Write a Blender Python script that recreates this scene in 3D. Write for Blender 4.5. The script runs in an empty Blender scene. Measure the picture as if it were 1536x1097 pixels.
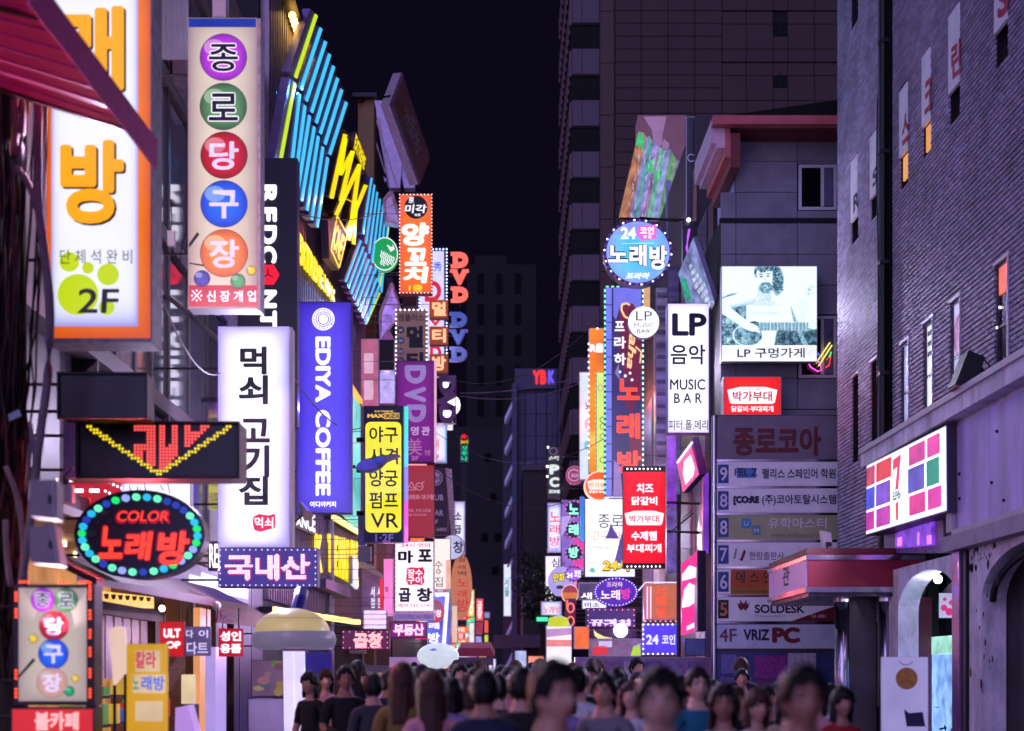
import bpy, bmesh, math, random
import numpy as np
from mathutils import Vector, Matrix
random.seed(7)
SC = bpy.context.scene
COL = SC.collection
R = math.radians

# ---------------------------------------------------------------- camera
F, VX, VY, CH = 2133.333, 752.0, 1010.0, 1.62      # focal length in photo pixels, vanishing point, eye height
cd = bpy.data.cameras.new('camera'); cam = bpy.data.objects.new('camera', cd); COL.objects.link(cam)
cam.location = (0, 0, CH); cam.rotation_euler = (R(90), 0, 0)
cd.lens = 50; cd.sensor_width = 36; cd.sensor_fit = 'HORIZONTAL'
cd.shift_x = 16/1536; cd.shift_y = 461.5/1536
cd.clip_start = .1; cd.clip_end = 2000
cd.dof.use_dof = True; cd.dof.focus_distance = 27; cd.dof.aperture_fstop = 1.15
SC.camera = cam
# ---------------------------------------------------------------- night sky and the faint glow of the city
w = bpy.data.worlds.new('World'); SC.world = w; w.use_nodes = True
nt = w.node_tree; nt.nodes.clear()
wo = nt.nodes.new('ShaderNodeOutputWorld'); bg = nt.nodes.new('ShaderNodeBackground')
bg.inputs[0].default_value = (.40, .27, 1.0, 1); bg.inputs[1].default_value = .0088
nt.links.new(bg.outputs[0], wo.inputs[0])
# ---------------------------------------------------------------- glow of the lit street behind the photographer
sl = bpy.data.lights.new('street_glow', 'SUN'); sl.energy = 2.1; sl.angle = R(75); sl.color = (.50, .43, 1.0)
so = bpy.data.objects.new('street_glow', sl); COL.objects.link(so)
so.rotation_euler = Vector((.42, 1, -.14)).to_track_quat('-Z', 'Y').to_euler()
SC.view_settings.view_transform = 'Standard'; SC.view_settings.look = 'None'
SC.view_settings.gamma = 1; SC.view_settings.exposure = 0; SC.view_settings.use_curve_mapping = False
SC.render.engine = 'CYCLES'
cy = SC.cycles
cy.use_denoising = True; cy.max_bounces = 5; cy.diffuse_bounces = 3; cy.glossy_bounces = 3; cy.transmission_bounces = 4
cy.sample_clamp_indirect = 3; cy.caustics_reflective = False; cy.caustics_refractive = False; cy.use_light_tree = True

# ---------------------------------------------------------------- helpers: projection
def P(px, py, D): return Vector(((px-VX)/F*D, D, CH-(py-VY)/F*D))
class Plane:
    def __init__(s, p, n):
        s.p = Vector(p); s.n = Vector(n).normalized()
        if (Vector((0, 0, CH))-s.p).dot(s.n) < 0: s.n = -s.n
    def hit(s, px, py, lift=0):
        d = Vector(((px-VX)/F, 1, -(py-VY)/F)); o = Vector((0, 0, CH))
        return o + d*((s.p + s.n*lift - o).dot(s.n)/d.dot(s.n))
def FR(D): return Plane((0, D, 0), (0, -1, 0))
def SX(X): return Plane((X, 0, 0), (1, 0, 0))
def P3(a, b, c): return Plane(a, (b-a).cross(c-a))

# ---------------------------------------------------------------- helpers: mesh
class MB:
    def __init__(s): s.v = []; s.f = []
    def face(s, pts):
        n = len(s.v); s.v += [tuple(p) for p in pts]; s.f.append(tuple(range(n, n+len(pts)))); return s
    def prism(s, pts, vec):
        "closed solid: pts is the front outline (counter-clockwise seen from the front), vec the way back"
        n = len(s.v); k = len(pts); vec = Vector(vec)
        s.v += [tuple(p) for p in pts]; s.v += [tuple(Vector(p)+vec) for p in pts]
        s.f.append(tuple(range(n, n+k))); s.f.append(tuple(range(n+2*k-1, n+k-1, -1)))
        for i in range(k):
            j = (i+1) % k; s.f.append((n+i, n+k+i, n+k+j, n+j))
        return s
    def box(s, x0, x1, y0, y1, z0, z1):
        return s.prism([(x0, y0, z0), (x1, y0, z0), (x1, y0, z1), (x0, y0, z1)], (0, y1-y0, 0))
    def frame(s, pl, q, wpx, vec, lift=0):
        "picture-frame ring round quad q (photo px: tl, tr, br, bl)"
        (tl, tr, br, bl) = q
        cx = sum(p[0] for p in q)/4; cy_ = sum(p[1] for p in q)/4
        def ins(p): return (p[0]+(wpx if p[0] < cx else -wpx), p[1]+(wpx if p[1] < cy_ else -wpx))
        i = [ins(p) for p in q]; o = list(q)
        for a, b in ((0, 1), (1, 2), (2, 3), (3, 0)):
            s.prism([pl.hit(*p, lift) for p in (o[b], o[a], i[a], i[b])], vec)
        return s
    def tube(s, pts, r, n=6):
        pts = [Vector(p) for p in pts]; rings = []
        for i, p in enumerate(pts):
            t = (pts[min(i+1, len(pts)-1)]-pts[max(i-1, 0)]).normalized()
            a = t.cross(Vector((0, 0, 1)))
            if a.length < .05: a = t.cross(Vector((1, 0, 0)))
            a.normalize(); b = t.cross(a); base = len(s.v); rings.append(base)
            rr = r[i] if isinstance(r, (list, tuple)) else r
            for k in range(n):
                an = 2*math.pi*k/n; s.v.append(tuple(p+a*rr*math.cos(an)+b*rr*math.sin(an)))
        for i in range(len(rings)-1):
            for k in range(n):
                j = (k+1) % n; s.f.append((rings[i]+k, rings[i]+j, rings[i+1]+j, rings[i+1]+k))
        s.f.append(tuple(rings[0]+k for k in range(n-1, -1, -1))); s.f.append(tuple(rings[-1]+k for k in range(n)))
        return s
    def ball(s, c, r, n=6, m=4, sz=(1, 1, 1)):
        c = Vector(c); b = len(s.v)
        s.v.append(tuple(c+Vector((0, 0, r*sz[2]))))
        for i in range(1, m):
            th = math.pi*i/m
            for k in range(n):
                ph = 2*math.pi*k/n
                s.v.append((c.x+r*sz[0]*math.sin(th)*math.cos(ph), c.y+r*sz[1]*math.sin(th)*math.sin(ph), c.z+r*sz[2]*math.cos(th)))
        s.v.append(tuple(c-Vector((0, 0, r*sz[2])))); e = len(s.v)-1
        for k in range(n):
            j = (k+1) % n
            s.f.append((b, b+1+k, b+1+j)); s.f.append((e, b+1+(m-2)*n+j, b+1+(m-2)*n+k))
            for i in range(m-2): s.f.append((b+1+i*n+k, b+1+(i+1)*n+k, b+1+(i+1)*n+j, b+1+i*n+j))
        return s
    def mesh(s, name, origin=(0, 0, 0), smooth=False):
        me = bpy.data.meshes.new(name); o = origin
        me.from_pydata([(v[0]-o[0], v[1]-o[1], v[2]-o[2]) for v in s.v], [], s.f)
        uv = me.uv_layers.new(name='uv'); std = ((0, 0), (1, 0), (1, 1), (0, 1)); dat = []
        for p in me.polygons:
            if p.loop_total == 4:
                for c in std: dat += c
            else:
                co = [me.vertices[i].co for i in p.vertices]; n = p.normal
                ax = 0 if abs(n.y) >= abs(n.x) else 1
                a = [c[ax] for c in co]; b = [c[2] for c in co]
                da = max(a)-min(a) or 1; db = max(b)-min(b) or 1
                for x, z in zip(a, b): dat += ((x-min(a))/da, (z-min(b))/db)
        uv.data.foreach_set('uv', dat)
        if smooth: me.polygons.foreach_set('use_smooth', [True]*len(me.polygons))
        return me

def link(name, me, mat, parent=None, loc=(0, 0, 0)):
    o = bpy.data.objects.new(name, me); COL.objects.link(o); o.location = loc
    if mat is not None:
        me.materials.clear(); me.materials.append(mat)
    if parent: o.parent = parent
    return o
def thing(name, label, cat, loc, group=None):
    o = bpy.data.objects.new(name, None); COL.objects.link(o); o.location = loc; o.empty_display_size = .2
    o['label'] = label; o['category'] = cat
    if group: o['group'] = group
    return o
def wloc(o):
    v = Vector(o.location)
    while o.parent: o = o.parent; v += Vector(o.location)
    return v
def part(name, mb, mat, parent, label=None, stuff=False, smooth=False):
    o = link(name, mb.mesh(name, wloc(parent), smooth), mat, parent)
    if label: o['label'] = label
    if stuff: o['kind'] = 'stuff'
    return o
def struct(name, mb, mat, parent=None):
    o = link(name, mb.mesh(name), mat, parent)
    if not parent: o['kind'] = 'structure'
    return o
_unit = {}
def piece(name, parent, mat, x0, x1, y0, y1, z0, z1):
    "a box-shaped piece that shares its mesh with all pieces of its kind"
    key = (name, mat.name)
    if key not in _unit:
        me = MB().box(-.5, .5, -.5, .5, -.5, .5).mesh(name); me.materials.append(mat); _unit[key] = me
    o = bpy.data.objects.new(name, _unit[key]); COL.objects.link(o)
    c = Vector(((x0+x1)/2, (y0+y1)/2, (z0+z1)/2)); o.location = c-(wloc(parent) if parent else Vector())
    o.scale = (x1-x0, y1-y0, z1-z0); o.parent = parent; return o

# ---------------------------------------------------------------- helpers: lettering
_tc = {}
def glyphs(s, bold=.02, shear=0.0):
    "flat outline of a word; heavy weights are several copies set round a small circle, each a hair in front of the last"
    k = (s, bold, shear)
    if k not in _tc:
        if 'o' not in _tc:
            c = bpy.data.curves.new('t', 'FONT'); _tc['o'] = bpy.data.objects.new('t', c)
        asc = all(ord(q) < 256 for q in s); off = 0 if asc else min(bold, .012); k0 = (s, off, shear, 0)
        if k0 not in _tc:
            o = _tc['o']; c = o.data
            c.body = s; c.offset = off; c.shear = shear; c.resolution_u = 4; c.space_line = .95
            c.align_x = 'CENTER' if '\n' in s else 'LEFT'
            me = o.to_mesh()
            _tc[k0] = (np.array([q.co[:2] for q in me.vertices]), [tuple(p.vertices) for p in me.polygons]); o.to_mesh_clear()
        v, f = _tc[k0]; ex = (bold-off)*(.8 if asc else .62); z = np.zeros(len(v))
        if ex > .004:
            V_, F_, Z_l = [], [], []; n_ = 8 if ex > .02 else 6
            for q in range(n_):
                a = 2*math.pi*q/n_; b = len(v)*q
                V_.append(v+np.array([math.cos(a), math.sin(a)])*ex); F_ += [tuple(i+b for i in g) for g in f]; Z_l.append(np.full(len(v), q*.0004))
            v = np.concatenate(V_); f = F_; z = np.concatenate(Z_l)
        v = (v-v.min(0))/(v.max(0)-v.min(0)); _tc[k] = (v, f, z)
    return _tc[k]
def q4(box):
    if len(box) == 4 and not isinstance(box[0], tuple):
        x0, y0, x1, y1 = box; return ((x0, y0), (x1, y0), (x1, y1), (x0, y1))
    return box
def text(mb, s, pl, box, lift=.012, bold=.02, shear=0.0, deep=0.0, rot=0, flip=False):
    "fit the lettering to a box or quad (tl, tr, br, bl) given in photo px on plane pl; rot=1: reads downwards, turned clockwise"
    v, f, zl_ = glyphs(s, bold, shear); tl, tr, br, bl = [np.array(p, float) for p in q4(box)]
    n = len(mb.v)
    P4 = [pl.hit(*p, lift) for p in (tl, tr, br, bl)]
    if rot == 1: P4 = [P4[1], P4[2], P4[3], P4[0]]
    if flip: P4 = [P4[1], P4[0], P4[3], P4[2]]
    a, b, c, d = [np.array(p) for p in P4]
    u = v[:, :1]; t = v[:, 1:]
    pts = (a*(1-u)+b*u)*t + (d*(1-u)+c*u)*(1-t)
    pts = pts+np.array(pl.n)[None, :]*zl_[:, None]
    mb.v += [tuple(p) for p in pts]; mb.f += [tuple(n+i for i in g) for g in f]
    if deep:
        k = len(mb.v); off = np.array(pl.n)*-deep; mb.v += [tuple(p+off) for p in pts]
        ed = {}
        for g in f:
            for i in range(len(g)):
                e = (g[i], g[(i+1) % len(g)])
                if (e[1], e[0]) in ed: del ed[(e[1], e[0])]
                else: ed[e] = 1
        for e in ed: mb.f.append((n+e[0], k+e[0], k+e[1], n+e[1]))
    return mb
def poly(mb, pl, pts, lift=.008, deep=0):
    q = [pl.hit(*p, lift) for p in pts]
    if deep: mb.prism(q, pl.n*-deep)
    else: mb.face(q)
    return mb
def ell(cx, cy_, rx, ry=None, n=28, a0=0, a1=360):
    ry = ry or rx; full = abs(a1-a0) >= 360
    return [(cx+rx*math.cos(R(a0+(a1-a0)*i/(n if full else n-1))), cy_+ry*math.sin(R(a0+(a1-a0)*i/(n if full else n-1)))) for i in range(n)]
def ring(mb, pl, cx, cy_, rx, ry, w_, lift=.01, n=36, a0=0, a1=360):
    o = ell(cx, cy_, rx, ry, n+1, a0, a1-.001); i = ell(cx, cy_, rx-w_, ry-w_, n+1, a0, a1-.001)
    for k in range(n): poly(mb, pl, (o[k], o[k+1], i[k+1], i[k]), lift)
    return mb
def stroke(mb, pl, pts, wpx, lift=.012, deep=0):
    "a brush line through px points"
    for (x0, y0), (x1, y1) in zip(pts, pts[1:]):
        l = math.hypot(x1-x0, y1-y0) or 1; nx, ny = -(y1-y0)/l*wpx/2, (x1-x0)/l*wpx/2
        poly(mb, pl, ((x0+nx, y0+ny), (x1+nx, y1+ny), (x1-nx, y1-ny), (x0-nx, y0-ny)), lift, deep)
    return mb
def raster(s, x0, y0, x1, y1, pitch, bold=.04, yscale=1):
    "LED matrix: the px centres of the lit lamps of a word"
    v, f, _z = glyphs(s, bold); X = x0+v[:, 0]*(x1-x0); Y = y1-v[:, 1]*(y1-y0); out = []
    gx, gy = np.meshgrid(np.arange(x0, x1+pitch*.5, pitch), np.arange(y0, y1+pitch*.5, pitch)); lit = np.zeros(gx.shape, bool)
    for g in f:
        for k in range(1, len(g)-1):
            t = (g[0], g[k], g[k+1]); sgn = []
            for i in range(3):
                ax, ay, bx, by = X[t[i]], Y[t[i]], X[t[(i+1) % 3]], Y[t[(i+1) % 3]]
                sgn.append((bx-ax)*(gy-ay)-(by-ay)*(gx-ax))
            lit |= ((sgn[0] >= 0) & (sgn[1] >= 0) & (sgn[2] >= 0)) | ((sgn[0] <= 0) & (sgn[1] <= 0) & (sgn[2] <= 0))
    return list(zip(gx[lit], gy[lit]))
def dots(mb, pl, pts, rpx, lift=.012, n=6):
    for x, y in pts: poly(mb, pl, ell(x, y, rpx, n=n), lift)
    return mb
def edge_pts(x0, y0, x1, y1, step):
    out = []
    nx = max(1, round((x1-x0)/step)); ny = max(1, round((y1-y0)/step))
    for i in range(nx+1): out += [(x0+(x1-x0)*i/nx, y0), (x0+(x1-x0)*i/nx, y1)]
    for i in range(1, ny): out += [(x0, y0+(y1-y0)*i/ny), (x1, y0+(y1-y0)*i/ny)]
    return out

# ---------------------------------------------------------------- materials
def lin(c): return tuple((x/255/12.92 if x/255 <= .04045 else ((x/255+.055)/1.055)**2.4) for x in c)
_m = {}; _mc = {}
def pbr(name, c, rough=.6, metal=0, var=.25, vs=3.0, bump=0.0, bs=40, stretch=None, isl=0.0, spec=None, alpha=None, trans=None):
    if name in _m: return _m[name]
    m = bpy.data.materials.new(name); _m[name] = m; m.use_nodes = True; nt = m.node_tree; b = nt.nodes['Principled BSDF']
    c = lin(c); N = nt.nodes.new; L = nt.links.new
    b.inputs['Roughness'].default_value = rough; b.inputs['Metallic'].default_value = metal
    if spec is not None: b.inputs['Specular IOR Level'].default_value = spec
    if alpha is not None: b.inputs['Alpha'].default_value = alpha
    if trans: b.inputs['Transmission Weight'].default_value = trans
    tc = N('ShaderNodeTexCoord'); geo = N('ShaderNodeNewGeometry'); mp = N('ShaderNodeMapping')
    L(geo.outputs['Position'], mp.inputs[0])
    if stretch: mp.inputs['Scale'].default_value = stretch
    no = N('ShaderNodeTexNoise'); no.inputs['Scale'].default_value = vs; no.inputs['Detail'].default_value = 6; no.inputs['Roughness'].default_value = .65
    L(mp.outputs[0], no.inputs['Vector'])
    mr = N('ShaderNodeMapRange'); mr.inputs['From Min'].default_value = .3; mr.inputs['From Max'].default_value = .7
    mr.inputs['To Min'].default_value = 1-var; mr.inputs['To Max'].default_value = 1+var*.6
    L(no.outputs[0], mr.inputs[0])
    mul = N('ShaderNodeVectorMath'); mul.operation = 'SCALE'; mul.inputs[0].default_value = c; L(mr.outputs[0], mul.inputs['Scale'])
    src = mul.outputs[0]
    if isl:
        r2 = N('ShaderNodeMapRange'); r2.inputs['To Min'].default_value = 1-isl; r2.inputs['To Max'].default_value = 1+isl
        oi = N('ShaderNodeObjectInfo'); ad = N('ShaderNodeMath'); ad.operation = 'ADD'; fr = N('ShaderNodeMath'); fr.operation = 'FRACT'
        L(geo.outputs['Random Per Island'], ad.inputs[0]); L(oi.outputs['Random'], ad.inputs[1]); L(ad.outputs[0], fr.inputs[0]); L(fr.outputs[0], r2.inputs[0])
        m2 = N('ShaderNodeVectorMath'); m2.operation = 'SCALE'; L(src, m2.inputs[0]); L(r2.outputs[0], m2.inputs['Scale']); src = m2.outputs[0]
    L(src, b.inputs['Base Color'])
    rr = N('ShaderNodeMapRange'); rr.inputs['To Min'].default_value = max(0, rough-.12); rr.inputs['To Max'].default_value = min(1, rough+.12); L(no.outputs[0], rr.inputs[0]); L(rr.outputs[0], b.inputs['Roughness'])
    if bump:
        n2 = N('ShaderNodeTexNoise'); n2.inputs['Scale'].default_value = bs; n2.inputs['Detail'].default_value = 4; L(mp.outputs[0], n2.inputs['Vector'])
        bu = N('ShaderNodeBump'); bu.inputs['Strength'].default_value = bump; bu.inputs['Distance'].default_value = .02; L(n2.outputs[0], bu.inputs['Height']); L(bu.outputs[0], b.inputs['Normal'])
    return m
def em(name, c, s=1.0, var=.12, vs=3, sample=False, edge=None, es=None, fx=4, fy=8, base=None, bands=0):
    "lit surface; edge: colour where the tubes behind the panel no longer reach"
    if name in _m: return _m[name]
    m = bpy.data.materials.new(name); _m[name] = m; m.use_nodes = True; nt = m.node_tree; b = nt.nodes['Principled BSDF']
    N = nt.nodes.new; L = nt.links.new; c = lin(c); _mc[name] = (c, s)
    b.inputs['Base Color'].default_value = (*[x*.22 for x in (lin(base) if base else c)], 1); b.inputs['Roughness'].default_value = .35
    geo = N('ShaderNodeNewGeometry'); no = N('ShaderNodeTexNoise'); no.inputs['Scale'].default_value = vs; no.inputs['Detail'].default_value = 3
    L(geo.outputs['Position'], no.inputs['Vector'])
    mr = N('ShaderNodeMapRange'); mr.inputs['From Min'].default_value = .3; mr.inputs['From Max'].default_value = .7
    mr.inputs['To Min'].default_value = 1-var; mr.inputs['To Max'].default_value = 1+var; L(no.outputs[0], mr.inputs[0])
    sc = N('ShaderNodeVectorMath'); sc.operation = 'SCALE'; L(mr.outputs[0], sc.inputs['Scale'])
    if edge:
        uv = N('ShaderNodeUVMap'); uv.uv_map = 'uv'; sp = N('ShaderNodeSeparateXYZ'); L(uv.outputs[0], sp.inputs[0])
        def M(op, a, bb=None):
            q = N('ShaderNodeMath'); q.operation = op
            for i, x in enumerate((a, bb)):
                if x is None: continue
                if isinstance(x, (int, float)): q.inputs[i].default_value = x
                else: L(x, q.inputs[i])
            return q.outputs[0]
        fs = [M('SUBTRACT', 1, M('POWER', M('ABSOLUTE', M('SUBTRACT', M('MULTIPLY', sp.outputs[i], 2), 1)), pw)) for i, pw in ((0, fx), (1, fy))]
        fac = M('MULTIPLY', *fs)
        if bands: fac = M('MULTIPLY', fac, M('ADD', 1-bands, M('MULTIPLY', bands, M('ABSOLUTE', M('SINE', M('MULTIPLY', sp.outputs[0], 9.42))))))
        mx = N('ShaderNodeMix'); mx.data_type = 'RGBA'; L(fac, mx.inputs[0])
        mx.inputs[6].default_value = (*[x*(es or s) for x in lin(edge)], 1); mx.inputs[7].default_value = (*[x*s for x in c], 1)
        L(mx.outputs[2], sc.inputs[0])
    else: sc.inputs[0].default_value = [x*s for x in c]
    L(sc.outputs[0], b.inputs['Emission Color']); b.inputs['Emission Strength'].default_value = 1
    m.cycles.emission_sampling = 'FRONT_BACK' if sample else 'NONE'
    return m
ink = lambda name, c: pbr(name, c, .5, var=.05)
steel = pbr('galvanised_steel', (150, 145, 155), .35, .8, bump=.05)
dark = pbr('dark_metal', (46, 42, 50), .5, .4, var=.3)
black = pbr('black_metal', (20, 19, 22), .5, .2)
grey = pbr('grey_paint', (120, 112, 125), .5, var=.3)
lilac = pbr('pale_cabinet_paint', (185, 178, 190), .5, var=.2)
bulb_w = em('bulb_white', (255, 250, 255), 3.5, 0)
bulb_y = em('bulb_warm', (255, 190, 80), 6, 0, sample=True)
bulb_r = em('bulb_red', (255, 70, 40), 2.2, .1)
W_IN = em('backlit_white', (246, 246, 255), 1.25, .06, sample=True, edge=(150, 135, 230), es=.95, fx=3, fy=14)
W_SOFT = em('backlit_white_lavender', (238, 236, 255), 1.0, .1, sample=True, edge=(150, 135, 225), es=.9)
blk_ink = ink('black_ink', (20, 18, 30)); navy_ink = ink('navy_ink', (40, 34, 80)); red_ink = em('red_film', (225, 20, 50), .85, .05)
white_em = em('white_letters', (245, 242, 255), 1.15, .04); wht_ink = ink('white_ink', (225, 222, 235))
yel_em = em('yellow_letters', (255, 225, 20), 1.0, .05)

# ---------------------------------------------------------------- sign builders
GLOW = 80.0
def glow(root, c, n, area, m, k=1.0):
    "the light a lit sign face throws into the street"
    col, s = _mc[m.name]; L = max(col)*s
    if L*area < .35: return
    l = bpy.data.lights.new('sign_light', 'SPOT'); l.energy = GLOW*L*area*k; l.color = [max(.12, (x/max(col))) for x in col]; l.color = [a*b for a, b in zip(l.color, (.80, .70, 1.0))]
    l.spot_size = R(165); l.spot_blend = .6; l.shadow_soft_size = 0  # unseen spot lamp added to strengthen what the face itself emits
    o = bpy.data.objects.new('sign_light', l); COL.objects.link(o); o.parent = root; o.location = Vector(c)-wloc(root); o.rotation_euler = Vector(n).to_track_quat('-Z', 'Y').to_euler()
def bracket(root, xside, z0, z1, D, wallX, m=None, r=.016):
    for z in (z0+(z1-z0)*.82, z0+(z1-z0)*.2):
        part('bracket', MB().tube([(xside, D, z), (wallX, D, z)], r if D < 30 else .009), m or (dark if D < 30 else grey), root)
def lightbox(name, label, box, D, face, depth=.22, body=None, border=2, cat='sign', group=None, wall=None, rim=None):
    "projecting box sign: cabinet, lit face, rim and brackets; returns the thing and its front plane"
    x0, y0, x1, y1 = box; a = P(x0, y1, D); b = P(x1, y0, D); body = body or lilac
    root = thing(name, label, cat, ((a.x+b.x)/2, D+depth/2, a.z), group)
    part('cabinet', MB().box(a.x, b.x, D+.012, D+depth, a.z, b.z), body, root)
    pl = FR(D); k = border
    part('face_panel', MB().face([pl.hit(*p, -.006) for p in ((x0+k, y1-k), (x1-k, y1-k), (x1-k, y0+k), (x0+k, y0+k))]), face, root)
    if k: part('rim', MB().frame(FR(D), q4(box), k, (0, .018, 0)), rim or body, root)
    if wall is None: wall = -4.97 if (x0+x1)/2 < 752 else 5.12
    if face.name in _mc:
        A = abs(b.x-a.x)*abs(b.z-a.z); glow(root, ((a.x+b.x)/2, D-.04, (a.z+b.z)/2), (0, -1, -.1), A, face)
        if cat == 'sign': glow(root, ((a.x+b.x)/2, D+depth+.04, (a.z+b.z)/2), (0, 1, -.1), A, face)
    if abs(wall) < 50: bracket(root, a.x if wall < 0 else b.x, a.z, b.z, D+depth/2, wall)
    return root, pl
def letters(root, pl, items, mat, name='lettering', **kw):
    mb = MB()
    for it in items:
        o = dict(kw)
        if len(it) > 2: o.update(it[2])
        text(mb, it[0], pl, it[1], **o)
    return part(name, mb, mat, root)
def flat(root, pl, polys, mat, name='print', lift=.008, deep=0):
    mb = MB()
    if isinstance(polys[0][0], (int, float)): polys = [polys]
    for p in polys: poly(mb, pl, p, lift, deep)
    return part(name, mb, mat, root)
def bulbs(root, pl, pts, mat=None, rpx=2.0, name='bulb_string', n=5):
    mb = MB()
    for x, y in pts:
        c = pl.hit(x, y, .02); r = rpx*.8*c.y/F; mb.ball(c, r, n, 3)
    return part(name, mb, mat or bulb_w, root, stuff=True)
# ================================================================ PEOPLE
def sphere_mesh(nu=28, nv=20):
    v = []; f = []
    for i in range(nv+1):
        th = math.pi*i/nv
        for j in range(nu): ph = 2*math.pi*j/nu; v.append(Vector((math.sin(th)*math.cos(ph), math.sin(th)*math.sin(ph), math.cos(th))))
    for i in range(nv):
        for j in range(nu): k_ = (j+1) % nu; f.append((i*nu+j, i*nu+k_, (i+1)*nu+k_, (i+1)*nu+j))
    return v, f
def gauss(d, s): return math.exp(-(d/s)**2)
HC = Vector((0, -.015, 1.64))
def head_shape(p):
    x, y, z = p.x*.076, p.y*.098, p.z*.118
    if z < 0:
        k_ = 1-.30*(-z/.118)**1.5; x *= k_; y = y*(1-.12*(-z/.118)) - .012*(-z/.118)
    if y < 0:
        y -= .026*gauss(x, .014)*gauss(z+.020, .024)                       # nose
        y += .010*(gauss(abs(x)-.032, .016)*gauss(z-.016, .016))           # eye sockets
        y -= .006*gauss(z-.036, .012)*gauss(x, .05)                        # brow
        y -= .007*gauss(x, .022)*gauss(z+.062, .010) + .010*gauss(x, .026)*gauss(z+.098, .016)   # lips, chin
    return Vector((x, y, z))+HC
def build_body(variant, slim, arms, step):
    pts = []; rad = []; edges = []
    def V(p, r, parent=None):
        pts.append(p); rad.append(r if isinstance(r, tuple) else (r, r))
        if parent is not None: edges.append((parent, len(pts)-1))
        return len(pts)-1
    s = slim
    pel = V((0, 0, .95), (.155*s, .105)); wa = V((0, -.005, 1.10), (.130*s, .09), pel); ch = V((0, 0, 1.28), (.155*s, .105), wa); up_ = V((0, .005, 1.41), (.115*s, .08), ch)
    nk = V((0, .005, 1.49), .056*s, up_); V((0, -.008, 1.60), .060, nk)
    for sd, (ex, ey, ez, hx_, hy, hz) in zip((-1, 1), arms):
        sh_ = V((sd*.165*s, .005, 1.405), .062*s, up_); el = V((sd*ex, ey, ez), .043*s, sh_); wr = V((sd*hx_, hy, hz), .028*s, el)
        d = (Vector((sd*hx_, hy, hz))-Vector((sd*ex, ey, ez))).normalized(); pm = V(tuple(Vector((sd*hx_, hy, hz))+d*.06), (.036, .018), wr)
        base = Vector(pts[pm])
        for q in range(4):
            off = Vector((0, (q-1.5)*.02, 0)) if abs(d.z) > .5 else Vector(((q-1.5)*.02, 0, 0)); ln = (.062, .072, .068, .052)[q]
            f1 = V(tuple(base+off+d*.03), .0095, pm); f2 = V(tuple(base+off*1.2+d*(.03+ln*.5)+Vector((0, -.008, 0))), .009, f1); V(tuple(base+off*1.2+d*(.03+ln)+Vector((0, -.022, 0))), .008, f2)
        t1 = V(tuple(Vector(pts[wr])+d*.035+Vector((0, -.035, 0))), .011, wr); V(tuple(Vector(pts[wr])+d*.07+Vector((0, -.05, 0))), .0095, t1)
    for sd in (-1, 1):
        st_ = sd*step; hp = V((sd*.09*s, 0, .88), .098*s, pel); kn = V((sd*.10*s, -st_*.5-.01, .49), .060*s, hp); an = V((sd*.10, .02-st_*.55 if st_ > 0 else .05+abs(st_), .085), .040, kn); V((sd*.11, pts[an][1]-.14, .035), (.042, .028), an)
    me = bpy.data.meshes.new('sk'); me.from_pydata(pts, edges, []); o = bpy.data.objects.new('sk', me); COL.objects.link(o)
    o.modifiers.new('s', 'SKIN'); 
    if not me.skin_vertices: 
        bpy.context.view_layer.objects.active = o
    for i, sv in enumerate(me.skin_vertices[0].data): sv.radius = rad[i]; sv.use_root = (i == 0)
    ss = o.modifiers.new('u', 'SUBSURF'); ss.levels = 2; ss.render_levels = 2
    dg = bpy.context.evaluated_depsgraph_get(); b = bpy.data.meshes.new_from_object(o.evaluated_get(dg)); bpy.data.objects.remove(o)
    # add the head and ears, weld everything into one skin with a voxel remesh
    bm = bmesh.new(); bm.from_mesh(b); hv, hf = sphere_mesh(); vs_ = [bm.verts.new(head_shape(p)) for p in hv]
    for f in hf:
        q = []; [q.append(vs_[i]) for i in f if not any((vs_[i].co-u.co).length < 1e-7 for u in q)]
        if len(q) > 2:
            try: bm.faces.new(q)
            except ValueError: pass
    for sd in (-1, 1):
        ev = [bm.verts.new(HC+Vector((sd*(.076+.010*p.x*sd), .004+.020*p.y, -.012+.032*p.z))) for p in hv]
        for f in hf:
            q = []; [q.append(ev[i]) for i in f if not any((ev[i].co-u.co).length < 1e-7 for u in q)]
            if len(q) > 2:
                try: bm.faces.new(q)
                except ValueError: pass
    m2 = bpy.data.meshes.new('person_body'); bm.to_mesh(m2); bm.free()
    o = bpy.data.objects.new('t', m2); COL.objects.link(o); r = o.modifiers.new('r', 'REMESH'); r.mode = 'VOXEL'; r.voxel_size = .009; sm = o.modifiers.new('m', 'SMOOTH'); sm.factor = .5; sm.iterations = 2
    dg = bpy.context.evaluated_depsgraph_get(); out = bpy.data.meshes.new_from_object(o.evaluated_get(dg)); out.name = 'person_body'; bpy.data.objects.remove(o)
    # ordinary cloth folds on the shirt and trousers, and the split into skin, shirt, trousers, shoes
    out.materials.clear(); [out.materials.append(None) for _ in range(4)]
    for p in out.polygons:
        c = p.center; lim = .20*s
        if c.z > 1.475 - .02*(c.y < -.03) or (abs(c.x) > lim and c.z < 1.19 and c.z > .55 and True): k_ = 0
        elif c.z < .075: k_ = 3
        elif c.z < .93: k_ = 2
        else: k_ = 1
        p.material_index = k_; p.use_smooth = True
    return out
def fold(me):
    n = len(me.vertices); co = np.empty(n*3, 'f'); no = np.empty(n*3, 'f'); me.vertices.foreach_get('co', co); me.vertices.foreach_get('normal', no)
    co = co.reshape(-1, 3); no = no.reshape(-1, 3); x, y, z = co.T
    k_ = np.where((z > .1) & (z < 1.44), .006+.004*(np.sin(z*34+x*21+np.sin(y*30)*1.5)*.5+np.sin(z*71-x*40)*.3), 0)
    me.vertices.foreach_set('co', (co+no*k_[:, None]).ravel()); me.update()
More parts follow.
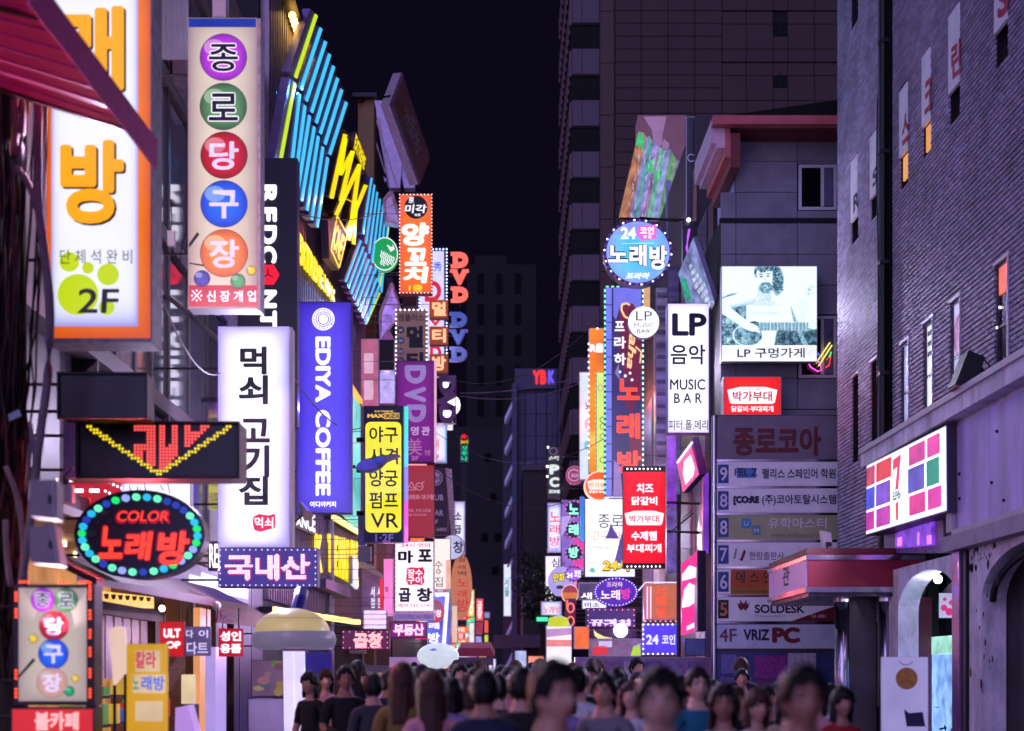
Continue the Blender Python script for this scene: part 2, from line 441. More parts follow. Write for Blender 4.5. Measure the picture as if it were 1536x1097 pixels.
down = lambda a, b: ((.225, .02, 1.13, .235, a, .88), (.225, .02, 1.13, .235, b, .88))
bodies = [build_body(0, 1.0, down(-.06, -.12), .12), build_body(1, .88, down(-.08, -.02), .10), build_body(2, 1.06, ((.23, .0, 1.14, .16, -.22, 1.12), (.235, .03, 1.13, .25, -.05, .88)), .16), build_body(3, .92, ((.22, .03, 1.14, .24, .0, .88), (.19, -.06, 1.16, .06, -.24, 1.24)), .02)]
[fold(b) for b in bodies]
def hair_mesh(kind, seed=0):
    rnd = random.Random(seed); v, f = sphere_mesh(56, 40); out = []
    sm_ = lambda t: max(0, min(1, t))**2*(3-2*max(0, min(1, t)))
    for p in v:
        h = head_shape(p) if p.y > -.1 or p.z < -.2 else Vector((p.x*.076, p.y*.098, p.z*.118))+HC
        az = math.atan2(abs(p.x), -p.y)                      # 0 front, pi back
        line = {0: .0}.get(0)+(.052 if kind != 'bob' else .035)*(1-sm_((az-.55)/.7)) + (-.015)*sm_((az-.55)/.7)*(1-sm_((az-1.5)/.8)) + (-.085)*sm_((az-1.5)/.9)
        line += .010*math.sin(az*9+seed)+.006*math.sin(p.x*60+seed)
        z = p.z*.118; t = sm_((z-line)/.022)
        lump = .5*math.sin(p.x*13+seed)*math.sin(p.y*9+1)+.35*math.sin(p.x*37+p.z*23)+.3*math.sin(p.y*47+p.x*19+seed)
        th = -.012+t*(.012+.022+.007*lump+.010*max(0, p.z)+(.008 if kind != 'short' else 0))
        d = Vector((p.x, p.y, p.z)); out.append(tuple(h+d*th))
    f = list(f)
    if kind in ('long', 'bob'):
        zb = 1.34 if kind == 'long' else 1.50; nz, na = 12, 26; b = len(out)
        for lay, dr_ in ((0, 0), (1, -.022)):
            for i in range(nz+1):
                t = i/nz; z = HC.z+.05+(zb-HC.z-.05)*t
                for k_ in range(na+1):
                    a = R(-118+236*k_/na); lump = .006*math.sin(k_*1.9+seed)+.005*math.sin(k_*.9+t*7)
                    rx, ry = .096+.012*math.sin(t*3)+dr_+lump, .112+.01*t+dr_+lump
                    out.append((HC.x+rx*math.sin(a), HC.y+.004+ry*math.cos(a)*(1 if math.cos(a) > 0 else .5), z-.02*abs(math.sin(k_*1.3))*t))
        def I(l, i, k_): return b+l*(nz+1)*(na+1)+i*(na+1)+k_
        for i in range(nz):
            for k_ in range(na):
                f.append((I(0, i, k_), I(0, i+1, k_), I(0, i+1, k_+1), I(0, i, k_+1))); f.append((I(1, i, k_), I(1, i, k_+1), I(1, i+1, k_+1), I(1, i+1, k_)))
            for k_ in (0, na): f.append((I(0, i, k_), I(1, i, k_), I(1, i+1, k_), I(0, i+1, k_)))
        for k_ in range(na): f.append((I(0, nz, k_), I(1, nz, k_), I(1, nz, k_+1), I(0, nz, k_+1)))
    me = bpy.data.meshes.new('hair'); me.from_pydata(out, [], f); me.polygons.foreach_set('use_smooth', [True]*len(f)); return me
hairs = {'short': hair_mesh('short', 1), 'short2': hair_mesh('short', 5), 'long': hair_mesh('long', 2), 'bob': hair_mesh('bob', 3)}
# ================================================================ GROUND
struct('ground', MB().face([(-400, -60, 0), (400, -60, 0), (400, 1200, 0), (-400, 1200, 0)]), pbr('ground_asphalt', (62, 58, 62), .75, bump=.3))
st = struct('street', MB().face([(-4.4, -40, .004), (5.0, -40, .004), (5.0, 300, .004), (-4.4, 300, .004)]), pbr('street_stone_paving', (96, 88, 96), .45, var=.35, vs=1.5, bump=.2))
for x0, x1 in ((-5.4, -4.4), (5.0, 7.6)):
    struct('pavement', MB().box(x0, x1, -40, 300, 0, .12), pbr('pavement_slabs', (110, 102, 110), .6, bump=.2))

# ================================================================ RIGHT: long brick building (near)
XR = 7.0
brick_m = pbr('violet_grey_brick', (158, 142, 172), .6, var=.35, vs=.9, isl=.24, spec=.3, bump=.25, bs=60)
mortar_m = pbr('brick_mortar', (22, 18, 26), .9)
glass_d = pbr('dark_glass', (14, 12, 20), .08, var=.2, spec=.8)
frame_w = pbr('white_window_frame', (205, 200, 215), .4, var=.1)
frame_d = pbr('dark_window_frame', (52, 48, 60), .4)
def wx(px): return XR*F/(px-VX)                                      # depth of a picture column on the brick wall
def wz(px, py): return CH-(py-VY)/F*wx(px)
def brick_wall(name, label, D0, D1, z0, z1, holes, seed, tone):
    rnd = random.Random(seed)
    root = thing(name, label, 'building', (XR+2, (D0+D1)/2, 0))
    # mortar bed with real openings (strips between the holes)
    mb = MB(); ys = sorted({D0, D1, *[h[0] for h in holes], *[h[1] for h in holes]})
    for a, b in zip(ys, ys[1:]):
        zs = sorted([(h[2], h[3]) for h in holes if h[0] < b-1e-6 and h[1] > a+1e-6]); z = z0
        for q0, q1 in zs+[(z1, z1)]:
            if q0 > z: mb.box(XR+.015, XR+.30, a, b, z, q0)
            z = max(z, q1)
    part('wall', mb, mortar_m, root)
    part('back_wall', MB().box(XR+1.2, XR+6, D0, D1, 0, z1), mortar_m, root)
    bricks = []; bh, bl, row = .057, .2, 0; z = z0
    while z < z1:
        y = D0-(.105 if row % 2 else 0)
        while y < D1:
            segs = [(max(y, D0), min(y+bl, D1))]
            for h in holes:
                if h[2]-.005 < z+bh and h[3]+.005 > z:
                    segs = [q for a, b in segs for q in ((a, min(b, h[0]-.008)), (max(a, h[1]+.008), b)) if q[1] > q[0]] if any(a < h[1] and b > h[0] for a, b in segs) else segs
            bricks += [(a, b, z) for a, b in segs if b-a > .02]
            y += bl+.02
        z += bh+.021; row += 1
    bricks.sort(key=lambda q: (q[0]**2+(q[2]-8)**2*.8))
    near, rest = bricks[:300 if D0 < 22 else 0], bricks[300 if D0 < 22 else 0:]
    for a, b, z in near:
        p = rnd.random()*.006; piece('brick', root, tone, XR-.012-p, XR+.02, a, b, z, z+bh)
    mb = MB(); v, f = mb.v, mb.f
    for a, b, z in rest:
        p = XR-.012-rnd.random()*.006; n = len(v); c = z+bh+rnd.uniform(-.002, .002)
        v += [(p, a, z), (p, b, z), (p, b, c), (p, a, c), (XR+.02, a, z), (XR+.02, b, z), (XR+.02, b, c), (XR+.02, a, c)]
        f += [(n, n+3, n+2, n+1), (n, n+1, n+5, n+4), (n+1, n+2, n+6, n+5), (n+2, n+3, n+7, n+6), (n+3, n, n+4, n+7)]
    part('brickwork', mb, tone, root, stuff=True)
    return root
# openings: (px_left, px_right, py_top_left, py_bottom_left) -> depth range and heights
def hole(pl_, pr_, yt, yb): return (wx(pr_), wx(pl_), wz(pl_, yb), wz(pl_, yt))
ledge_z = CH+.606*XR+.02
banner_px = [(1351, 1363, 140, 238, 286), (1385, 1397, 88, 193, 236), (1425, 1441, 27, 143, 187), (1494, 1513, -65, 53, 102)]
slit_px = [(1352, 1364, 518), (1386, 1400, 488), (1426, 1441, 456), (1494, 1513, 400)]
holes = [hole(a, b, yt, yb2) for a, b, yt, yb, yb2 in banner_px] + [(wx(b), wx(a), ledge_z+.05, wz(a, yt)) for a, b, yt in slit_px]
# lower openings of the ground floor are built separately; bricks start above the ledge
bw = brick_wall('brick_building', 'violet lit grey brick building with slit windows rising above the convenience store sign', 17.2, wx(1340), ledge_z-.1, 17.5, holes, 3, brick_m)
lit = [em('room_lilac', (205, 195, 245), .8, .3, 2), em('room_white', (225, 225, 255), 1.0, .3, 2.5), em('room_bluewhite', (170, 180, 235), .8, .4, 2), em('room_violet_dim', (60, 40, 80), .5, .6, 2)]
for i, (a, b, yt) in enumerate(slit_px):
    h = (wx(b), wx(a), ledge_z+.05, wz(a, yt))
    fr = part('window', MB().box(XR+.04, XR+.08, h[0], h[1], h[2], h[3]), glass_d if i == 3 else lit[(2, 1, 0)[i]], bw)
    m = MB()
    for q in (h[0], h[1]-.05): m.box(XR+.015, XR+.039, q, q+.04, h[2], h[3])
    m.box(XR+.015, XR+.039, h[0]+.05, h[1]-.05, h[3]-.05, h[3]); m.box(XR+.02, XR+.039, h[0]+.05, h[1]-.05, h[2]+(h[3]-h[2])*.38, h[2]+(h[3]-h[2])*.38+.04)
    part('frame', m, frame_d, fr); part('edge_trim', MB().box(XR-.03, XR+.014, h[0]-.035, h[0], h[2], h[3]), frame_w, bw)
    part('lintel', MB().box(XR-.03, XR+.1, h[0]-.06, h[1]+.06, h[3]+.004, h[3]+.05), frame_w, bw)
    if i == 3:
        m = MB(); dz = h[3]-h[2]
        part('lit_poster', MB().box(XR+.02, XR+.038, h[0]+.06, h[1]-.06, h[2]+dz*.70, h[2]+dz*.97), em('room_orange', (255, 95, 25), .9, .4, 6), bw)
        part('fairy_lights', MB().ball((XR+.02, h[0]+.4, h[2]+dz*.58), .02).ball((XR+.02, h[0]+.6, h[2]+dz*.5), .02).ball((XR+.02, h[0]+.5, h[2]+dz*.4), .02), bulb_w, bw, stuff=True)
    if i == 1:
        m = MB()
        for k in range(7): m.box(XR+.03, XR+.039, h[0]+.06, h[1]-.10, h[2]+.9+k*.17, h[2]+.97+k*.17)
        part('window_sticker', m, navy_ink, bw)
    if i == 2: part('window_sticker', MB().ball((XR+.04, (h[0]+h[1])/2, h[2]+.9), .2, 10, 6, (.08, 1, 1.6)), em('pink_sticker', (200, 120, 180), .5), bw)
# window banners with red lettering
syl = ['스', '크', '린', 'S']
for i, (a, b, yt, yb, yb2) in enumerate(banner_px):
    h = hole(a, b, yt, yb2); zb = wz(a, yb)
    fr = part('window', MB().box(XR+.22, XR+.26, h[0], h[1], h[2], zb), pbr('louvre_window', (44, 42, 58), .3), bw)
    m = MB()
    for q in (h[0], h[1]-.04): m.box(XR+.10, XR+.22, q, q+.04, h[2], zb)
    m.box(XR+.10, XR+.22, h[0]+.04, h[1]-.04, h[2], h[2]+.04); part('frame', m, frame_d, fr)
    if i < 2: part('lit_blind', MB().box(XR+.03, XR+.06, h[0]+.06, h[1]-.05, zb-.42, zb-.02), em('room_amber', (255, 175, 95), .8, .2), bw)
    ba = part('banner', MB().box(XR-.03, XR+.02, h[0], h[1], zb, h[3]), pbr('banner_white_film', (250, 246, 255), .4, var=.12), bw)
    pl = SX(XR-.03); mb = MB()
    q = [pl.hit(a+1, yt+(yb-yt)*.30), pl.hit(b-.5, yt+(yb-yt)*.16), pl.hit(b-.5, yt+(yb-yt)*.72), pl.hit(a+1, yt+(yb-yt)*.86)]
    tl, tr, br, bl = (a+2, yt+(yb-yt)*.36), (b, yt+(yb-yt)*.24), (b, yt+(yb-yt)*.70), (a+2, yt+(yb-yt)*.82)
    text(mb, syl[i], pl, (tl, tr, br, bl), .004, .05); part('lettering', mb, ink('banner_red', (190, 30, 80)), bw)
# second brick block beyond the drainpipe
slit2 = [(1307, 1316, 208, 300, 330), (1278, 1288, 245, 335, 368), (1277, 1288, -60, 20, 48)]
low2 = [(1279, 1288, 568, 695), (1307, 1316, 545, 676)]
holes2 = [hole(a, b, yt, yb2) for a, b, yt, yb, yb2 in slit2]+[hole(a, b, yt, yb) for a, b, yt, yb in low2]
brick2 = pbr('pale_grey_brick', (168, 156, 184), .6, var=.35, vs=1.2, isl=.2, spec=.25, bump=.25, bs=60)
bw2 = brick_wall('brick_building', 'pale grey brick block beyond the black drainpipe, next to the stone building', wx(1322), wx(1257), 2.6, 17.5, holes2, 5, brick2)
for i, (a, b, yt, yb, yb2) in enumerate(slit2):
    h = hole(a, b, yt, yb2); zb = wz(a, yb)
    part('window', MB().box(XR+.2, XR+.24, h[0], h[1], h[2], h[3]), glass_d, bw2)
    if i < 2:
        part('banner', MB().box(XR-.03, XR+.02, h[0], h[1], zb, h[3]), pbr('banner_white_film', (222, 214, 240)), bw2)
        m = MB(); text(m, ('S', 'R')[i], SX(XR-.03), ((a+2, yt+50), (b, yt+38), (b, yt+62), (a+2, yt+76)), .004, .04); part('lettering', m, navy_ink, bw2)
    else: part('frame', MB().box(XR+.1, XR+.2, h[0], h[0]+.05, h[2], h[3]).box(XR+.1, XR+.2, h[0]+.05, h[1], h[2]+.9, h[2]+.96), frame_w, bw2)
for i, (a, b, yt, yb) in enumerate(low2):
    h = hole(a, b, yt, yb)
    part('window', MB().box(XR+.2, XR+.24, h[0], h[1], h[2], h[3]), glass_d, bw2)
    part('lintel', MB().box(XR-.03, XR+.1, h[0]-.05, h[1]+.05, h[3]+.004, h[3]+.05), frame_w, bw2)
    part('lit_sign_inside', MB().box(XR+.15, XR+.18, h[0]+.03, h[0]+.30, h[2]+(h[3]-h[2])*.35, h[2]+(h[3]-h[2])*.96), em('room_red', (245, 40, 60), .9, .5, 3), bw2)
# drainpipes between the blocks
dp = thing('drainpipe', 'black drainpipe running up the dark gap between the two brick blocks', 'drainpipe', (6.93, wx(1333), 0))
part('pipe', MB().tube([(6.9, wx(1333), 1.0), (6.9, wx(1333), 17.4)], .07, 8), black, dp)
m = MB()
for z in range(3, 17, 2): m.box(6.82, 6.99, wx(1333)-.09, wx(1333)+.09, z, z+.07)
part('pipe_clamp', m, dark, dp, stuff=True)
dp = thing('drainpipe', 'slim grey conduit pipe beside the black drainpipe on pale brick', 'drainpipe', (6.95, wx(1324), 0))
part('pipe', MB().tube([(6.94, wx(1324), 1.0), (6.94, wx(1324), 17.4)], .035, 8), grey, dp)
cb = MB()
pts = [(6.86, wx(1328)+.1*math.sin(z*1.3)*.6, z) for z in np.arange(4.5, 12.5, .4)]
cable = part('loose_cable', cb.tube(pts, .012, 5), black, dp)
struct('wall_gap_backing', MB().box(7.6, 7.8, wx(1341), wx(1321), 0, 17.5), black)

# ---- ledge, blank purple fascia, white peeling ground floor with arches
pub = thing('shop_arcade', 'peeling white ground floor front with dark arches below a blank lilac sign panel', 'shopfront', (6.9, 20.5, 0))
peel = pbr('peeling_white_paint', (238, 230, 250), .65, var=.5, vs=2.6, stretch=(1, 1, .4), bump=.5)
lilacp = pbr('blank_lilac_panel', (205, 178, 245), .5, var=.42, vs=2.2, stretch=(1, 1, .25), bump=.15, bs=8)
XL = 6.55
def lx(px, X=XL): return X*F/(px-VX)
zt = CH+.606*XL; zpt, zpb = CH+.545*XL, CH+.315*XL                   # ledge top, panel top and bottom
part('cornice', MB().box(XL-.12, XR+.0, 15, lx(1301), zt-.30, zt), peel, pub)
part('cornice_lip', MB().box(XL-.17, XL-.12, 15, lx(1302), zt-.07, zt+.02), lilac, pub)
part('backing', MB().box(XL+.12, XR+.3, 15, lx(1424), zpb-.2, zt-.30), peel, pub)
for a, b in ((15.0, lx(1478)), (lx(1478)+.02, lx(1428))):
    piece('blank_panel', pub, lilacp, XL+.06, XL+.12, a, b, zpb+.02, zpt+.02)
part('panel_frame', MB().box(XL, XL+.12, lx(1427), lx(1419), zpb, zpt+.02).box(XL, XL+.115, 15, lx(1427), zpb-.05, zpb+.015), lilac, pub)
part('lower_beam', MB().box(XL-.02, XR+.3, 15, lx(1414), zpb-.28, zpb-.055), pbr('mauve_beam', (150, 130, 165), .5, var=.4), pub)
m = MB()
for yy, zz in ((lx(1482)-.2, zpt-.35), (lx(1482), zpb+.5), (lx(1434), zpt-.7), (lx(1434), zpb+.45), (lx(1500), zpt-1.3)): m.ball((XL+.05, yy, zz), .025, 6, 4)
part('bolt', m, black, pub, stuff=True)
# arched wall: outline with arch openings, X const
def arch_wall(X, y0, y1, ztop, ya, yb, zs, th, rz, n=18):
    "wall from y0 to y1 with one arched opening ya..yb springing at zs"
    mb = MB(); r = (yb-ya)/2; c = (ya+yb)/2
    mb.prism([(X, y1, 0), (X, yb, 0), (X, yb, ztop), (X, y1, ztop)], (th, 0, 0)); mb.prism([(X, ya, 0), (X, y0, 0), (X, y0, ztop), (X, ya, ztop)], (th, 0, 0))
    prev = None
    for i in range(n+1):
        t = math.pi*i/n; p = (c+r*math.cos(t), zs+rz*math.sin(t))
        if prev: mb.prism([(X, prev[0], prev[1]), (X, p[0], p[1]), (X, p[0], ztop), (X, prev[0], ztop)], (th, 0, 0))
        prev = p
    return mb
XA = 6.75
def ax(px): return XA*F/(px-VX)
zc = zpb-.285
part('arched_wall', arch_wall(XA, ax(1449), ax(1333), zc, ax(1437), ax(1347), 2.66, .35, .60), peel, pub)
part('arched_wall', arch_wall(XA-.02, 15.5, ax(1456), zc, 16.2, ax(1474), 2.62, .35, .70), peel, pub)
part('arch_trim', MB().box(XA+.34, XA+.42, 15.5, ax(1470), 0, zc), black, pub)  # black sheet closing the arch to give its dark inside
tb = MB(); c_ = (16.2+ax(1474))/2; r_ = (ax(1474)-16.2)/2-.12
tb.tube([(XA+.1, c_+r_*math.cos(t), 2.62+.6*math.sin(t)) for t in np.linspace(0, math.pi, 14)], .05, 6); part('arch_moulding', tb, dark, pub)
part('pilaster', MB().box(XA-.1, XA+.02, ax(1449), ax(1438), 0, zc), pbr('violet_steel', (190, 150, 200), .22, .9, var=.2), pub)
part('pilaster', MB().box(XA-.06, XA+.02, ax(1455), ax(1450), 0, zc), black, pub)
# rust spots as thin chips standing on the paint
m = MB(); rr = random.Random(4)
for k in range(46):
    y = rr.uniform(ax(1500), ax(1457)); z = rr.choice([zc-rr.random()*.3, rr.uniform(1, zc)]); s = rr.uniform(.015, .07)
    m.face([(XA-.024, y+s*math.cos(t)*rr.uniform(.5, 1), z+s*1.4*math.sin(t)*rr.uniform(.5, 1)) for t in np.linspace(0, 2*math.pi, 8)[:-1]])
part('paint_chips', m, pbr('rust', (60, 36, 34), .9), pub, stuff=True)
# inside the first arch: vault, lamp, lit fridge
nic = thing('kiosk_interior', 'bright blue lit stall interior seen through the white arch', 'stall', (7.6, 24, 0))
part('back_wall', MB().box(8.6, 8.7, 20, 29, 0, 3.6), em('stall_backlit', (170, 175, 235), .55, .3, 2, sample=True), nic)  # back wall given a glow of its own to brighten the stall
part('vault', MB().prism([(7.35, (ax(1350)+ax(1436))/2+1.45*math.cos(t), 2.66+.5*math.sin(t)) for t in np.linspace(0, 3.1416, 14)]+[(7.35, (ax(1350)+ax(1436))/2+1.25*math.cos(t), 2.6+.36*math.sin(t)) for t in np.linspace(3.1416, 0, 14)], (.12, 0, 0)), pbr('vault_dark', (34, 30, 38), .5), nic)
part('fridge_top', MB().box(7.5, 8.0, 21.8, 25.4, 1.95, 2.25), em('fridge_header', (170, 235, 215), .9, .5, 3, sample=True), nic)
part('fridge_front', MB().box(7.52, 8.0, 21.8, 25.4, .3, 1.94), em('fridge_glow', (140, 185, 255), 1.0, .5, 3.5, sample=True), nic)
lamp = thing('bulb_lamp', 'round white bulb hanging in the white arch', 'lamp', P(1406, 870, 23.3))
bl = P(1407, 869, 23.3); part('bulb', MB().ball(bl, .07, 12, 8), em('bulb_bright', (250, 250, 255), 14, 0, sample=True), lamp, smooth=True)
pl_ = bpy.data.lights.new('bulb_light', 'POINT'); pl_.energy = 9; pl_.shadow_soft_size = .0; pl_.color = (.75, .75, 1); po = bpy.data.objects.new('bulb_light', pl_); COL.objects.link(po); po.parent = lamp; po.location = bl+Vector((-.1, -.1, -.12))-wloc(lamp)
part('socket', MB().tube([bl+Vector((0, 0, .05)), bl+Vector((0, 0, .14))], .03), lilac, lamp); part('cord', MB().tube([bl+Vector((0, 0, .14)), bl+Vector((0, 0, .9))], .006), black, lamp)
mn = thing('menu_card', 'white card with pink print hanging in the lit arch', 'poster', P(1422, 925, 22.6))
pl = FR(22.6); part('card', MB().prism([pl.hit(*p) for p in ((1409, 927), (1434, 927), (1434, 890), (1409, 890))], (0, .02, 0)), em('card_lit', (205, 205, 250), .7), mn)
flat(mn, pl, [ell(1416, 912, 5, n=9), ell(1424, 918, 6, n=9), ell(1427, 904, 4, n=8), ell(1417, 899, 3, n=8)], em('pink_print', (235, 60, 140), .7), lift=.004)

# ---- red canopy booth in front of the brick block
D0, D1 = 24.5, 28.0; x0 = 460/F*D0; x1 = 584/F*D0; zt_, zb_ = CH+(1010-826)/F*D0, CH+(1010-893)/F*D0
bo = thing('entrance_canopy', 'crimson box canopy with chrome bands and lilac lit side above a subway style entrance', 'canopy', ((x0+x1)/2, D0+1.5, 0))
chrome = pbr('chrome_band', (215, 205, 220), .16, 1.0, var=.1)
part('body', MB().box(x0, x1+.6, D0, D1, zb_+.14, zt_-.06), pbr('crimson_panel', (140, 10, 46), .5, var=.15), bo)
part('side_panel', MB().box(x0-.02, x0-.002, D0+.03, D1-.03, zb_+.12, zt_-.08), pbr('lilac_side_panel', (250, 185, 255), .35, var=.08), bo)
for z0_, z1_ in ((zb_+.05, zb_+.14), (zt_-.16, zt_-.08)):
    part('chrome_band', MB().box(x0-.04, x1+.6, D0-.03, D1+.03, z0_, z1_), chrome, bo)
part('roof', MB().box(x0-.02, x1+.6, D0-.0, D1, zt_-.055, zt_+.04), pbr('crimson_roof', (110, 14, 36), .5), bo)
part('soffit', MB().box(x0+.02, x1+.6, D0+.02, D1-.02, zb_-.02, zb_+.045), pbr('soffit_metal', (80, 70, 84), .25, .8), bo)
m = MB(); text(m, '관', SX(x0-.021), ((1174, 851), (1184, 847), (1184, 878), (1174, 880)), .004, .03); part('lettering', m, navy_ink, bo)
part('column', MB().tube([(x0+.72, D0+.55, .0), (x0+.72, D0+.55, zb_-.02)], .13, 20), pbr('polished_steel', (190, 180, 200), .2, 1, var=.12), bo, smooth=True)
part('column', MB().tube([(x1+.02, D0+.4, .0), (x1+.02, D0+.4, zb_-.02)], .11, 20), pbr('polished_steel', (190, 180, 200), .2, 1), bo, smooth=True)
for cx_, cy_ in ((x0+.72, D0+.55), (x1+.02, D0+.4)): part('column_collar', MB().tube([(cx_, cy_, zb_-.09), (cx_, cy_, zb_-.021)], .16, 20), chrome, bo)
part('door_panel', MB().box(x0+.9, x1-.06, D0+.7, D0+.85, .0, zb_-.02), pbr('grey_steel_door', (88, 78, 84), .4, .5, var=.4, vs=1.4), bo)
part('inner_wall', MB().box(x1+.16, x1+.8, D0+.3, D0+.5, 0, zb_-.02), pbr('crimson_trim', (120, 40, 70), .4), bo)
cc = thing('security_camera', 'white security camera on top of the crimson canopy', 'camera', (P(1244, 828, 25)))
q = P(1243, 811, 25); part('housing', MB().prism([q+Vector(p) for p in ((-.09, 0, -.1), (.09, .05, -.13), (.05, .05, .14), (-.12, 0, .16))], (.0, .2, .04)), frame_w, cc)
part('mount', MB().tube([q+Vector((0, .1, -.1)), q+Vector((0, .12, -.25))], .02), dark, cc); part('lens', MB().box(q.x-.05, q.x+.05, q.y-.02, q.y-.002, q.z-.1, q.z-.03), black, cc)

# ================================================================ RIGHT: stone panelled building with tiled eave
stone = pbr('grey_granite_panel', (136, 134, 148), .55, var=.25, vs=2, isl=.07, bump=.2, bs=90)
joint = pbr('stone_joint', (28, 25, 32), .9)
D2 = 32.0; u = D2/F
def fx_(px, D=D2): return (px-VX)/F*D
def fz(py, D=D2): return CH-(py-VY)/F*D
sb = thing('stone_building', 'grey stone panelled corner building with a red tiled eave', 'building', (6.5, 34, 0))
zl = fz(330); ztop = fz(196)
part('wall', MB().box(fx_(1103), 9, D2+.03, 34.5, zl, ztop), joint, sb); part('wall', MB().box(fx_(1081), 9, D2+.03, 34.5, 0, zl-.003), joint, sb)
holes_s = [(1196, 1257, 246, 316), (1196, 1257, 472, 568)]
rows = [196]+[242+46.5*i for i in range(-0, 9)]
for i, (ya, yb) in enumerate(zip(rows, rows[1:])):
    xs = ([1103, 1104] if yb <= 332 else [1081])[:1]+[1104+92.5*k for k in (0, 1, 2)]
    xs = [1103, 1196, 1257] if yb <= 332 else [1081, 1104, 1196, 1257]
    for xa, xb in zip(xs, xs[1:]):
        segs = [(ya, yb)]
        for h in holes_s:
            if h[0] < xb-2 and h[1] > xa+2:
                ns = []
                for s0, s1 in segs:
                    if s1 <= h[2] or s0 >= h[3]: ns.append((s0, s1)); continue
                    if s0 < h[2]: ns.append((s0, h[2]))
                    if s1 > h[3]: ns.append((h[3], s1))
                segs = ns
        for s0, s1 in segs:
            if s1-s0 > 3: piece('stone_panel', sb, stone, fx_(xa)+.008, fx_(xb)-.008, D2, D2+.06, fz(s1)+.008, fz(s0)-.008)
piece('stone_panel', sb, stone, fx_(1081), fx_(1257), D2, D2+.06, 0, fz(615))
# upper side wall, pale, with its clutter
part('side_wall', MB().box(fx_(1103)-.02, fx_(1103), D2+.08, 34.5, zl, ztop), pbr('pale_blue_side_wall', (185, 190, 225), .4, var=.3, vs=2, stretch=(1, 1, .2)), sb)
part('side_pipe', MB().tube([(fx_(1103)-.08, D2+.8, zl), (fx_(1103)-.08, D2+.8, ztop-.6)], .035), frame_w, sb)
part('side_pipe', MB().tube([(fx_(1103)-.08, D2+1.1, zl), (fx_(1103)-.08, D2+1.1, ztop-1.4)], .03), frame_w, sb)
part('string_course', MB().box(fx_(1081)-.03, fx_(1262), D2-.04, D2+.02, fz(334), fz(328)), joint, sb)
for (xa, xb, ya, yb) in ((1198, 1255, 247, 315), (1198, 1255, 474, 567)):
    wn = part('window', MB().box(fx_(xa), fx_(xb), D2+.0, D2+.02, fz(yb), fz(ya)), glass_d, sb)
    part('frame', MB().frame(FR(D2-.03), ((xa, ya), (xb, ya), (xb, yb), (xa, yb)), 4.5, (0, .028, 0)), frame_w, wn)
    part('mullion', MB().box(fx_(1231), fx_(1236), D2-.02, D2-.002, fz(yb-5), fz(ya+5)), frame_w, wn)
    part('sash', MB().box(fx_(1237), fx_(xb-6), D2-.008, D2-.003, fz(yb-6), fz(ya+6)), pbr('frosted_glass', (100, 98, 130), .3), wn)
# eave
De, Xe = 30.9, 4.60; zE0, zE1 = fz(186, De), fz(173, De)
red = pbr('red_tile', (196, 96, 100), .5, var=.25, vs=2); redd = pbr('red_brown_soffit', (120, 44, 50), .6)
part('eave_front', MB().box(Xe+.0, 9, De, De+.25, zE0, zE1), red, sb)
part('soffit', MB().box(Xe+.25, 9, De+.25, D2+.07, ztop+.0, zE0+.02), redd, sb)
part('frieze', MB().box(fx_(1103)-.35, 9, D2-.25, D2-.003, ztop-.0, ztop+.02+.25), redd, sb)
nt_ = 10; yl = 33.9
for k in range(nt_):
    y0_ = De+.26+(yl-De-.3)*k/nt_; y1_ = De+.26+(yl-De-.3)*(k+.93)/nt_
    piece('eave_tile', sb, pbr('pink_eave_tile', (226, 186, 205), .4, var=.15), Xe, Xe+.12, y0_, y1_, zE0-.32, zE1)
    piece('eave_tile', sb, pbr('pink_eave_tile', (226, 186, 205)), Xe+.12, Xe+.30, y0_, y1_, zE0-.42, zE1-.06)
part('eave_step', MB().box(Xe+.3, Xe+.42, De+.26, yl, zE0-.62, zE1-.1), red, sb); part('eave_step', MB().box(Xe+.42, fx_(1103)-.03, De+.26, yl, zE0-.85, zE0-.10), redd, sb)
part('roof', MB().prism([(Xe+.1, De+.1, zE1), (9, De+.1, zE1), (9, De+1.0, zE1+.95), (Xe+1.6, De+2.2, zE1+.35)], (0, 3, .0)), pbr('black_roof', (10, 9, 12), .8), sb)

# ================================================================ RIGHT: middle building, cladding seen obliquely
XM = 5.15
mbk = thing('narrow_building', 'dark narrow building clad in brown and lilac strips behind the round karaoke sign', 'building', (XM+1.5, 45, 0))
part('wall', MB().box(XM, 5.85, 37.6, 52, 0, 16.4).box(XM+.001, 10, 34.6, 37.59, 0, 13.2), pbr('dark_plum_wall', (62, 48, 60), .6), mbk)
def strip(px0, px1, z0, z1, m, d=.04, name='cladding_strip', X=XM):
    y0, y1 = X*F/(px1-VX), X*F/(px0-VX); return piece(name, mbk, m, X-d, X, y0, y1, z0, z1)
alu = pbr('brushed_aluminium', (205, 200, 215), .3, .3, var=.45, vs=1.6, stretch=(1, .3, 2.5))
for a, b, z0, z1, m in ((1000, 1022, 6.2, 11.5, pbr('violet_cladding', (120, 105, 165), .4)), (1024, 1040, 6, 14.5, pbr('plum_cladding', (96, 70, 86), .4)), (982, 999, 4, 13.0, alu), (1046, 1062, 2, 13.2, pbr('slate_cladding', (70, 74, 100), .3)),
                        (966, 980, 4, 11, pbr('violet_cladding', (120, 105, 165))), (1041, 1045, 3, 15, pbr('brown_strip', (150, 110, 100), .4))):
    strip(a, b, z0, z1, m)
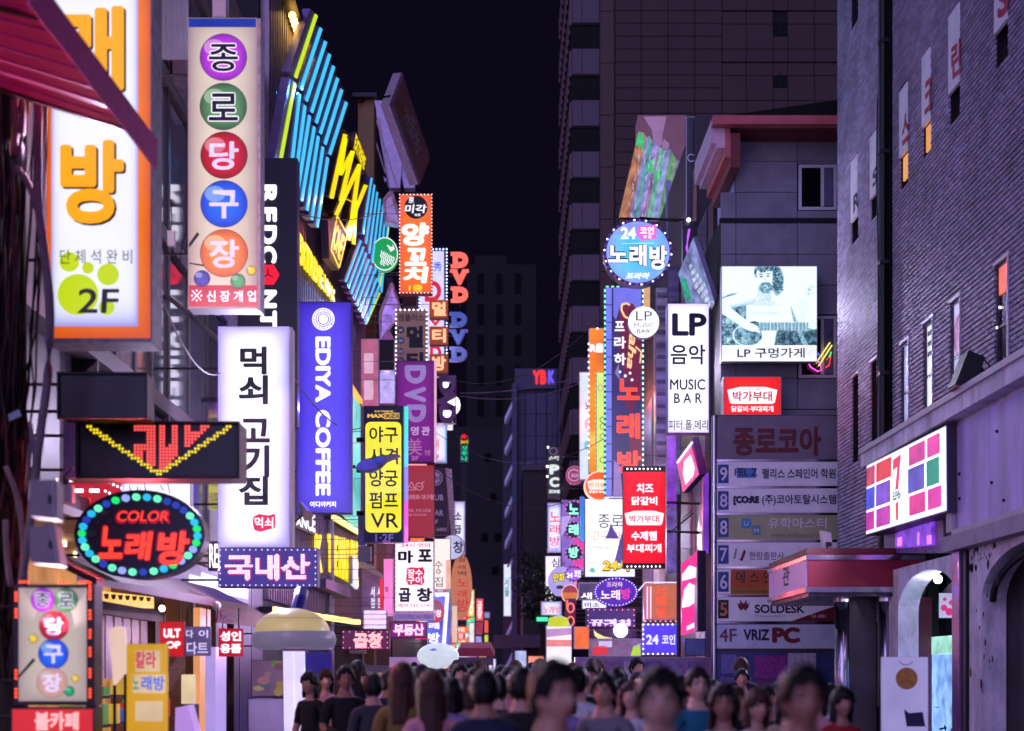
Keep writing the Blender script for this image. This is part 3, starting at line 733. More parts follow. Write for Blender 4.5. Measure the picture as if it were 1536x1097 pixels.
# vertical billboard panel with c mark + brown curved panel above
vb = thing('panel_sign', 'black vertical panel with a thin white C ring beside the tiled eave', 'sign', P(1039, 330, 38)); pl = FR(38)
part('board', MB().prism([pl.hit(*p) for p in ((1030, 330), (1049, 330), (1049, 176), (1030, 176))], (0, .25, 0)), pbr('midnight_panel', (30, 28, 52), .3), vb)
part('emblem', ring(MB(), pl, 1037, 237, 6, 6, 1.2, .006, 20, 20, 320), wht_ink, vb); part('rim', MB().frame(pl, q4((1029, 175, 1050, 331)), 1.2, (0, .03, 0), .01), lilac, vb)
bracket(vb, P(1049, 0, 38).x, P(0, 320, 38).z, P(0, 180, 38).z, 38.1, XM)

# ================================================================ RIGHT: tall tower behind
DT = 98.0; k = DT/F
tw = thing('office_tower', 'tall brown tiled office tower with a column of black windows', 'building', (14, DT+10, 0))
def X_(px): return (px-VX)*k
def Z_(py): return CH+(VY-py)*k
tile = pbr('brown_facade_tile', (60, 38, 38), .6, var=.15, vs=.4, isl=.06); tjoint = pbr('tile_joint', (26, 18, 24), .9)
spand = pbr('mauve_spandrel', (80, 64, 78), .5, var=.1, isl=.05)
part('wall', MB().box(X_(858), X_(1290), DT+.25, DT+20, 0, 58), tjoint, tw)
ws = [(-117+77.2*i, -117+77.2*i+35.5) for i in range(-2, 12)]
for i, (a, b) in enumerate(ws):
    wn = part('window', MB().box(X_(859), X_(898), DT+.12, DT+.2, Z_(b), Z_(a)), pbr('tower_glass', (4, 4, 6), .5, spec=.15), tw)
    part('frame', MB().box(X_(858), X_(899), DT+.02, DT+.24, Z_(a)-.0, Z_(a)+.12), tjoint, wn)
    nx = ws[i+1][0] if i+1 < len(ws) else b+41
    for xa, xb in ((858.3, 873), (873.6, 899)):
        piece('spandrel_panel', tw, spand, X_(xa), X_(xb), DT, DT+.24, Z_(nx)+.15, Z_(b)-.02)
    # side face: spandrel band with fins
    for q in range(13):
        y0_ = DT+.4+q*1.5; piece('fin', tw, pbr('pale_fin', (120, 92, 98), .5), X_(858)-.14, X_(858)-.05, y0_, y0_+.8, Z_(nx)+.15, Z_(b)-.02)
    part('band', MB().box(X_(858)-.05, X_(858), DT+.25, DT+20, Z_(nx)+.15, Z_(b)-.02), pbr('brown_band', (70, 50, 58), .6), tw)
for i in range(-2, 14):
    y = -60+78*i
    piece('pilaster_tile', tw, pbr('rust_brown_tile', (70, 42, 38), .5, var=.15, isl=.06), X_(900), X_(921), DT-.05, DT+.24, Z_(y+77), Z_(y))
xs = [922.5, 962, 1002, 1042, 1083, 1120, 1160, 1182, 1222, 1262]
ys_ = [-100]
while ys_[-1] < 420: ys_.append(ys_[-1]+19.3)
for a, b in zip(xs, xs[1:]):
    for c_, d_ in zip(ys_, ys_[1:]):
        if a == 1160 and (25 < (c_+d_)/2 < 55 or 103 < (c_+d_)/2 < 130): continue
        dd = .12 if (a >= 1083 and (20 < (c_+d_)/2 < 58 or 98 < (c_+d_)/2 < 135)) else 0
        piece('facade_tile', tw, tile, X_(a)+.025, X_(b)-.025, DT+.02+dd, DT+.24, Z_(d_)+.025, Z_(c_)-.025)
piece('facade_tile', tw, tile, X_(922.5), X_(1262), DT+.02, DT+.24, 0, Z_(ys_[-1])-.03)
for yy in (32, 108):
    wn = part('window', MB().box(X_(1160), X_(1182), DT+.15, DT+.2, Z_(yy+21), Z_(yy)), pbr('tower_glass', (6, 5, 8)), tw)
    part('frame', MB().box(X_(1170), X_(1172), DT+.05, DT+.15, Z_(yy+21), Z_(yy)), tjoint, wn)

# ================================================================ CENTRE: far buildings
DF = 135.0; kf = DF/F
fb = thing('office_block', 'slate office block with slanting lit louvres at the end of the street', 'building', (4, DF+8, 0))
slate = pbr('slate_wall', (78, 74, 108), .5, var=.2, vs=.3, isl=.06)
def XF(px): return (px-VX)*kf
def ZF(py): return CH+(VY-py)*kf
part('wall', MB().box(XF(772), XF(850), DF+.1, DF+14, 0, ZF(554)), tjoint, fb)
for i in range(13):
    for a, b in ((772, 788), (788, 804), (804, 820), (820, 836), (836, 850)):
        piece('wall_panel', fb, slate, XF(a)+.04, XF(b)-.04, DF, DF+.09, ZF(556+i*33+33)+.05, ZF(556+i*33))
part('stair_wall', MB().box(XF(768), XF(775), DF-1, DF-.02, 0, ZF(578)), slate, fb)
lv = pbr('pale_louvre', (235, 232, 255), .5)
for i in range(9):
    y = 640+i*47; a = [P(774, y-50, DF), P(774, y-42, DF), P(757, y-4, 135.6), P(757, y-14, 135.6)]
    part('louvre', MB().prism(a, (.3, .3, 0)), lv, fb)
part('side_wall', MB().prism([P(774, 1010, DF+.6), P(774, 580, DF+.6), P(754, 640, 136.4), P(754, 1010, 136.4)], (.2, .5, 0)), pbr('side_wall_dark', (52, 46, 70), .5), fb)
rs = thing('rooftop_sign', 'red and blue lit letters on the roof of the slate office block', 'sign', P(815, 580, DF-.6)); pl = FR(DF-.6)
part('board', MB().prism([pl.hit(*p) for p in ((772, 583), (836, 583), (836, 553), (772, 553))], (0, .4, 0)), slate, rs)
letters(rs, pl, [('YB', (799, 555, 820, 577))], em('roof_red', (255, 50, 50), 1, .1), bold=.09, lift=.1); letters(rs, pl, [('K', (822, 555, 832, 577))], em('roof_blue', (110, 90, 255), 1, .1), bold=.09, lift=.1)
fb2 = thing('low_block', 'dark mauve low block in front of the slate office', 'building', (3, 116, 0))
part('wall', MB().box((784-VX)/F*112, (850-VX)/F*112, 112, 122, 0, CH+(VY-702)/F*112), pbr('mauve_dark_wall', (46, 37, 46), .6, vs=.3), fb2)
part('parapet', MB().box((783-VX)/F*112, (850-VX)/F*112, 111.7, 112.0, CH+(VY-706)/F*112, CH+(VY-700)/F*112), spand, fb2)
part('awning_beam', MB().box((740-VX)/F*112, (850-VX)/F*112, 110.7, 111.7, 3.6, 4.6), pbr('beam_mauve', (90, 66, 104), .5, var=.4, vs=.6), fb2)
ft = thing('distant_tower', 'faint distant tower against the night sky at the end of the street', 'building', (-2, 240, 0)); kt = 230/F
dt = pbr('night_tower_wall', (17, 13, 19), .8, var=.1, vs=.1)
part('wall', MB().box((700-VX)*kt, (804-VX)*kt, 230.3, 250, 0, CH+(VY-396)*kt), dt, ft); part('roof_box', MB().box((712-VX)*kt, (760-VX)*kt, 232, 245, CH+(VY-396)*kt, CH+(VY-378)*kt), dt, ft)
for i in range(9):
    for xx in (716, 744, 772): part('window', MB().box((xx-VX)*kt, (xx+9-VX)*kt, 230.1, 230.25, CH+(VY-(440+i*46))*kt, CH+(VY-(410+i*46))*kt), pbr('night_window', (6, 5, 8), .6, spec=.1), ft)
lb = thing('left_far_block', 'dark far block with small windows behind the green neon sauna letters', 'building', (-3, 165, 0)); kl = 160/F
part('wall', MB().box(-14, (757-VX)*kl, 160.2, 175, 0, CH+(VY-640)*kl), pbr('far_left_wall', (24, 20, 30), .7, var=.1, vs=.2), lb)
for xx, yy in ((727, 680), (735, 740), (722, 800), (738, 850), (742, 800)): part('window', MB().box((xx-VX)*kl, (xx+9-VX)*kl, 160.0, 160.15, CH+(VY-yy-12)*kl, CH+(VY-yy)*kl), pbr('night_window', (12, 9, 16)), lb)

# ================================================================ LEFT SIDE BUILDINGS
XB = -5.0
def bx(px, X=XB): return X*F/(px-VX)
nb = thing('glass_front_building', 'near left building with dark window panes and beige cladding behind the tall signs', 'building', (-7, 17, 0))
clad = pbr('beige_cladding', (92, 82, 96), .5, var=.3, vs=1.5)
part('wall', MB().box(-9, XB-.15, 9.5, bx(330), 3.42, 15), clad, nb)
mirror = pbr('reflective_window_glass', (165, 165, 190), .03, 0, var=.1, spec=1.0); mirror.node_tree.nodes['Principled BSDF'].inputs['Metallic'].default_value = .75
zz = [3.55, 5.5, 7.96, 10.3, 12.6, 14.9]
ypan = [bx(x) for x in (130, 160, 190, 215, 241, 272, 300, 330)]
for i, (a, b) in enumerate(zip(ypan, ypan[1:])):
    for j, (c_, d_) in enumerate(zip(zz, zz[1:])):
        wn = part('window', MB().box(XB-.15, XB+.09, a+.03, b-.03, c_+.12, d_-.22), mirror, nb)
        m = MB()
        for y_ in (a, b-.06): m.box(XB-.15, XB+.13, y_, y_+.06, c_, d_-.1)
        part('frame', m, frame_d, wn)
for j in zz: part('floor_band', MB().box(XB-.15, XB+.14, 9.5, bx(330), j-.1, j+.12), clad, nb)
part('stair_box', MB().box(XB+.15, XB+.35, bx(243), bx(280), CH+(VY-145)/F*21.5, CH+(VY-88)/F*21.5), pbr('rusty_fascia', (120, 106, 128), .6, var=.5, vs=3, stretch=(1, 1, .3)), nb)
cr = thing('corrugated_panel', 'pale corrugated sign back at the top left beside the orange framed sign', 'panel', P(261, 88, 20.5)); pl = FR(20.5)
m = MB()
for i in range(11):
    a = 241+i*3.7; m.prism([pl.hit(*p) for p in ((a, 86), (a+3, 86), (a+3, -40), (a, -40))], (0, .05, 0))
part('ribs', m, pbr('pale_corrugated', (205, 210, 235), .5, var=.1), cr, stuff=True); part('sheet', MB().prism([P(241, 86, 20.55), P(281, 86, 20.55), P(281, -40, 20.55), P(241, -40, 20.55)], (0, .1, 0)), lilac, cr)

nv = thing('navy_building', 'navy panelled ground floor block between the red container sign and the louvred front', 'building', (-7, 27, 0))
navyw = pbr('navy_panel', (44, 42, 110), .4, var=.25, vs=1)
part('wall', MB().box(-9, XB-.1, bx(329), bx(397), 0, 14.5), pbr('navy_dark_wall', (36, 32, 52), .6), nv)
for a, b in ((330, 345), (345.5, 362), (362.5, 380), (380.5, 397)):
    piece('navy_panel', nv, navyw, XB-.1, XB-.04, bx(a), bx(b)-.02, 0, 4.6); piece('navy_panel', nv, pbr('grey_facade_panel', (96, 90, 112), .5, var=.3), XB-.1, XB-.04, bx(a), bx(b)-.02, 4.65, 14.4)
# louvred building
lo = thing('louvred_building', 'tall black building front covered with vertical metal louvres', 'building', (-7, 45, 0))
part('wall', MB().box(-9, XB-.12, bx(396), 66, 0, 16.8), pbr('soot_wall', (22, 20, 26), .7), lo)
part('cornice', MB().box(XB-.2, XB+.35, bx(398), 36, 16.8, 17.05), dark, lo)
fins = []
y = bx(398)+.1
while y < 65.5: fins.append(y); y += .33
fm = pbr('louvre_metal', (150, 132, 150), .35, .5, var=.3)
for y in fins: piece('louvre', lo, fm, XB-.12, XB+.06, y, y+.07, 3.2, 16.75)
part('drain_pipe', MB().tube([(XB+.16, bx(488), 0), (XB+.16, bx(488), 9)], .09, 10), pbr('pipe_lilac', (180, 170, 205), .35), lo)
for k_ in range(12):
    px = 424+26*(k_/11)**1.0; D = bx(px); c = Vector((XB+.22, D, 16.66))
    lp = part('lamp', MB().ball(c, .085, 8, 6), em('cornice_bulb', (255, 200, 90), 9, 0, sample=True), lo)
# warm strip lights on the louvres
for (a, b, z0, z1) in (((413, 910), (541, 930), 0, 0), ((500, 770), (540, 795), 0, 0)):
    sp = thing('strip_light', 'warm yellow strip light along the foot of the louvres' if a[1] > 800 else 'short warm strip light under the teal screen', 'light', SX(XB+.3).hit(*a))
    pl = SX(XB+.3); q = [pl.hit(*p) for p in ((a[0], a[1]), (b[0], b[1]), (b[0], b[1]+8), (a[0], a[1]+9))]
    part('tube', MB().prism(q, (-.06, 0, 0)), em('warm_tube', (255, 225, 130), 1.6, .1, sample=True), sp); part('fixture', MB().prism([p+Vector((-.062, 0, 0)) for p in q], (-.28, 0, 0)), dark, sp)
# farther left buildings
fl = thing('left_tower_block', 'dark block behind the orange lamb skewer sign with small balconies', 'building', (-7, 75, 0))
part('wall', MB().box(-12, XB-.05, 66, 110, 0, 20), pbr('dark_violet_wall', (38, 32, 48), .6), fl)
for i in range(6):
    for j in range(5): part('window', MB().box(XB-.05, XB+.0, 67+i*7, 70+i*7, 4+j*3.2, 5.8+j*3.2), pbr('night_window', (12, 9, 16)), fl)
ycol = thing('pillar_building', 'dark block with a mustard lit pillar behind the yellow arcade letters', 'building', (-6, 52, 0))
part('pillar', MB().box((537-VX)/F*52, (561-VX)/F*52, 52, 53, 0, CH+(VY-150)/F*52), pbr('mustard_pillar', (120, 92, 40), .5, var=.3), ycol)
part('pillar_top', MB().box((530-VX)/F*52, (566-VX)/F*52, 51.7, 52, CH+(VY-150)/F*52, CH+(VY-144)/F*52), dark, ycol)
part('stair_rail', MB().tube([P(505, 160, 51), P(585, 144, 53)], .04).tube([P(505, 180, 51), P(560, 170, 53)], .04), dark, ycol)
part('wall', MB().box((500-VX)/F*54, (560-VX)/F*54, 54, 60, 0, CH+(VY-200)/F*54), pbr('soot_wall', (22, 20, 26)), ycol)
# ================================================================ LEFT SIGNS (near to far)
def disc(mb, pl, x, y, r, ry=None, lift=.01, n=28): return poly(mb, pl, ell(x, y, r, ry, n), lift)
# red awning overhead
aw = thing('awning', 'large crimson fabric awning reaching in from the top left corner', 'awning', (-3.6, 10, 4.5))
fc, nc = P(236, 214, 12), P(45, -46, 9.2); fw, nw = P(-150, 82, 12), P(-330, -120, 9.4)
crim = pbr('crimson_canvas', (240, 18, 110), .6, var=.15, vs=4); crimd = pbr('crimson_canvas_valance', (240, 60, 170), .6, var=.15, vs=6)
s0 = P(196, 192, 11.9)
rib = [fw, s0]
n_ = 9
for i in range(n_):
    t0, t1 = i/n_, (i+.96)/n_
    a, b = fw.lerp(nw, t0), fw.lerp(nw, t1); c, d = fc.lerp(nc, t1), fc.lerp(nc, t0)
    sag = Vector((0, 0, -.012)); part('canvas_strip', MB().prism([a, d, c, b], (0, 0, .02)), crim, aw)
    part('seam', MB().tube([b+Vector((0, 0, -.005)), c+Vector((0, 0, -.005))], .009, 5), crimd, aw)
part('valance', MB().prism([fc, fc-Vector((0, 0, .235)), nc-Vector((0, 0, .235)), nc], (-.015, 0, 0)), crimd, aw)
part('front_rail', MB().tube([fc+Vector((-.03, 0, .01)), nc+Vector((-.03, 0, .01))], .022, 8), pbr('awning_rail', (150, 110, 150), .4), aw)
part('end_bar', MB().prism([P(-150, 88, 12.0), P(-150, 64, 12.0), P(196, 180, 11.9), P(196, 198, 11.9)], (0, .05, 0)), pbr('awning_end_bar', (96, 14, 44), .6), aw)
part('cross_bar', MB().tube([P(-40, 5, 9.9), P(62, 28, 10)], .02), pbr('awning_end_bar', (96, 14, 44)), aw)

# utility pole with cables at the left edge
up = thing('utility_pole', 'dark utility pole buried in hanging cables and pale conduits at the left edge', 'utility pole', (-4.4, 12.9, 0))
part('pole', MB().tube([(-4.45, 12.9, 0), (-4.47, 12.9, 9)], [.16, .14], 14), pbr('pole_dark', (34, 28, 34), .7), up)
rn = random.Random(11)
cols = [pbr('cable_black', (30, 25, 30), .85, spec=.1), pbr('cable_brown', (84, 68, 74), .85, spec=.1), pbr('conduit_grey', (140, 130, 142), .8, var=.3, spec=.1)]
for i in range(46):
    x = rn.uniform(-18, 70); x2 = -8+(x+18)*.34+rn.uniform(-5, 5); D = rn.uniform(12.2, 12.7); pts = []
    for k in range(12):
        t = k/11; py = 60+t*(960 if i % 3 else 800); pts.append(P(x+(x2-x)*t+9*math.sin(t*rn.choice((3, 5, 7))+i), py, D+.06*math.sin(t*9+i)))
    mm = cols[0] if i % 2 else cols[1]
    part('cable', MB().tube(pts, rn.uniform(.006, .014), 5), mm, up)
for pts, r in ((((22, 150), (25, 240), (17, 250), (38, 262), (52, 300), (60, 330)), .02), (((33, 150), (35, 200), (28, 250)), .02), (((57, 150), (56, 290), (60, 330), (72, 420), (76, 470), (73, 560), (66, 610), (55, 690), (50, 760), (38, 830), (30, 900)), .027),
               (((36, 860), (34, 800), (26, 740), (8, 700)), .016), (((52, 690), (47, 650), (44, 620), (43, 720)), .014), (((8, 780), (10, 840), (16, 880)), .018)):
    # smooth the run
    q = [P(x, y, 12.1) for x, y in pts]; sm = []
    for a, b in zip(q, q[1:]): sm += [a, a.lerp(b, .5)]
    sm = sm+[q[-1]]; sm = [sm[0]]+[(sm[i-1]+sm[i]*2+sm[i+1])/4 for i in range(1, len(sm)-1)]+[sm[-1]]
    part('conduit', MB().tube(sm, r*1.44, 8), cols[2], up, smooth=True)
part('warning_stripe', MB().box(*sorted((P(18, 0, 12.2).x, P(23, 0, 12.2).x)), 12.18, 12.2, P(0, 225, 12.2).z, P(0, 190, 12.2).z), ink('warning_yellow', (190, 150, 30)), up)
part('paper_tag', MB().prism([P(12, 622, 12.0), P(14, 632, 12.0), P(32, 624, 12.0), P(28, 614, 12.0)], (0, .004, 0)), pbr('tag_pale_blue', (185, 215, 235)), up)
for bx_ in ((45, 720, 85, 778, 9.5), (45, 786, 86, 848, 9.4)):
    x0, y0, x1, y1, D = bx_; ub = thing('utility_box', 'upper mauve grey cabinet beside the cable covered pole' if y0 < 750 else 'lower tilted mauve grey cabinet beside the cable covered pole', 'utility box', P((x0+x1)/2, y1, D))
    tq = 0 if y0 < 750 else 5
    part('housing', MB().prism([P(x0, y1-4, D), P(x1+tq, y1, D), P(x1-tq, y0, D), P(x0-2, y0+tq, D)], (-.03, .25, 0)), pbr('mauve_cabinet', (150, 128, 138), .5, var=.2), ub)
    part('door_edge', MB().prism([P(x1-5+tq, y1-2, D-.01), P(x1-2+tq, y1-2, D-.01), P(x1-4-tq, y0+2, D-.01), P(x1-7-tq, y0+2, D-.01)], (0, .008, 0)), lilac, ub)
    part('handle', MB().box(P(x1-12, 0, D).x, P(x1-9, 0, D).x, D-.02, D-.001, P(0, (y0+y1)/2+6, D).z, P(0, (y0+y1)/2-6, D).z), dark, ub)
ub = thing('junction_box', 'small white junction box under the scrolling display', 'utility box', P(100, 755, 12.5))
part('housing', MB().prism([P(93, 755, 12.5), P(108, 754, 12.5), P(107, 727, 12.5), P(92, 727, 12.5)], (0, .1, 0)), lilac, ub); part('cable', MB().tube([P(98, 727, 12.55), P(96, 715, 12.6), P(110, 700, 12.8)], .008), black, ub)

# 1. huge orange framed karaoke sign
orange = em('orange_border', (255, 140, 10), 1.0, .06, edge=(235, 90, 20), es=.8)
rt, pl = lightbox('karaoke_sign', 'huge white karaoke sign with orange border and yellow Korean letters, second floor', (70, -120, 226, 508), 13.0, orange, .34, pbr('sign_side_lilac', (150, 140, 165), .5, var=.4, vs=5), 0)
part('white_panel', MB().face([pl.hit(*p, .004) for p in ((77, 490), (207, 490), (207, -120), (77, -120))]), em('backlit_cool_white', (240, 242, 255), 1.05, .04, sample=True, edge=(150, 150, 240), es=.9, fx=14, fy=18), rt)
part('edge_trim', MB().box(P(226, 0, 13).x+.002, P(229, 0, 13).x, 12.98, 13.36, P(0, 513, 13).z, P(0, -120, 13).z).box(P(70, 0, 13).x, P(226, 0, 13).x, 12.98, 13.36, P(0, 514, 13).z, P(0, 508.3, 13).z), pbr('worn_trim', (190, 182, 196), .5, var=.5, vs=9), rt)
yl_o = em('amber_letters', (255, 172, 0), 1.0, .04)
for (m_, dx, dy, lf) in ((pbr('brown_letter_side', (52, 26, 20), .5), 3.2, 3.2, .012), (yl_o, 0, 0, .022)):
    letters(rt, pl, [('래', (86+dx, 9+dy, 186+dx, 136+dy), {'shear': 0, 'bold': .055}), ('방', (90+dx, 210+dy, 186+dx, 336+dy), {'bold': .055})], m_, name='lettering' if not dx else 'letter_shadow', lift=lf)
glow(rt, pl.hit(142, 250, .05), (0.1, -1, -.05), 4.0, _m['backlit_cool_white']); glow(rt, pl.hit(142, 250, -.4), (0, 1, -.05), 4.0, _m['backlit_cool_white'])
mb = MB()
for x, y, r in ((104, 393, 15), (132, 402, 9), (162, 412, 16.5), (117, 442, 31), (160, 461, 12)): disc(mb, pl, x, y, r)
part('print', mb, em('lime_print', (200, 225, 20), .95, .04), rt)
letters(rt, pl, [('단 체 석 완 비', (90, 374, 198, 396), {'bold': .0}), ('2F', (116, 433, 179, 470), {'bold': .02, 'shear': .05})], em('dark_print', (50, 40, 60), .5), lift=.016)

# 2. billiard hall sign with coloured balls
cream = em('cream_backlit', (228, 214, 196), .9, .06, sample=True, edge=(150, 125, 140), es=.8, fx=3, fy=14)
rt, pl = lightbox('billiard_sign', 'tall cream billiard hall sign with five coloured balls and red foot band', (282, 27, 386, 463), 17.0, cream, .3, lilac, 0)
part('edge_trim', MB().box(P(386, 0, 17).x+.002, P(391, 0, 17).x, 17.0, 17.28, P(0, 466, 17).z, P(0, 28, 17).z), pbr('worn_trim', (190, 182, 196)), rt)
flat(rt, pl, [((283, 28), (384, 28), (384, 41), (283, 41))], em('blue_band', (20, 50, 160), .9), lift=.004)
flat(rt, pl, [((283, 428), (386, 428), (386, 460), (283, 460))], em('red_band', (190, 20, 50), .9), lift=.004)
letters(rt, pl, [('신 장 개 업', (310, 436, 384, 453), {'bold': .03})], white_em, lift=.012)
mb = MB(); stroke(mb, pl, ((288, 436), (302, 451)), 1.6); stroke(mb, pl, ((302, 436), (288, 451)), 1.6)
for x, y in ((295, 436), (295, 451), (288, 443.5), (302, 443.5)): disc(mb, pl, x, y, 1.7, n=8, lift=.012)
part('star_mark', mb, white_em, rt)
flat(rt, pl, [((284, 372), (283, 366), (296, 348), (299, 352)), ((284, 396), (284, 394), (312, 398), (312, 401))], blk_ink, name='cue_print', lift=.005)
def billiard(rt, pl, data, k=1.0, dim=1.0):
    for ch, x, y, r, c, e, dk in data:
        o = disc(MB(), pl, x, y, r, lift=.007, n=36); part('ball_outline', o, em('outline_'+c[0], tuple(int(v*.45) for v in e), .8), rt)
        # shaded ball print
        part('ball', disc(MB(), pl, x, y, r-.9*k, lift=.011, n=36), em('ball_'+c[0], c[1], dim, .0, edge=e, es=dim*.9, fx=2.0, fy=2.0), rt)
        part('highlight', poly(MB(), pl, ell(x-r*.38, y-r*.42, r*.44, r*.34, 16), .0125), em('shine_'+c[0], tuple(int(v*.55+255*.45) for v in c[1]), dim*.75), rt)
        if ch:
            if dk:
                letters(rt, pl, [(ch, (x-r*.66, y-r*.60, x+r*.66, y+r*.64), {'bold': .075})], white_em, 'letter_outline', lift=.015)
                letters(rt, pl, [(ch, (x-r*.62, y-r*.56, x+r*.62, y+r*.60), {'bold': .025})], ink('dark_navy_letter', (24, 22, 60)), lift=.019)
            else: letters(rt, pl, [(ch, (x-r*.62, y-r*.58, x+r*.62, y+r*.62), {'bold': .035})], em('pale_letter', (225, 210, 255), 1.0), lift=.015)
cm, cg, cr_, cb, co = ('magenta', (205, 70, 235)), ('green', (100, 160, 90)), ('red', (215, 30, 50)), ('blue', (30, 110, 250)), ('orange', (250, 150, 60))
billiard(rt, pl, [('종', 335, 86, 35.5, cm, (120, 20, 170), 1), ('로', 335, 160, 35.5, cg, (40, 70, 70), 1), ('당', 336, 233, 35.5, cr_, (120, 10, 30), 0), ('구', 336, 306, 35.5, cb, (20, 50, 190), 0), ('장', 336, 380, 36, co, (200, 70, 60), 0),
    ('', 303, 418, 12.5, ('navy', (40, 70, 190)), (10, 20, 110), 0), ('', 357, 422, 11.5, ('jade', (20, 175, 110)), (10, 100, 80), 0), ('', 377, 406, 7.5, ('gold', (245, 215, 40)), (190, 140, 20), 0)])
part('top_strut', MB().box(P(320, 0, 17.1).x, P(340, 0, 17.1).x, 17.05, 17.25, P(0, 26.8, 17).z, P(0, -60, 17).z), frame_w, rt)
mbx = thing('meter_box', 'small white meter box with thin cables on the beige cladding', 'utility box', P(256, 370, 20)); part('housing', MB().prism([P(251, 369, 20), P(261, 369, 20), P(261, 346, 20), P(251, 346, 20)], (0, .1, 0)), frame_w, mbx)
part('cable', MB().tube([P(256, 346, 20.05), P(258, 330, 20.05), P(256, 300, 20.2)], .008).tube([P(257, 369, 20.05), P(262, 382, 20.05), P(270, 392, 20.1), P(273, 370, 20.1), P(284, 330, 20.2)], .01), black, mbx)
sb_ = thing('steel_brace', 'diagonal steel brace running down to the white meat restaurant sign', 'brace', P(240, 440, 20.8)); part('bar', MB().tube([P(241, 436, 20.9), P(330, 512, 20.2)], .035, 6), steel, sb_)

# 3. meat restaurant sign
rt, pl = lightbox('restaurant_sign', 'white backlit meat restaurant sign with brush lettering and small red stamp', (327, 490, 434, 821), 20.0, W_IN, .3, lilac, 0)
part('edge_trim', MB().box(P(434, 0, 20).x+.002, P(438, 0, 20).x, 20.0, 20.28, P(0, 820, 20).z, P(0, 491, 20).z), lilac, rt)
letters(rt, pl, [('먹', (360, 520, 400, 562)), ('쇠', (358, 563, 402, 607)), ('고', (360, 628, 405, 664)), ('기', (362, 668, 404, 716)), ('집', (358, 714, 402, 758))], ink('indigo_brush', (34, 28, 60)), bold=.045)
mb = MB(); rr = random.Random(2); poly(mb, pl, [(x+rr.uniform(-1.2, 1.2), y+rr.uniform(-1.2, 1.2)) for x, y in ((379, 774), (390, 772), (402, 773), (412, 771), (413, 782), (412, 793), (402, 795), (390, 797), (380, 795), (379, 784))], .01)
part('stamp', mb, em('stamp_red', (215, 20, 70), 1), rt); letters(rt, pl, [('먹쇠', (382, 776, 410, 792), {'bold': .03})], white_em, lift=.015)
part('mount_pipe', MB().tube([P(322, 600, 20.2), P(305, 600, 21)], .04), dark, rt)

# 4. red container sign
rt, pl = lightbox('container_sign', 'tall midnight blue sign with white sideways letters and a red hexagon', (356, 237, 446, 640), 24.8, pbr('midnight_face', (26, 28, 50), .4), .3, pbr('container_side', (70, 60, 110), .4), 1)
wl = em('white_sideways_letters', (255, 250, 255), 1.3, 0, sample=True)
letters(rt, pl, [(c, (390, y0, 415, y1), {'rot': 1}) for c, y0, y1 in (('R', 277, 306), ('E', 311, 333), ('D', 338, 366), ('C', 369, 395), ('N', 435, 462), ('T', 466, 492), ('A', 496, 522), ('I', 526, 533), ('N', 539, 566), ('E', 572, 594), ('R', 600, 628))], wl, bold=.065, deep=.02, lift=.03)
hx = ell(402, 412, 17, 17, 6); part('hexagon', poly(MB(), pl, hx, .03, .02), em('hexagon_red', (255, 20, 50), 1.1), rt)
mb = MB()
for a in (30, 150, 270): stroke(mb, pl, ((402, 412), (402+9*math.cos(R(a)), 412+9*math.sin(R(a)))), 2, .033)
part('hexagon_mark', mb, blk_ink, rt)
# 5. coffee sign
rt, pl = lightbox('coffee_sign', 'violet blue coffee shop sign with white sideways lettering and round seal', (445, 453, 527, 770), 27.5, em('violet_backlit', (94, 76, 245), 1.0, .04, sample=True, edge=(62, 40, 190), es=.9, fx=3, bands=.12), .3, pbr('violet_side', (60, 50, 130), .4), 1)
letters(rt, pl, [('EDIYA', (473, 505, 496, 604), {'rot': 1}), ('COFFEE', (473, 615, 496, 744), {'rot': 1}), ('이디야커피', (465, 752, 504, 761))], white_em, bold=.06)
part('seal', disc(MB(), pl, 485, 479, 17), white_em, rt); part('seal_ring', ring(ring(MB(), pl, 485, 479, 11.5, 11.5, 1, .014), pl, 485, 479, 8.5, 8.5, 1.2, .014), em('seal_violet', (90, 70, 220), .8), rt)
mb = MB()
for i in range(22):
    a = R(i*360/22); text(mb, 'EDIYAESPRESSOCOFFEE***'[i], pl, (485+14.2*math.cos(a)-1, 479+14.2*math.sin(a)-1.3, 485+14.2*math.cos(a)+1, 479+14.2*math.sin(a)+1.3), .014)
part('seal_lettering', mb, em('seal_violet', (90, 70, 220), .8), rt)
sp = thing('spotlight', 'small beige spotlight clamped under the violet coffee sign', 'lamp', P(455, 765, 24)); part('head', MB().tube([P(451, 757, 24.2), P(462, 774, 23.8)], [.05, .09], 10), pbr('spot_beige', (150, 125, 115), .5), sp); part('arm', MB().tube([P(440, 785, 24.4), P(452, 775, 24.2), P(456, 760, 24.1)], .015), black, sp)

# 6. LED displays
rt, pl = lightbox('led_display', 'switched off black dot display above the red and yellow one', (87, 560, 219, 626), 12.6, pbr('led_off_face', (26, 20, 28), .4), .3, black, 0)
part('led_grid', dots(MB(), pl, [(93+i*4.6, 570+j*4.6) for i in range(27) for j in range(11)], 1.1, .006, 4), pbr('led_unlit', (60, 46, 60), .3), rt, stuff=True); part('rail', MB().frame(pl, q4((85, 558, 221, 628)), 3, (0, .06, 0), .03), dark, rt)
rt, pl = lightbox('led_display', 'lit dot display with yellow V lines and red characters', (96, 633, 358, 717), 13.2, pbr('led_face', (34, 28, 46), .4), .42, black, 0)
part('side_panel', MB().box(P(96, 0, 13.2).x, P(114, 0, 13.2).x, 13.18, 13.199, P(0, 717, 13.2).z, P(0, 633, 13.2).z), pbr('violet_side_panel', (170, 150, 205), .4), rt)
part('frame', MB().frame(pl, q4((114, 632, 359, 718)), 3.5, (0, .05, 0), .04), black, rt)
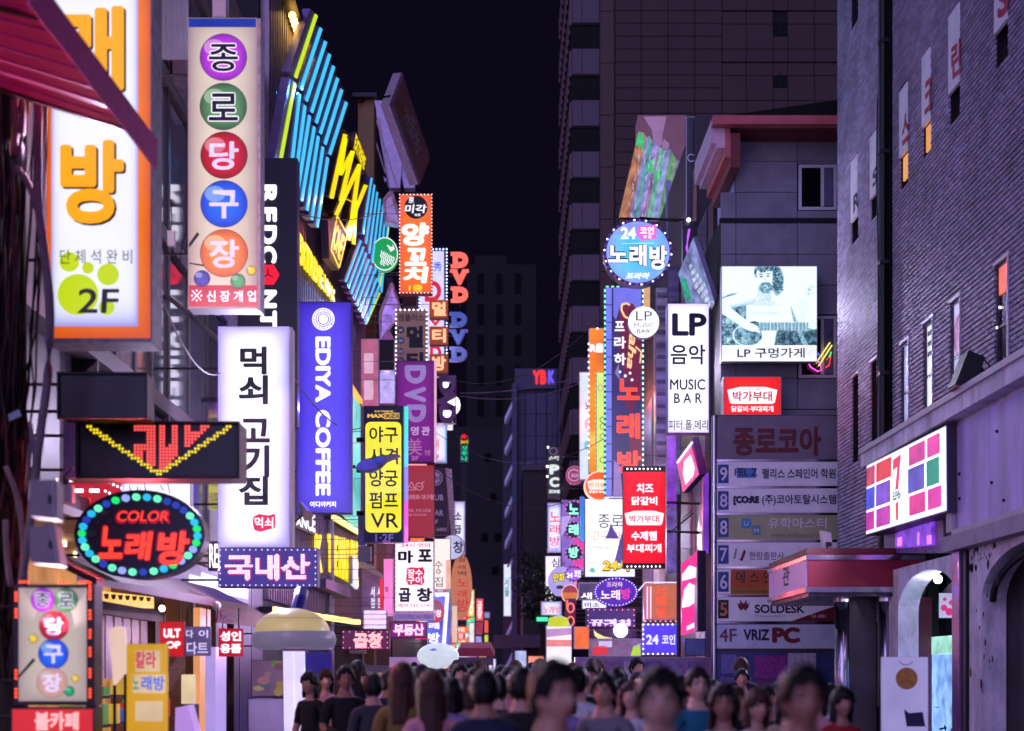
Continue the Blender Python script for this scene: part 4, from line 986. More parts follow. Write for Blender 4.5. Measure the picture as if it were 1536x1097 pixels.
off_ = [(122+i*4.75, 640+j*4.75) for i in range(49) for j in range(16)]
def vline(x): return 638+(x-130)*.68 if x < 238 else 711-(x-238)*.66
yel = [p for p in off_ if 128 < p[0] < 346 and abs(p[1]-vline(p[0])) < 4.2]
shp = [((203, 636), (233, 636), (233, 700), (222, 700), (222, 648), (203, 648)), ((203, 668), (222, 668), (222, 678), (213, 678), (218, 692), (203, 690)), ((238, 636), (248, 636), (248, 672), (257, 668), (257, 636), (267, 636), (267, 684), (246, 704), (238, 704)), ((276, 636), (288, 636), (288, 648), (298, 646), (303, 636), (316, 636), (300, 655), (276, 676))]
def inside(p, pg):
    c = False
    for (x0, y0), (x1, y1) in zip(pg, pg[1:]+pg[:1]):
        if (y0 > p[1]) != (y1 > p[1]) and p[0] < (x1-x0)*(p[1]-y0)/(y1-y0)+x0: c = not c
    return c
redd_ = [p for p in off_ if any(inside((p[0]+.3, p[1]+.3), g) for g in shp) and p[1] < vline(p[0])-4]
part('led_grid', dots(MB(), pl, [p for p in off_ if p not in yel and p not in redd_], 1.2, .006, 4), pbr('led_unlit', (60, 46, 60)), rt, stuff=True)
part('led_lines', dots(MB(), pl, yel, 2.0, .01), em('led_yellow', (255, 225, 30), 1.3), rt, stuff=True)
part('led_characters', dots(MB(), pl, redd_, 2.2, .01), em('led_red', (255, 85, 80), 1.5, sample=True), rt, stuff=True)
# 7. oval karaoke sign
rt = thing('oval_karaoke_sign', 'oval dark blue karaoke sign with glowing red letters in a ring of green blue lamps', 'sign', P(209, 868, 13.8)); pl = FR(13.8)
part('cabinet', MB().prism([pl.hit(*p) for p in ell(209, 802, 97, 66, 48)], (0, .3, 0)), pbr('oval_navy', (26, 24, 62), .4), rt); part('rim', ring(MB(), pl, 209, 802, 98, 67, 3, .02, 48), pbr('oval_rim', (40, 50, 110), .3), rt)
bracket(rt, P(115, 0, 13.8).x, P(0, 850, 13.8).z, P(0, 760, 13.8).z, 13.9, -5)
lc = [em('led_green', (20, 230, 110), 1.1, .1, sample=True), em('led_mint', (110, 250, 190), 1.2, .1, sample=True), em('led_cyan', (40, 190, 240), 1.1, .1, sample=True), em('led_paleblue', (150, 170, 255), 1.1, .1), em('led_blue', (40, 70, 200), .8, .1)]
seq = [3, 1, 2, 1, 4, 4, 4, 1, 2, 0, 2, 0, 3, 1, 3, 0, 2, 1, 4, 1, 3, 1, 4, 1, 2, 1, 2, 0, 2, 4, 2, 1, 4, 0]
for i in range(34):
    a = R(-104+i*360/34); x, y = 209+87*math.cos(a), 802+56.5*math.sin(a)
    part('bulb', MB().prism([pl.hit(x+px_, y+py_, .03) for px_, py_ in ell(0, 0, 6, 5.6, 8)], (0, .028, 0)), lc[seq[i]], rt)
nr = em('neon_red', (255, 66, 46), 1.25, .05, sample=True); halo = em('neon_halo', (190, 10, 40), .75, .1)
letters(rt, pl, [('COLOR', (173, 765, 256, 786), {'bold': .06, 'shear': .18})], halo, 'letter_outline', lift=.014); letters(rt, pl, [('COLOR', (176, 767, 252, 782), {'bold': .015, 'shear': .18})], nr, lift=.03)
big = [('노', (148, 790, 183, 838)), ('래', (187, 798, 229, 840)), ('방', (236, 797, 284, 848))]
letters(rt, pl, [(c, (b[0]-2.5, b[1]-2.5, b[2]+2.5, b[3]+2.5), {'bold': .09, 'shear': .12}) for c, b in big], halo, 'letter_outline', lift=.014)
letters(rt, pl, [(c, b, {'bold': .05, 'shear': .12}) for c, b in big], nr, lift=.035, deep=.015)
glow(rt, pl.hit(209, 802, .08), (0, -1, .25), 3.2, _m['neon_red'], 1.0)
rr = random.Random(5); mb = MB()
for x, y, s in ((137, 800, 9), (158, 770, 7), (165, 781, 5), (171, 792, 4), (147, 783, 4), (242, 852, 9), (250, 846, 6), (188, 788, 3), (262, 800, 5), (160, 760, 5)): poly(mb, pl, [(x+s*rr.uniform(.6, 1.1)*math.cos(a), y+s*.6*rr.uniform(.6, 1.1)*math.sin(a)) for a in np.linspace(0, 2*math.pi, 9)[:-1]], .006)
part('worn_patches', mb, pbr('worn_patch', (92, 86, 118), .8), rt, stuff=True)
# behind the oval: white board and red shop with LED rows
rt, pl = lightbox('white_board', 'white lit board half hidden behind the oval karaoke sign', (184, 719, 286, 790), 17.6, em('plain_white_lit', (240, 240, 255), 1.15, .05, sample=True), .15, lilac, 1)
mb = MB()
for p in (((194, 728), (197, 742)), ((198, 740), (206, 741)), ((206, 729), (207, 742)), ((216, 722), (219, 740)), ((240, 728), (246, 736)), ((251, 724), (255, 740))): stroke(mb, pl, p, 1.3)
part('lettering', mb, navy_ink, rt)
rt, pl = lightbox('red_shop_sign', 'red sign with rows of white lamps behind the junction box', (104, 718, 182, 770), 16.8, em('red_sign_face', (200, 20, 50), .7, .4, 8), .15, pbr('violet_back', (120, 95, 160)), 1)
for g, (x, y) in enumerate(((72, 720), (104, 720), (136, 720), (110, 736), (134, 736))):
    part('lamp', MB().prism([pl.hit(*p, .35) for p in ((x, y+2.5), (x+14, y+2.5), (x+14, y-2.5), (x, y-2.5))], (0, .03, 0)), em('lamp_white', (250, 245, 255), 2.5, 0, sample=True), rt)
bulbs(rt, pl, [(158+i*6, 722+i*2.6) for i in range(5)]+[(158, 737), (164, 740)]+[(110+i*5.5, 751+i*2.4) for i in range(4)], None, 2.2)
flat(rt, pl, [((112, 742), (116, 742), (115, 752), (111, 750)), ((120, 743), (126, 745), (124, 752), (119, 750)), ((133, 746), (137, 750), (134, 757), (131, 752))], em('red_bright', (255, 60, 40), 1.1))
part('lower_board', MB().prism([P(97, 800, 16.9), P(140, 800, 16.9), P(131, 762, 16.9), P(97, 758, 16.9)], (0, .1, 0)), pbr('violet_board', (170, 130, 210), .5), rt)

# 8. yellow VR sign with neon edge
rt, pl = lightbox('arcade_sign', 'tall yellow arcade sign in charcoal frame with a rainbow neon tube', (546, 609, 604, 814), 34.0, pbr('charcoal_face', (46, 40, 48), .4), .35, pbr('charcoal_face', (46, 40, 48)), 0)
rd = lambda x0, y0, x1, y1, r: [(x0+r-r*math.cos(t), y0+r-r*math.sin(t)) for t in np.linspace(0, math.pi/2, 6)]+[(x1-r+r*math.sin(t), y0+r-r*math.cos(t)) for t in np.linspace(0, math.pi/2, 6)]+[(x1-r+r*math.cos(t), y1-r+r*math.sin(t)) for t in np.linspace(0, math.pi/2, 6)]+[(x0+r-r*math.sin(t), y1-r+r*math.cos(t)) for t in np.linspace(0, math.pi/2, 6)]
flat(rt, pl, [rd(548, 633, 602, 799, 8)], em('yellow_backlit', (248, 236, 40), 1.0, .08, vs=1.2, sample=True))
letters(rt, pl, [('야구', (554, 640, 597, 664)), ('사격', (554, 672, 597, 697)), ('양궁', (554, 705, 597, 730)), ('펌프', (554, 738, 597, 763)), ('VR', (556, 770, 598, 792), {'bold': .01})], ink('brown_letters', (50, 34, 30)), bold=.02)
letters(rt, pl, [('1·2F', (563, 801, 590, 813))], wht_ink, bold=.03); letters(rt, pl, [('MAX', (551, 621, 576, 627)), ('ONE', (578, 621, 597, 627), {'bold': .01}), ('EXTREME', (562, 616, 590, 618.5), {'bold': .04})], em('gold_letters', (250, 200, 90), .9), bold=.08)
part('logo_ring', MB().frame(pl, q4((576, 619.5, 599, 628.5)), 1, (0, .01, 0), .02), em('gold_letters', (250, 200, 90)), rt)
for y0, y1, c in ((610, 655, (70, 235, 220)), (655, 700, (90, 225, 245)), (700, 750, (150, 140, 250)), (750, 790, (240, 90, 220)), (790, 815, (255, 120, 235))):
    part('neon_tube', MB().tube([P(609.5, y1, 33.9), P(609.5, y0+.5, 33.9)], .045, 8), em('neon_%d' % y0, c, 1.1, 0, sample=True), rt)
part('tube_housing', MB().box(P(605, 0, 34).x, P(607, 0, 34).x, 33.95, 34.2, P(0, 815, 34).z, P(0, 609, 34).z), lilac, rt)
for y in (660, 706, 770): part('bracket', MB().tube([P(546, y, 34.2), P(535, y, 34.2)], .06), black, rt)
lamp = thing('street_lamp', 'silver leaf shaped street lamp head with a blue reflection crossing the yellow arcade sign', 'street lamp', P(565, 700, 31))
def leaf(D, pts, th): return MB().prism([P(x, y, D) for x, y in pts], (0, th, 0))
part('head', leaf(31, ((533, 702), (540, 706), (560, 703), (577, 693), (588, 688), (600, 683), (592, 681), (568, 684), (548, 689), (537, 695)), .25), pbr('lamp_silver_blue', (92, 78, 66), .35, .2, var=.35, vs=8), lamp)
part('lens', leaf(30.95, ((560, 690), (568, 687), (576, 688), (572, 693), (562, 695)), .04), em('lens_blue', (30, 80, 190), .45), lamp); part('lower_shade', leaf(31.02, ((540, 706), (556, 709), (570, 702), (580, 692), (560, 703)), .2), pbr('lamp_grey', (84, 70, 60), .4, .2), lamp)  # blue reflection put in as a small glowing patch
part('arm', MB().tube([P(533, 700, 31.1), P(522, 702, 31.1), P(470, 730, 31.2)], .04), dark, lamp)

# 9. slanting panels of the arcade on the louvres (plane along the street)
sgn_x = -4.55; plx = SX(sgn_x)
cyan = em('cyan_bar', (70, 200, 255), 1.05, .08, sample=True); lime = em('lime_bar', (205, 235, 40), 1.0, .05, sample=True); panel_v = pbr('violet_panel', (175, 155, 220), .4, .1, var=.2)
def slat_group(label, groups, rail):
    "groups: rows of slanting slats; each slat given by top and bottom px of its lit edge and the px width of its face"
    g0 = groups[0]; rt = thing('slatted_panel', label, 'sign', plx.hit(*g0[1]))
    for (t, b, wpx, m_, hw) in groups:
        q = [plx.hit(b[0]-wpx, b[1]-wpx*.9, 0), plx.hit(*b), plx.hit(*t), plx.hit(t[0]-wpx, t[1]-wpx*.9, 0)]
        part('slat', MB().prism([q[0], q[1], q[2], q[3]], (-.18, 0, 0)), panel_v, rt)
        l = [plx.hit(b[0]-hw, b[1]-hw*.9, .03), plx.hit(*b, .03), plx.hit(*t, .03), plx.hit(t[0]-hw, t[1]-hw*.9, .03)]
        part('light_bar', MB().prism(l, (-.029, 0, 0)), m_, rt)
    glow(rt, plx.hit((g0[1][0]+groups[-1][0][0])/2, (g0[1][1]+groups[-1][0][1])/2, .3), (1, -.35, -.35), 5.0, cyan)
    m = MB()
    for a, b in rail: m.tube([SX(sgn_x-.22).hit(*a), SX(sgn_x-.22).hit(*b)], .06, 5)
    part('rail', m, black, rt)
    for a, b in rail:
        for t in (.15, .85):
            x, y = a[0]+(b[0]-a[0])*t, a[1]+(b[1]-a[1])*t; p = SX(sgn_x-.22).hit(x, y); part('standoff', MB().tube([p, Vector((XB-.1, p.y, p.z))], .04, 5), black, rt)
    return rt
up_t = [(477, 24), (484, 44), (491, 64), (497, 83), (503, 101), (509, 119), (515, 136), (522, 155)]; up_b = [(446, 118), (454, 136), (462, 153), (470, 170), (477, 186), (483, 202), (490, 218), (497, 233)]
lo_t = [(445, 126), (452, 143), (460, 160), (467, 175), (474, 192), (480, 206), (487, 222), (494, 238)]; lo_b = [(420, 262), (436, 286), (443, 290), (449, 289), (455, 303), (463, 317), (470, 331), (478, 342)]
g = [(t, b, 12 if i == 0 else 7.2, lime if i == 0 else cyan, 3.2 if i == 0 else 3.0) for i, (t, b) in enumerate(zip(up_t, up_b))]
slat_group('upper block of slanting cyan light bars with a lime leading edge, tilted against the sky', g, [((440, 105), (493, 222)), ((466, 40), (516, 140))])
g = [(t, b, 11 if i == 0 else 7, lime if i == 0 else cyan, 3.2 if i == 0 else 2.8) for i, (t, b) in enumerate(zip(lo_t, lo_b))]
slat_group('lower block of slanting cyan light bars hanging below the tilted upper block', g, [((436, 140), (488, 246)), ((425, 250), (474, 335))])
g = []
for i in range(7):
    t = (559+i*4.2, 268+i*10.5); b = (546+i*4.6, 352+i*14.5); g.append((t, b, 4.2, cyan, 1.5))
g.append(((584, 342), (571, 430), 2.6, lime, 1.2))
slat_group('narrow far block of cyan light bars beside the green round coffee badge', g, [((542, 350), (568, 440))])
g = []
for i in range(8):
    t = (543+i*4.0, 362+i*9.4); b = (520+i*4.2, 424+i*9.0); g.append((t, b, 4.2, cyan, 1.5))
g.append(((571, 440), (551, 486), 2.6, lime, 1.2))
slat_group('lowest far block of cyan light bars above the pink sign', g, [((518, 418), (550, 484))])
# big yellow MAX letters (slanted), on plane of the street
mx = thing('arcade_letters', 'giant slanted yellow MAX letters on dark brackets', 'sign', plx.hit(505, 330)); ybar = em('yellow_letter_face', (255, 226, 0), 1.05, .03, sample=True); brn = pbr('letter_side_brown', (92, 72, 88), .5)
def bars(root, items, name='letter', w_=5):
    for pts in items:
        m = MB(); m2 = MB()
        for a, b in zip(pts, pts[1:]):
            l = math.hypot(b[0]-a[0], b[1]-a[1]); q = [(a[0]-w_/2, a[1]), (a[0]+w_/2, a[1]+1.5), (b[0]+w_/2, b[1]+1.5), (b[0]-w_/2, b[1])]
            m.prism([plx.hit(*p, .02) for p in q], (-.03, 0, 0))
            m2.prism([SX(sgn_x-.012).hit(*p) for p in ((a[0]-w_/2-3, a[1]-5), (a[0]+w_/2, a[1]+1), (b[0]+w_/2, b[1]+1), (b[0]-w_/2-3, b[1]-4))], (-.16, 0, 0))
        o = part(name, m, ybar, root); part('letter_side', m2, brn, o)
# letters drawn along the tilted axes
bars(mx, [((518.6, 201), (498, 297)), ((519, 207), (511, 258)), ((530, 226), (511, 262)), ((530, 226), (512, 301))], w_=5)
bars(mx, [((540, 246), (505, 322)), ((540, 246), (524, 360)), ((520, 298), (533, 304))], w_=5)
bars(mx, [((549.5, 277), (521, 347)), ((535, 300), (531, 366))], w_=4.6)
part('back_plate', MB().prism([plx.hit(*p, -.19) for p in ((494, 304), (530, 374), (538, 370), (554, 276), (543, 240), (530, 218), (517, 194), (509, 200))], (-.1, 0, 0)), brn, mx)
glow(mx, plx.hit(520, 300, .3), (1, -.3, -.4), 2.0, ybar)
etx = thing('extreme_letters', 'narrow yellow EXTREME lettering on a slanting strip above the giant yellow letters', 'sign', plx.hit(540, 230))
part('strip', MB().prism([plx.hit(*p, -.02) for p in ((529, 226), (548, 262), (549, 240), (535, 198))], (-.15, 0, 0)), brn, etx)
m = MB(); text(m, 'EXTREME', plx, ((534, 200), (549, 238), (546, 256), (531, 222)), .01, .06); part('lettering', m, yel_em, etx)
on = thing('one_badge', 'yellow ONE badge with pointed ends below the giant yellow letters', 'sign', plx.hit(505, 380))
part('badge', MB().prism([plx.hit(*p, -.02) for p in ((492, 330), (494, 388), (508, 406), (520, 352), (507, 322))], (-.2, 0, 0)), brn, on)
mb = MB(); ol = ((497, 375), (506, 324), (521, 352), (509, 402))
for a, b in zip(ol, ol[1:]+ol[:1]): stroke(mb, plx, (a, b), 2.0, .015)
part('outline', mb, ybar, on); m = MB(); text(m, 'ONE', plx, ((505, 334), (518, 356), (509, 392), (499, 372)), .015, .05); part('lettering', m, ybar, on)
# yellow words on the louvres
for (lab, s, q, nm) in (('yellow letters of the arcade name low on the louvres beside the strip light', 'THE MAX ONE', ((493, 800), (538, 812), (538, 882), (493, 858)), 'arcade_name'), ('yellow sideways arcade name high on the louvres above the violet coffee sign', 'EXTREME MAX', ((448, 346), (503, 436), (503, 456), (448, 392)), 'arcade_name')):
    a = thing(nm, lab, 'sign', plx.hit(*q[3])); m = MB(); text(m, s, SX(-4.85), q, .02, .05, deep=.05); part('lettering', m, ybar, a)
    part('rail', MB().tube([SX(-4.92).hit(q[3][0], q[3][1]-2), SX(-4.92).hit(q[2][0], q[2][1]-2)], .03), black, a)
a = thing('arcade_name', 'single yellow letter K on the louvres left of the lilac pipe', 'sign', plx.hit(480, 850)); m = MB(); text(m, 'K', SX(-4.85), ((474, 800), (484, 803), (484, 860), (474, 852)), .02, .05, deep=.05); part('lettering', m, ybar, a)
a = thing('white_letters', 'small white English letters above the navy ground floor, left of the louvres', 'sign', plx.hit(455, 795)); m = MB(); text(m, 'ANCE', SX(-4.85), ((444, 778), (473, 770), (473, 800), (444, 788)), .02, .05); part('lettering', m, white_em, a); part('board', MB().prism([SX(-4.86).hit(*p) for p in ((440, 790), (473, 804), (473, 766), (440, 772))], (-.05, 0, 0)), blk_ink, a)
ts = thing('teal_screen', 'teal and yellow lit screen seen edge on beside the violet coffee sign', 'screen', SX(-4.4).hit(536, 700)); X4 = SX(-4.4)
part('screen', MB().prism([X4.hit(*p) for p in ((527, 772), (541, 790), (541, 610), (527, 590))], (-.2, 0, 0)), em('teal_screen', (110, 220, 215), .9, .5, 1.2, sample=True), ts)
glow(ts, X4.hit(534, 690, .1), (1, -.2, -.1), 5.0, _m['teal_screen'], 1)
part('top_edge', MB().prism([X4.hit(*p, .02) for p in ((529, 584), (544, 606), (544, 600), (529, 576))], (-.2, 0, 0)), em('amber_edge', (255, 190, 60), 1), ts); part('foot_edge', MB().prism([X4.hit(*p, .02) for p in ((519, 768), (541, 792), (541, 787), (521, 764))], (-.2, 0, 0)), em('teal_screen', (110, 220, 215)), ts)
wp = thing('white_panel_sign', 'white strip panel at the end of the yellow arcade name', 'sign', plx.hit(534, 880)); part('board', MB().prism([SX(-4.7).hit(*p) for p in ((529.5, 876), (537, 884), (537, 838), (529.5, 834))], (-.1, 0, 0)), em('cool_white_strip', (225, 235, 255), 1, .1), wp); part('edge', MB().prism([SX(-4.71).hit(*p) for p in ((527.5, 876), (529.5, 876), (529.5, 834), (527.5, 834))], (-.1, 0, 0)), lilac, wp)
bd = thing('long_box_panel', 'long mauve equipment box under the yellow arcade name', 'panel', plx.hit(505, 885)); part('box', MB().prism([SX(-4.5).hit(*p) for p in ((489, 882), (527, 898), (527, 882), (489, 868))], (-.3, 0, 0)), pbr('mauve_box', (104, 88, 118), .5, var=.3), bd); part('vent', MB().prism([SX(-4.49).hit(*p) for p in ((519, 892), (526, 895), (526, 886), (519, 883))], (-.008, 0, 0)), pbr('mauve_box_vent', (150, 130, 160)), bd)
# dark framed board + silver panels + tilted brown sign above
a, b, c = P(585, 156, 56), P(640, 275, 59), P(603, 110, 58)
sg = P3(a, b, c); q4b = ((603, 110), (645, 235), (629, 276), (586, 157))
bs_ = thing('tilted_brown_sign', 'dark brown board with faint gold and silver handwriting tilted against the night sky', 'sign', b)
part('board', MB().prism([sg.hit(*p) for p in (q4b[3], q4b[2], q4b[1], q4b[0])], (-.05, .5, 0)), pbr('dark_brown_board', (165, 118, 118), .6, var=.3, vs=2), bs_)
part('edge', MB().prism([sg.hit(*p, .01) for p in ((584, 157), (627, 277), (630, 274), (589, 154))], (-.35, .1, 0)), pbr('pale_edge', (190, 170, 185), .4, var=.35, vs=6), bs_); part('edge', MB().prism([sg.hit(*p, .01) for p in ((584, 157), (590, 156), (606, 112), (602, 109))], (-.35, .1, 0)), pbr('pale_edge', (190, 170, 185)), bs_)
mb = MB()
for p in (((614, 176), (620, 182), (618, 190)), ((618, 174), (624, 186)), ((620, 190), (628, 200)), ((612, 200), (620, 188)), ((622, 200), (630, 214)), ((618, 208), (628, 200)), ((610, 196), (616, 184)), ((624, 206), (626, 216))): stroke(mb, sg, p, 1.6, .02)
text(mb, '양꼬치', sg, ((609, 158), (632, 222), (624, 232), (604, 176)), .02, .02); part('lettering', mb, pbr('silver_script', (200, 190, 190), .4), bs_)
mb = MB(); text(mb, '원조 24시', sg, ((600, 145), (610, 172), (604, 184), (595, 160)), .02, .02); part('gold_script', mb, pbr('gold_script', (170, 140, 40), .4), bs_)
sp_ = thing('silver_panel', 'mauve metal cladding panels stepping down below the tilted brown sign', 'panel', P(600, 280, 62)); mv = pbr('mauve_metal', (168, 150, 184), .3, .4, var=.25)
for q in (((561, 151), (580, 151), (604, 232), (600, 282), (583, 282)), ((581, 151), (585, 160), (622, 262), (622, 282), (606, 282)), ((562, 250), (580, 270), (576, 276), (563, 256))):
    pl6 = FR(62+q[0][0]*.01); part('panel', MB().prism([pl6.hit(*p) for p in q[::-1]], (0, .6, 0)), mv, sp_)
part('seam', MB().tube([P(562, 172, 61.5), P(596, 282, 61.5)], .03).tube([P(569, 178, 61.5), P(584, 282, 61.5)], .03).tube([P(563, 210, 61.5), P(578, 260, 61.5)], .03), pbr('pale_edge', (190, 170, 185)), sp_)
for k_, (q, lab) in enumerate(((((587, 287), (600, 330), (600, 336), (579, 332), (576, 300)), 'curved pale sign back wedged left of the orange lamb skewer sign'), (((588, 425), (602, 470), (572, 508), (571, 470)), 'violet lit angular panel below the green round badge'), (((572, 480), (590, 510), (572, 512)), 'small pink triangular panel under the violet angular one'))):
    t_ = thing('angled_panel', lab, 'panel', P(*q[-1], 50)); pl6 = FR(50.0+k_*.3); part('panel', MB().prism([pl6.hit(*p) for p in q[::-1]], (-.1, .5, 0)), (pbr('pale_sheen', (200, 200, 235), .25, .2, var=.4, vs=4), em('violet_sheen', (165, 130, 240), .75, .5, 3), pbr('pink_sheen', (220, 160, 190), .4))[k_], t_)
    part('rim', MB().tube([pl6.hit(*p, .05) for p in q+(q[0],)], .06, 5), pbr('pale_edge', (190, 170, 185)), t_)
# round green badge (generic wavy pattern)
gb = thing('round_coffee_badge', 'round green coffee badge with white wavy lines, cut off by cyan bars', 'sign', P(582, 404, 51)); pl = FR(51)
part('disc', MB().prism([pl.hit(*p) for p in ell(577, 381, 20, 25, 32)], (0, .3, 0)), em('badge_green', (0, 160, 75), .9, .05, sample=True), gb)
mb = MB()
for i in range(7):
    x = 572+i*3.0; stroke(mb, pl, [(x+1.5*math.sin(t*2.2+i), 376+i*1.5+t*3.6) for t in range(0, 7-i//2)], 1.3, .02)
poly(mb, pl, ((580, 367), (589, 372), (589, 366), (592, 374), (586, 378)), .02); ring(mb, pl, 577, 381, 20, 25, 1.4, .02)
part('pattern', mb, white_em, gb)

# 10. orange lamb skewer sign
rt, pl = lightbox('lamb_skewer_sign', 'tall orange lamb skewer sign with white brush letters framed by small bulbs', (599, 291, 648, 440), 46.0, em('orange_backlit', (255, 112, 20), 1.0, .06, sample=True, edge=(250, 80, 10), es=1), .4, pbr('orange_side', (150, 60, 20)), 1)
bulbs(rt, pl, edge_pts(599.5, 292, 647.5, 439.5, 5.2), em('bulb_pinkwhite', (255, 215, 235), 2.2, .3), 1.25)
part('badge', disc(MB(), pl, 624, 311, 17.5), ink('black_disc', (18, 14, 22)), rt)
letters(rt, pl, [('미각', (607, 307, 640, 320), {'bold': .04, 'shear': .1}), ('原', (613, 296, 621, 305)), ('味覺', (622, 320.5, 631, 324.5))], white_em, lift=.03)
letters(rt, pl, [('양', (602, 334, 644, 369)), ('꼬', (607, 372, 640, 399)), ('치', (604, 400, 643, 425))], em('white_brush', (255, 250, 240), 1.2, 0), bold=.08, shear=.08); letters(rt, pl, [('1층', (613, 427, 634, 437))], yel_em, bold=.04)
# dark box below
rt, pl = lightbox('unlit_sign', 'small unlit dark blue panel just under the orange lamb skewer sign', (604, 442, 625, 460), 47.0, pbr('dark_blue_panel', (22, 20, 52)), .2, black, 0)
# 11. brown M plus sign
rt, pl = lightbox('multi_room_sign', 'brown sign with black Korean letters, three round icons and a white bulb border', (593, 464, 641, 560), 44.0, em('brown_dim', (118, 84, 86), .75, .1), .3, pbr('brown_side', (70, 50, 54)), 0)
bulbs(rt, pl, edge_pts(594, 465, 640, 560, 7), None, 1.7)
letters(rt, pl, [('엠플러스', (597, 471, 636, 482), {'bold': .02}), ('멀', (610, 489, 635, 522), {'bold': .07}), ('티', (610, 528, 635, 556), {'bold': .07})], blk_ink)
for y, c in ((495, (70, 60, 70)), (511, (70, 120, 160)), (527, (150, 110, 140)), (541, (110, 85, 90))): part('icon', disc(MB(), pl, 601, y, 5.4, lift=.012, n=16), ink('icon_%d' % y, c), rt); flat(rt, pl, [((598.5, y-1.5), (604, y-1.5), (604, y+2), (598.5, y+2))], wht_ink, 'icon_mark', .02)
# 12. purple DVD sign
rt, pl = lightbox('purple_dvd_sign', 'purple sign with large pale sideways DVD letters above a Chinese character', (594, 541, 652, 694), 42.0, em('purple_backlit', (128, 20, 140), .85, .05, sample=True, edge=(90, 10, 110), es=.8), .3, pbr('purple_side', (60, 20, 80)), 1)
letters(rt, pl, [('D', (607, 548, 639, 576), {'rot': 1}), ('V', (606, 580, 639, 604), {'rot': 1}), ('D', (609, 607, 639, 634), {'rot': 1})], em('pale_violet_letters', (160, 130, 205), .8), bold=.08, shear=.0)
letters(rt, pl, [('영', (616, 640, 628, 653)), ('관', (632, 640, 645, 653))], em('pale_pink_letters', (205, 170, 220), .9), bold=.03); letters(rt, pl, [('美', (611, 658, 633, 683), {'bold': .0}), ('3F', (617, 684, 628, 691)), ('전문', (637, 675, 646, 683))], em('mauve_letters', (205, 130, 190), .7))
part('neon_edge', MB().tube([P(653, 694, 42), P(653, 541, 42)], .04), em('pink_edge', (255, 190, 220), .8), rt)
# red brown sign below
rt, pl = lightbox('red_bar_sign', 'brick red sign with thin triangle and circle logo under the purple sign', (610, 697, 652, 806), 42.5, em('brick_red_lit', (158, 44, 58), .85, .05, sample=True), .3, pbr('brick_red_side', (80, 20, 30)), 1)
mb = MB(); tri = ((611, 735), (617, 723), (624, 735)); [stroke(mb, pl, (a, b), 1) for a, b in zip(tri, tri[1:]+tri[:1])]; stroke(mb, pl, ((612, 729), (622, 733)), .9); ring(mb, pl, 629, 730, 6, 6, 1); stroke(mb, pl, ((625, 730), (633, 730)), .9); stroke(mb, pl, ((632, 726), (637, 722)), 1)
text(mb, '이리와 대구탕', pl, (611, 742, 651, 750), .012, .01); text(mb, 'TEL 733-3536', pl, (612, 764, 646, 768), .012, 0); text(mb, '02.733.3536', pl, (612, 771, 640, 774), .012, 0); part('lettering', mb, em('rose_letters', (225, 150, 180), .8), rt)
part('lamp_bar', MB().box(P(611, 0, 42.4).x, P(640, 0, 42.4).x, 42.3, 42.45, P(0, 698, 42.4).z, P(0, 694.5, 42.4).z), em('pink_lamp', (255, 170, 190), 1), rt)
# 13. blue white sign w/ red serif D V D behind, its bulbs
rt, pl = lightbox('white_dvd_sign', 'white sign with large red serif letters framed by blue white bulbs, behind brown squares', (627, 374, 669, 560), 52.0, em('pale_blue_lit', (215, 215, 255), 1.0, .1, sample=True), .3, pbr('blue_side', (50, 50, 150)), 3, rim=pbr('indigo_rim', (50, 40, 140)))
bulbs(rt, pl, edge_pts(629, 374, 670, 560, 5), em('bulb_bluewhite', (190, 205, 255), 3, .1, sample=False), 1.8)
letters(rt, pl, [('D', (637, 421, 662, 453), {'bold': .05}), ('V', (644, 478, 662, 489)), ('D', (645, 518, 662, 540))], em('crimson_serif', (215, 10, 50), .95), bold=.06); letters(rt, pl, [('秀', (650, 393, 663, 407))], em('blue_brush', (30, 90, 230), .9), bold=.02)
for ch, y0, y1 in (('멀', 450, 477), ('티', 490, 517), ('방', 531, 559)):
    r2, p2 = lightbox('brown_letter_box', 'brown box with glowing peach Korean letter %s' % {'멀': 'at the top of three', '티': 'in the middle of three', '방': 'at the bottom of three'}[ch], (644, y0, 672, y1), 48.5, em('rust_lit', (150, 62, 16), .8, .1), .35, pbr('rust_side', (90, 40, 20)), 0, group='brown letter boxes')
    letters(r2, p2, [(ch, (648, y0+3, 669, y1-3))], em('peach_letters', (255, 190, 140), 1.15, 0), bold=.06, deep=.02, lift=.03)
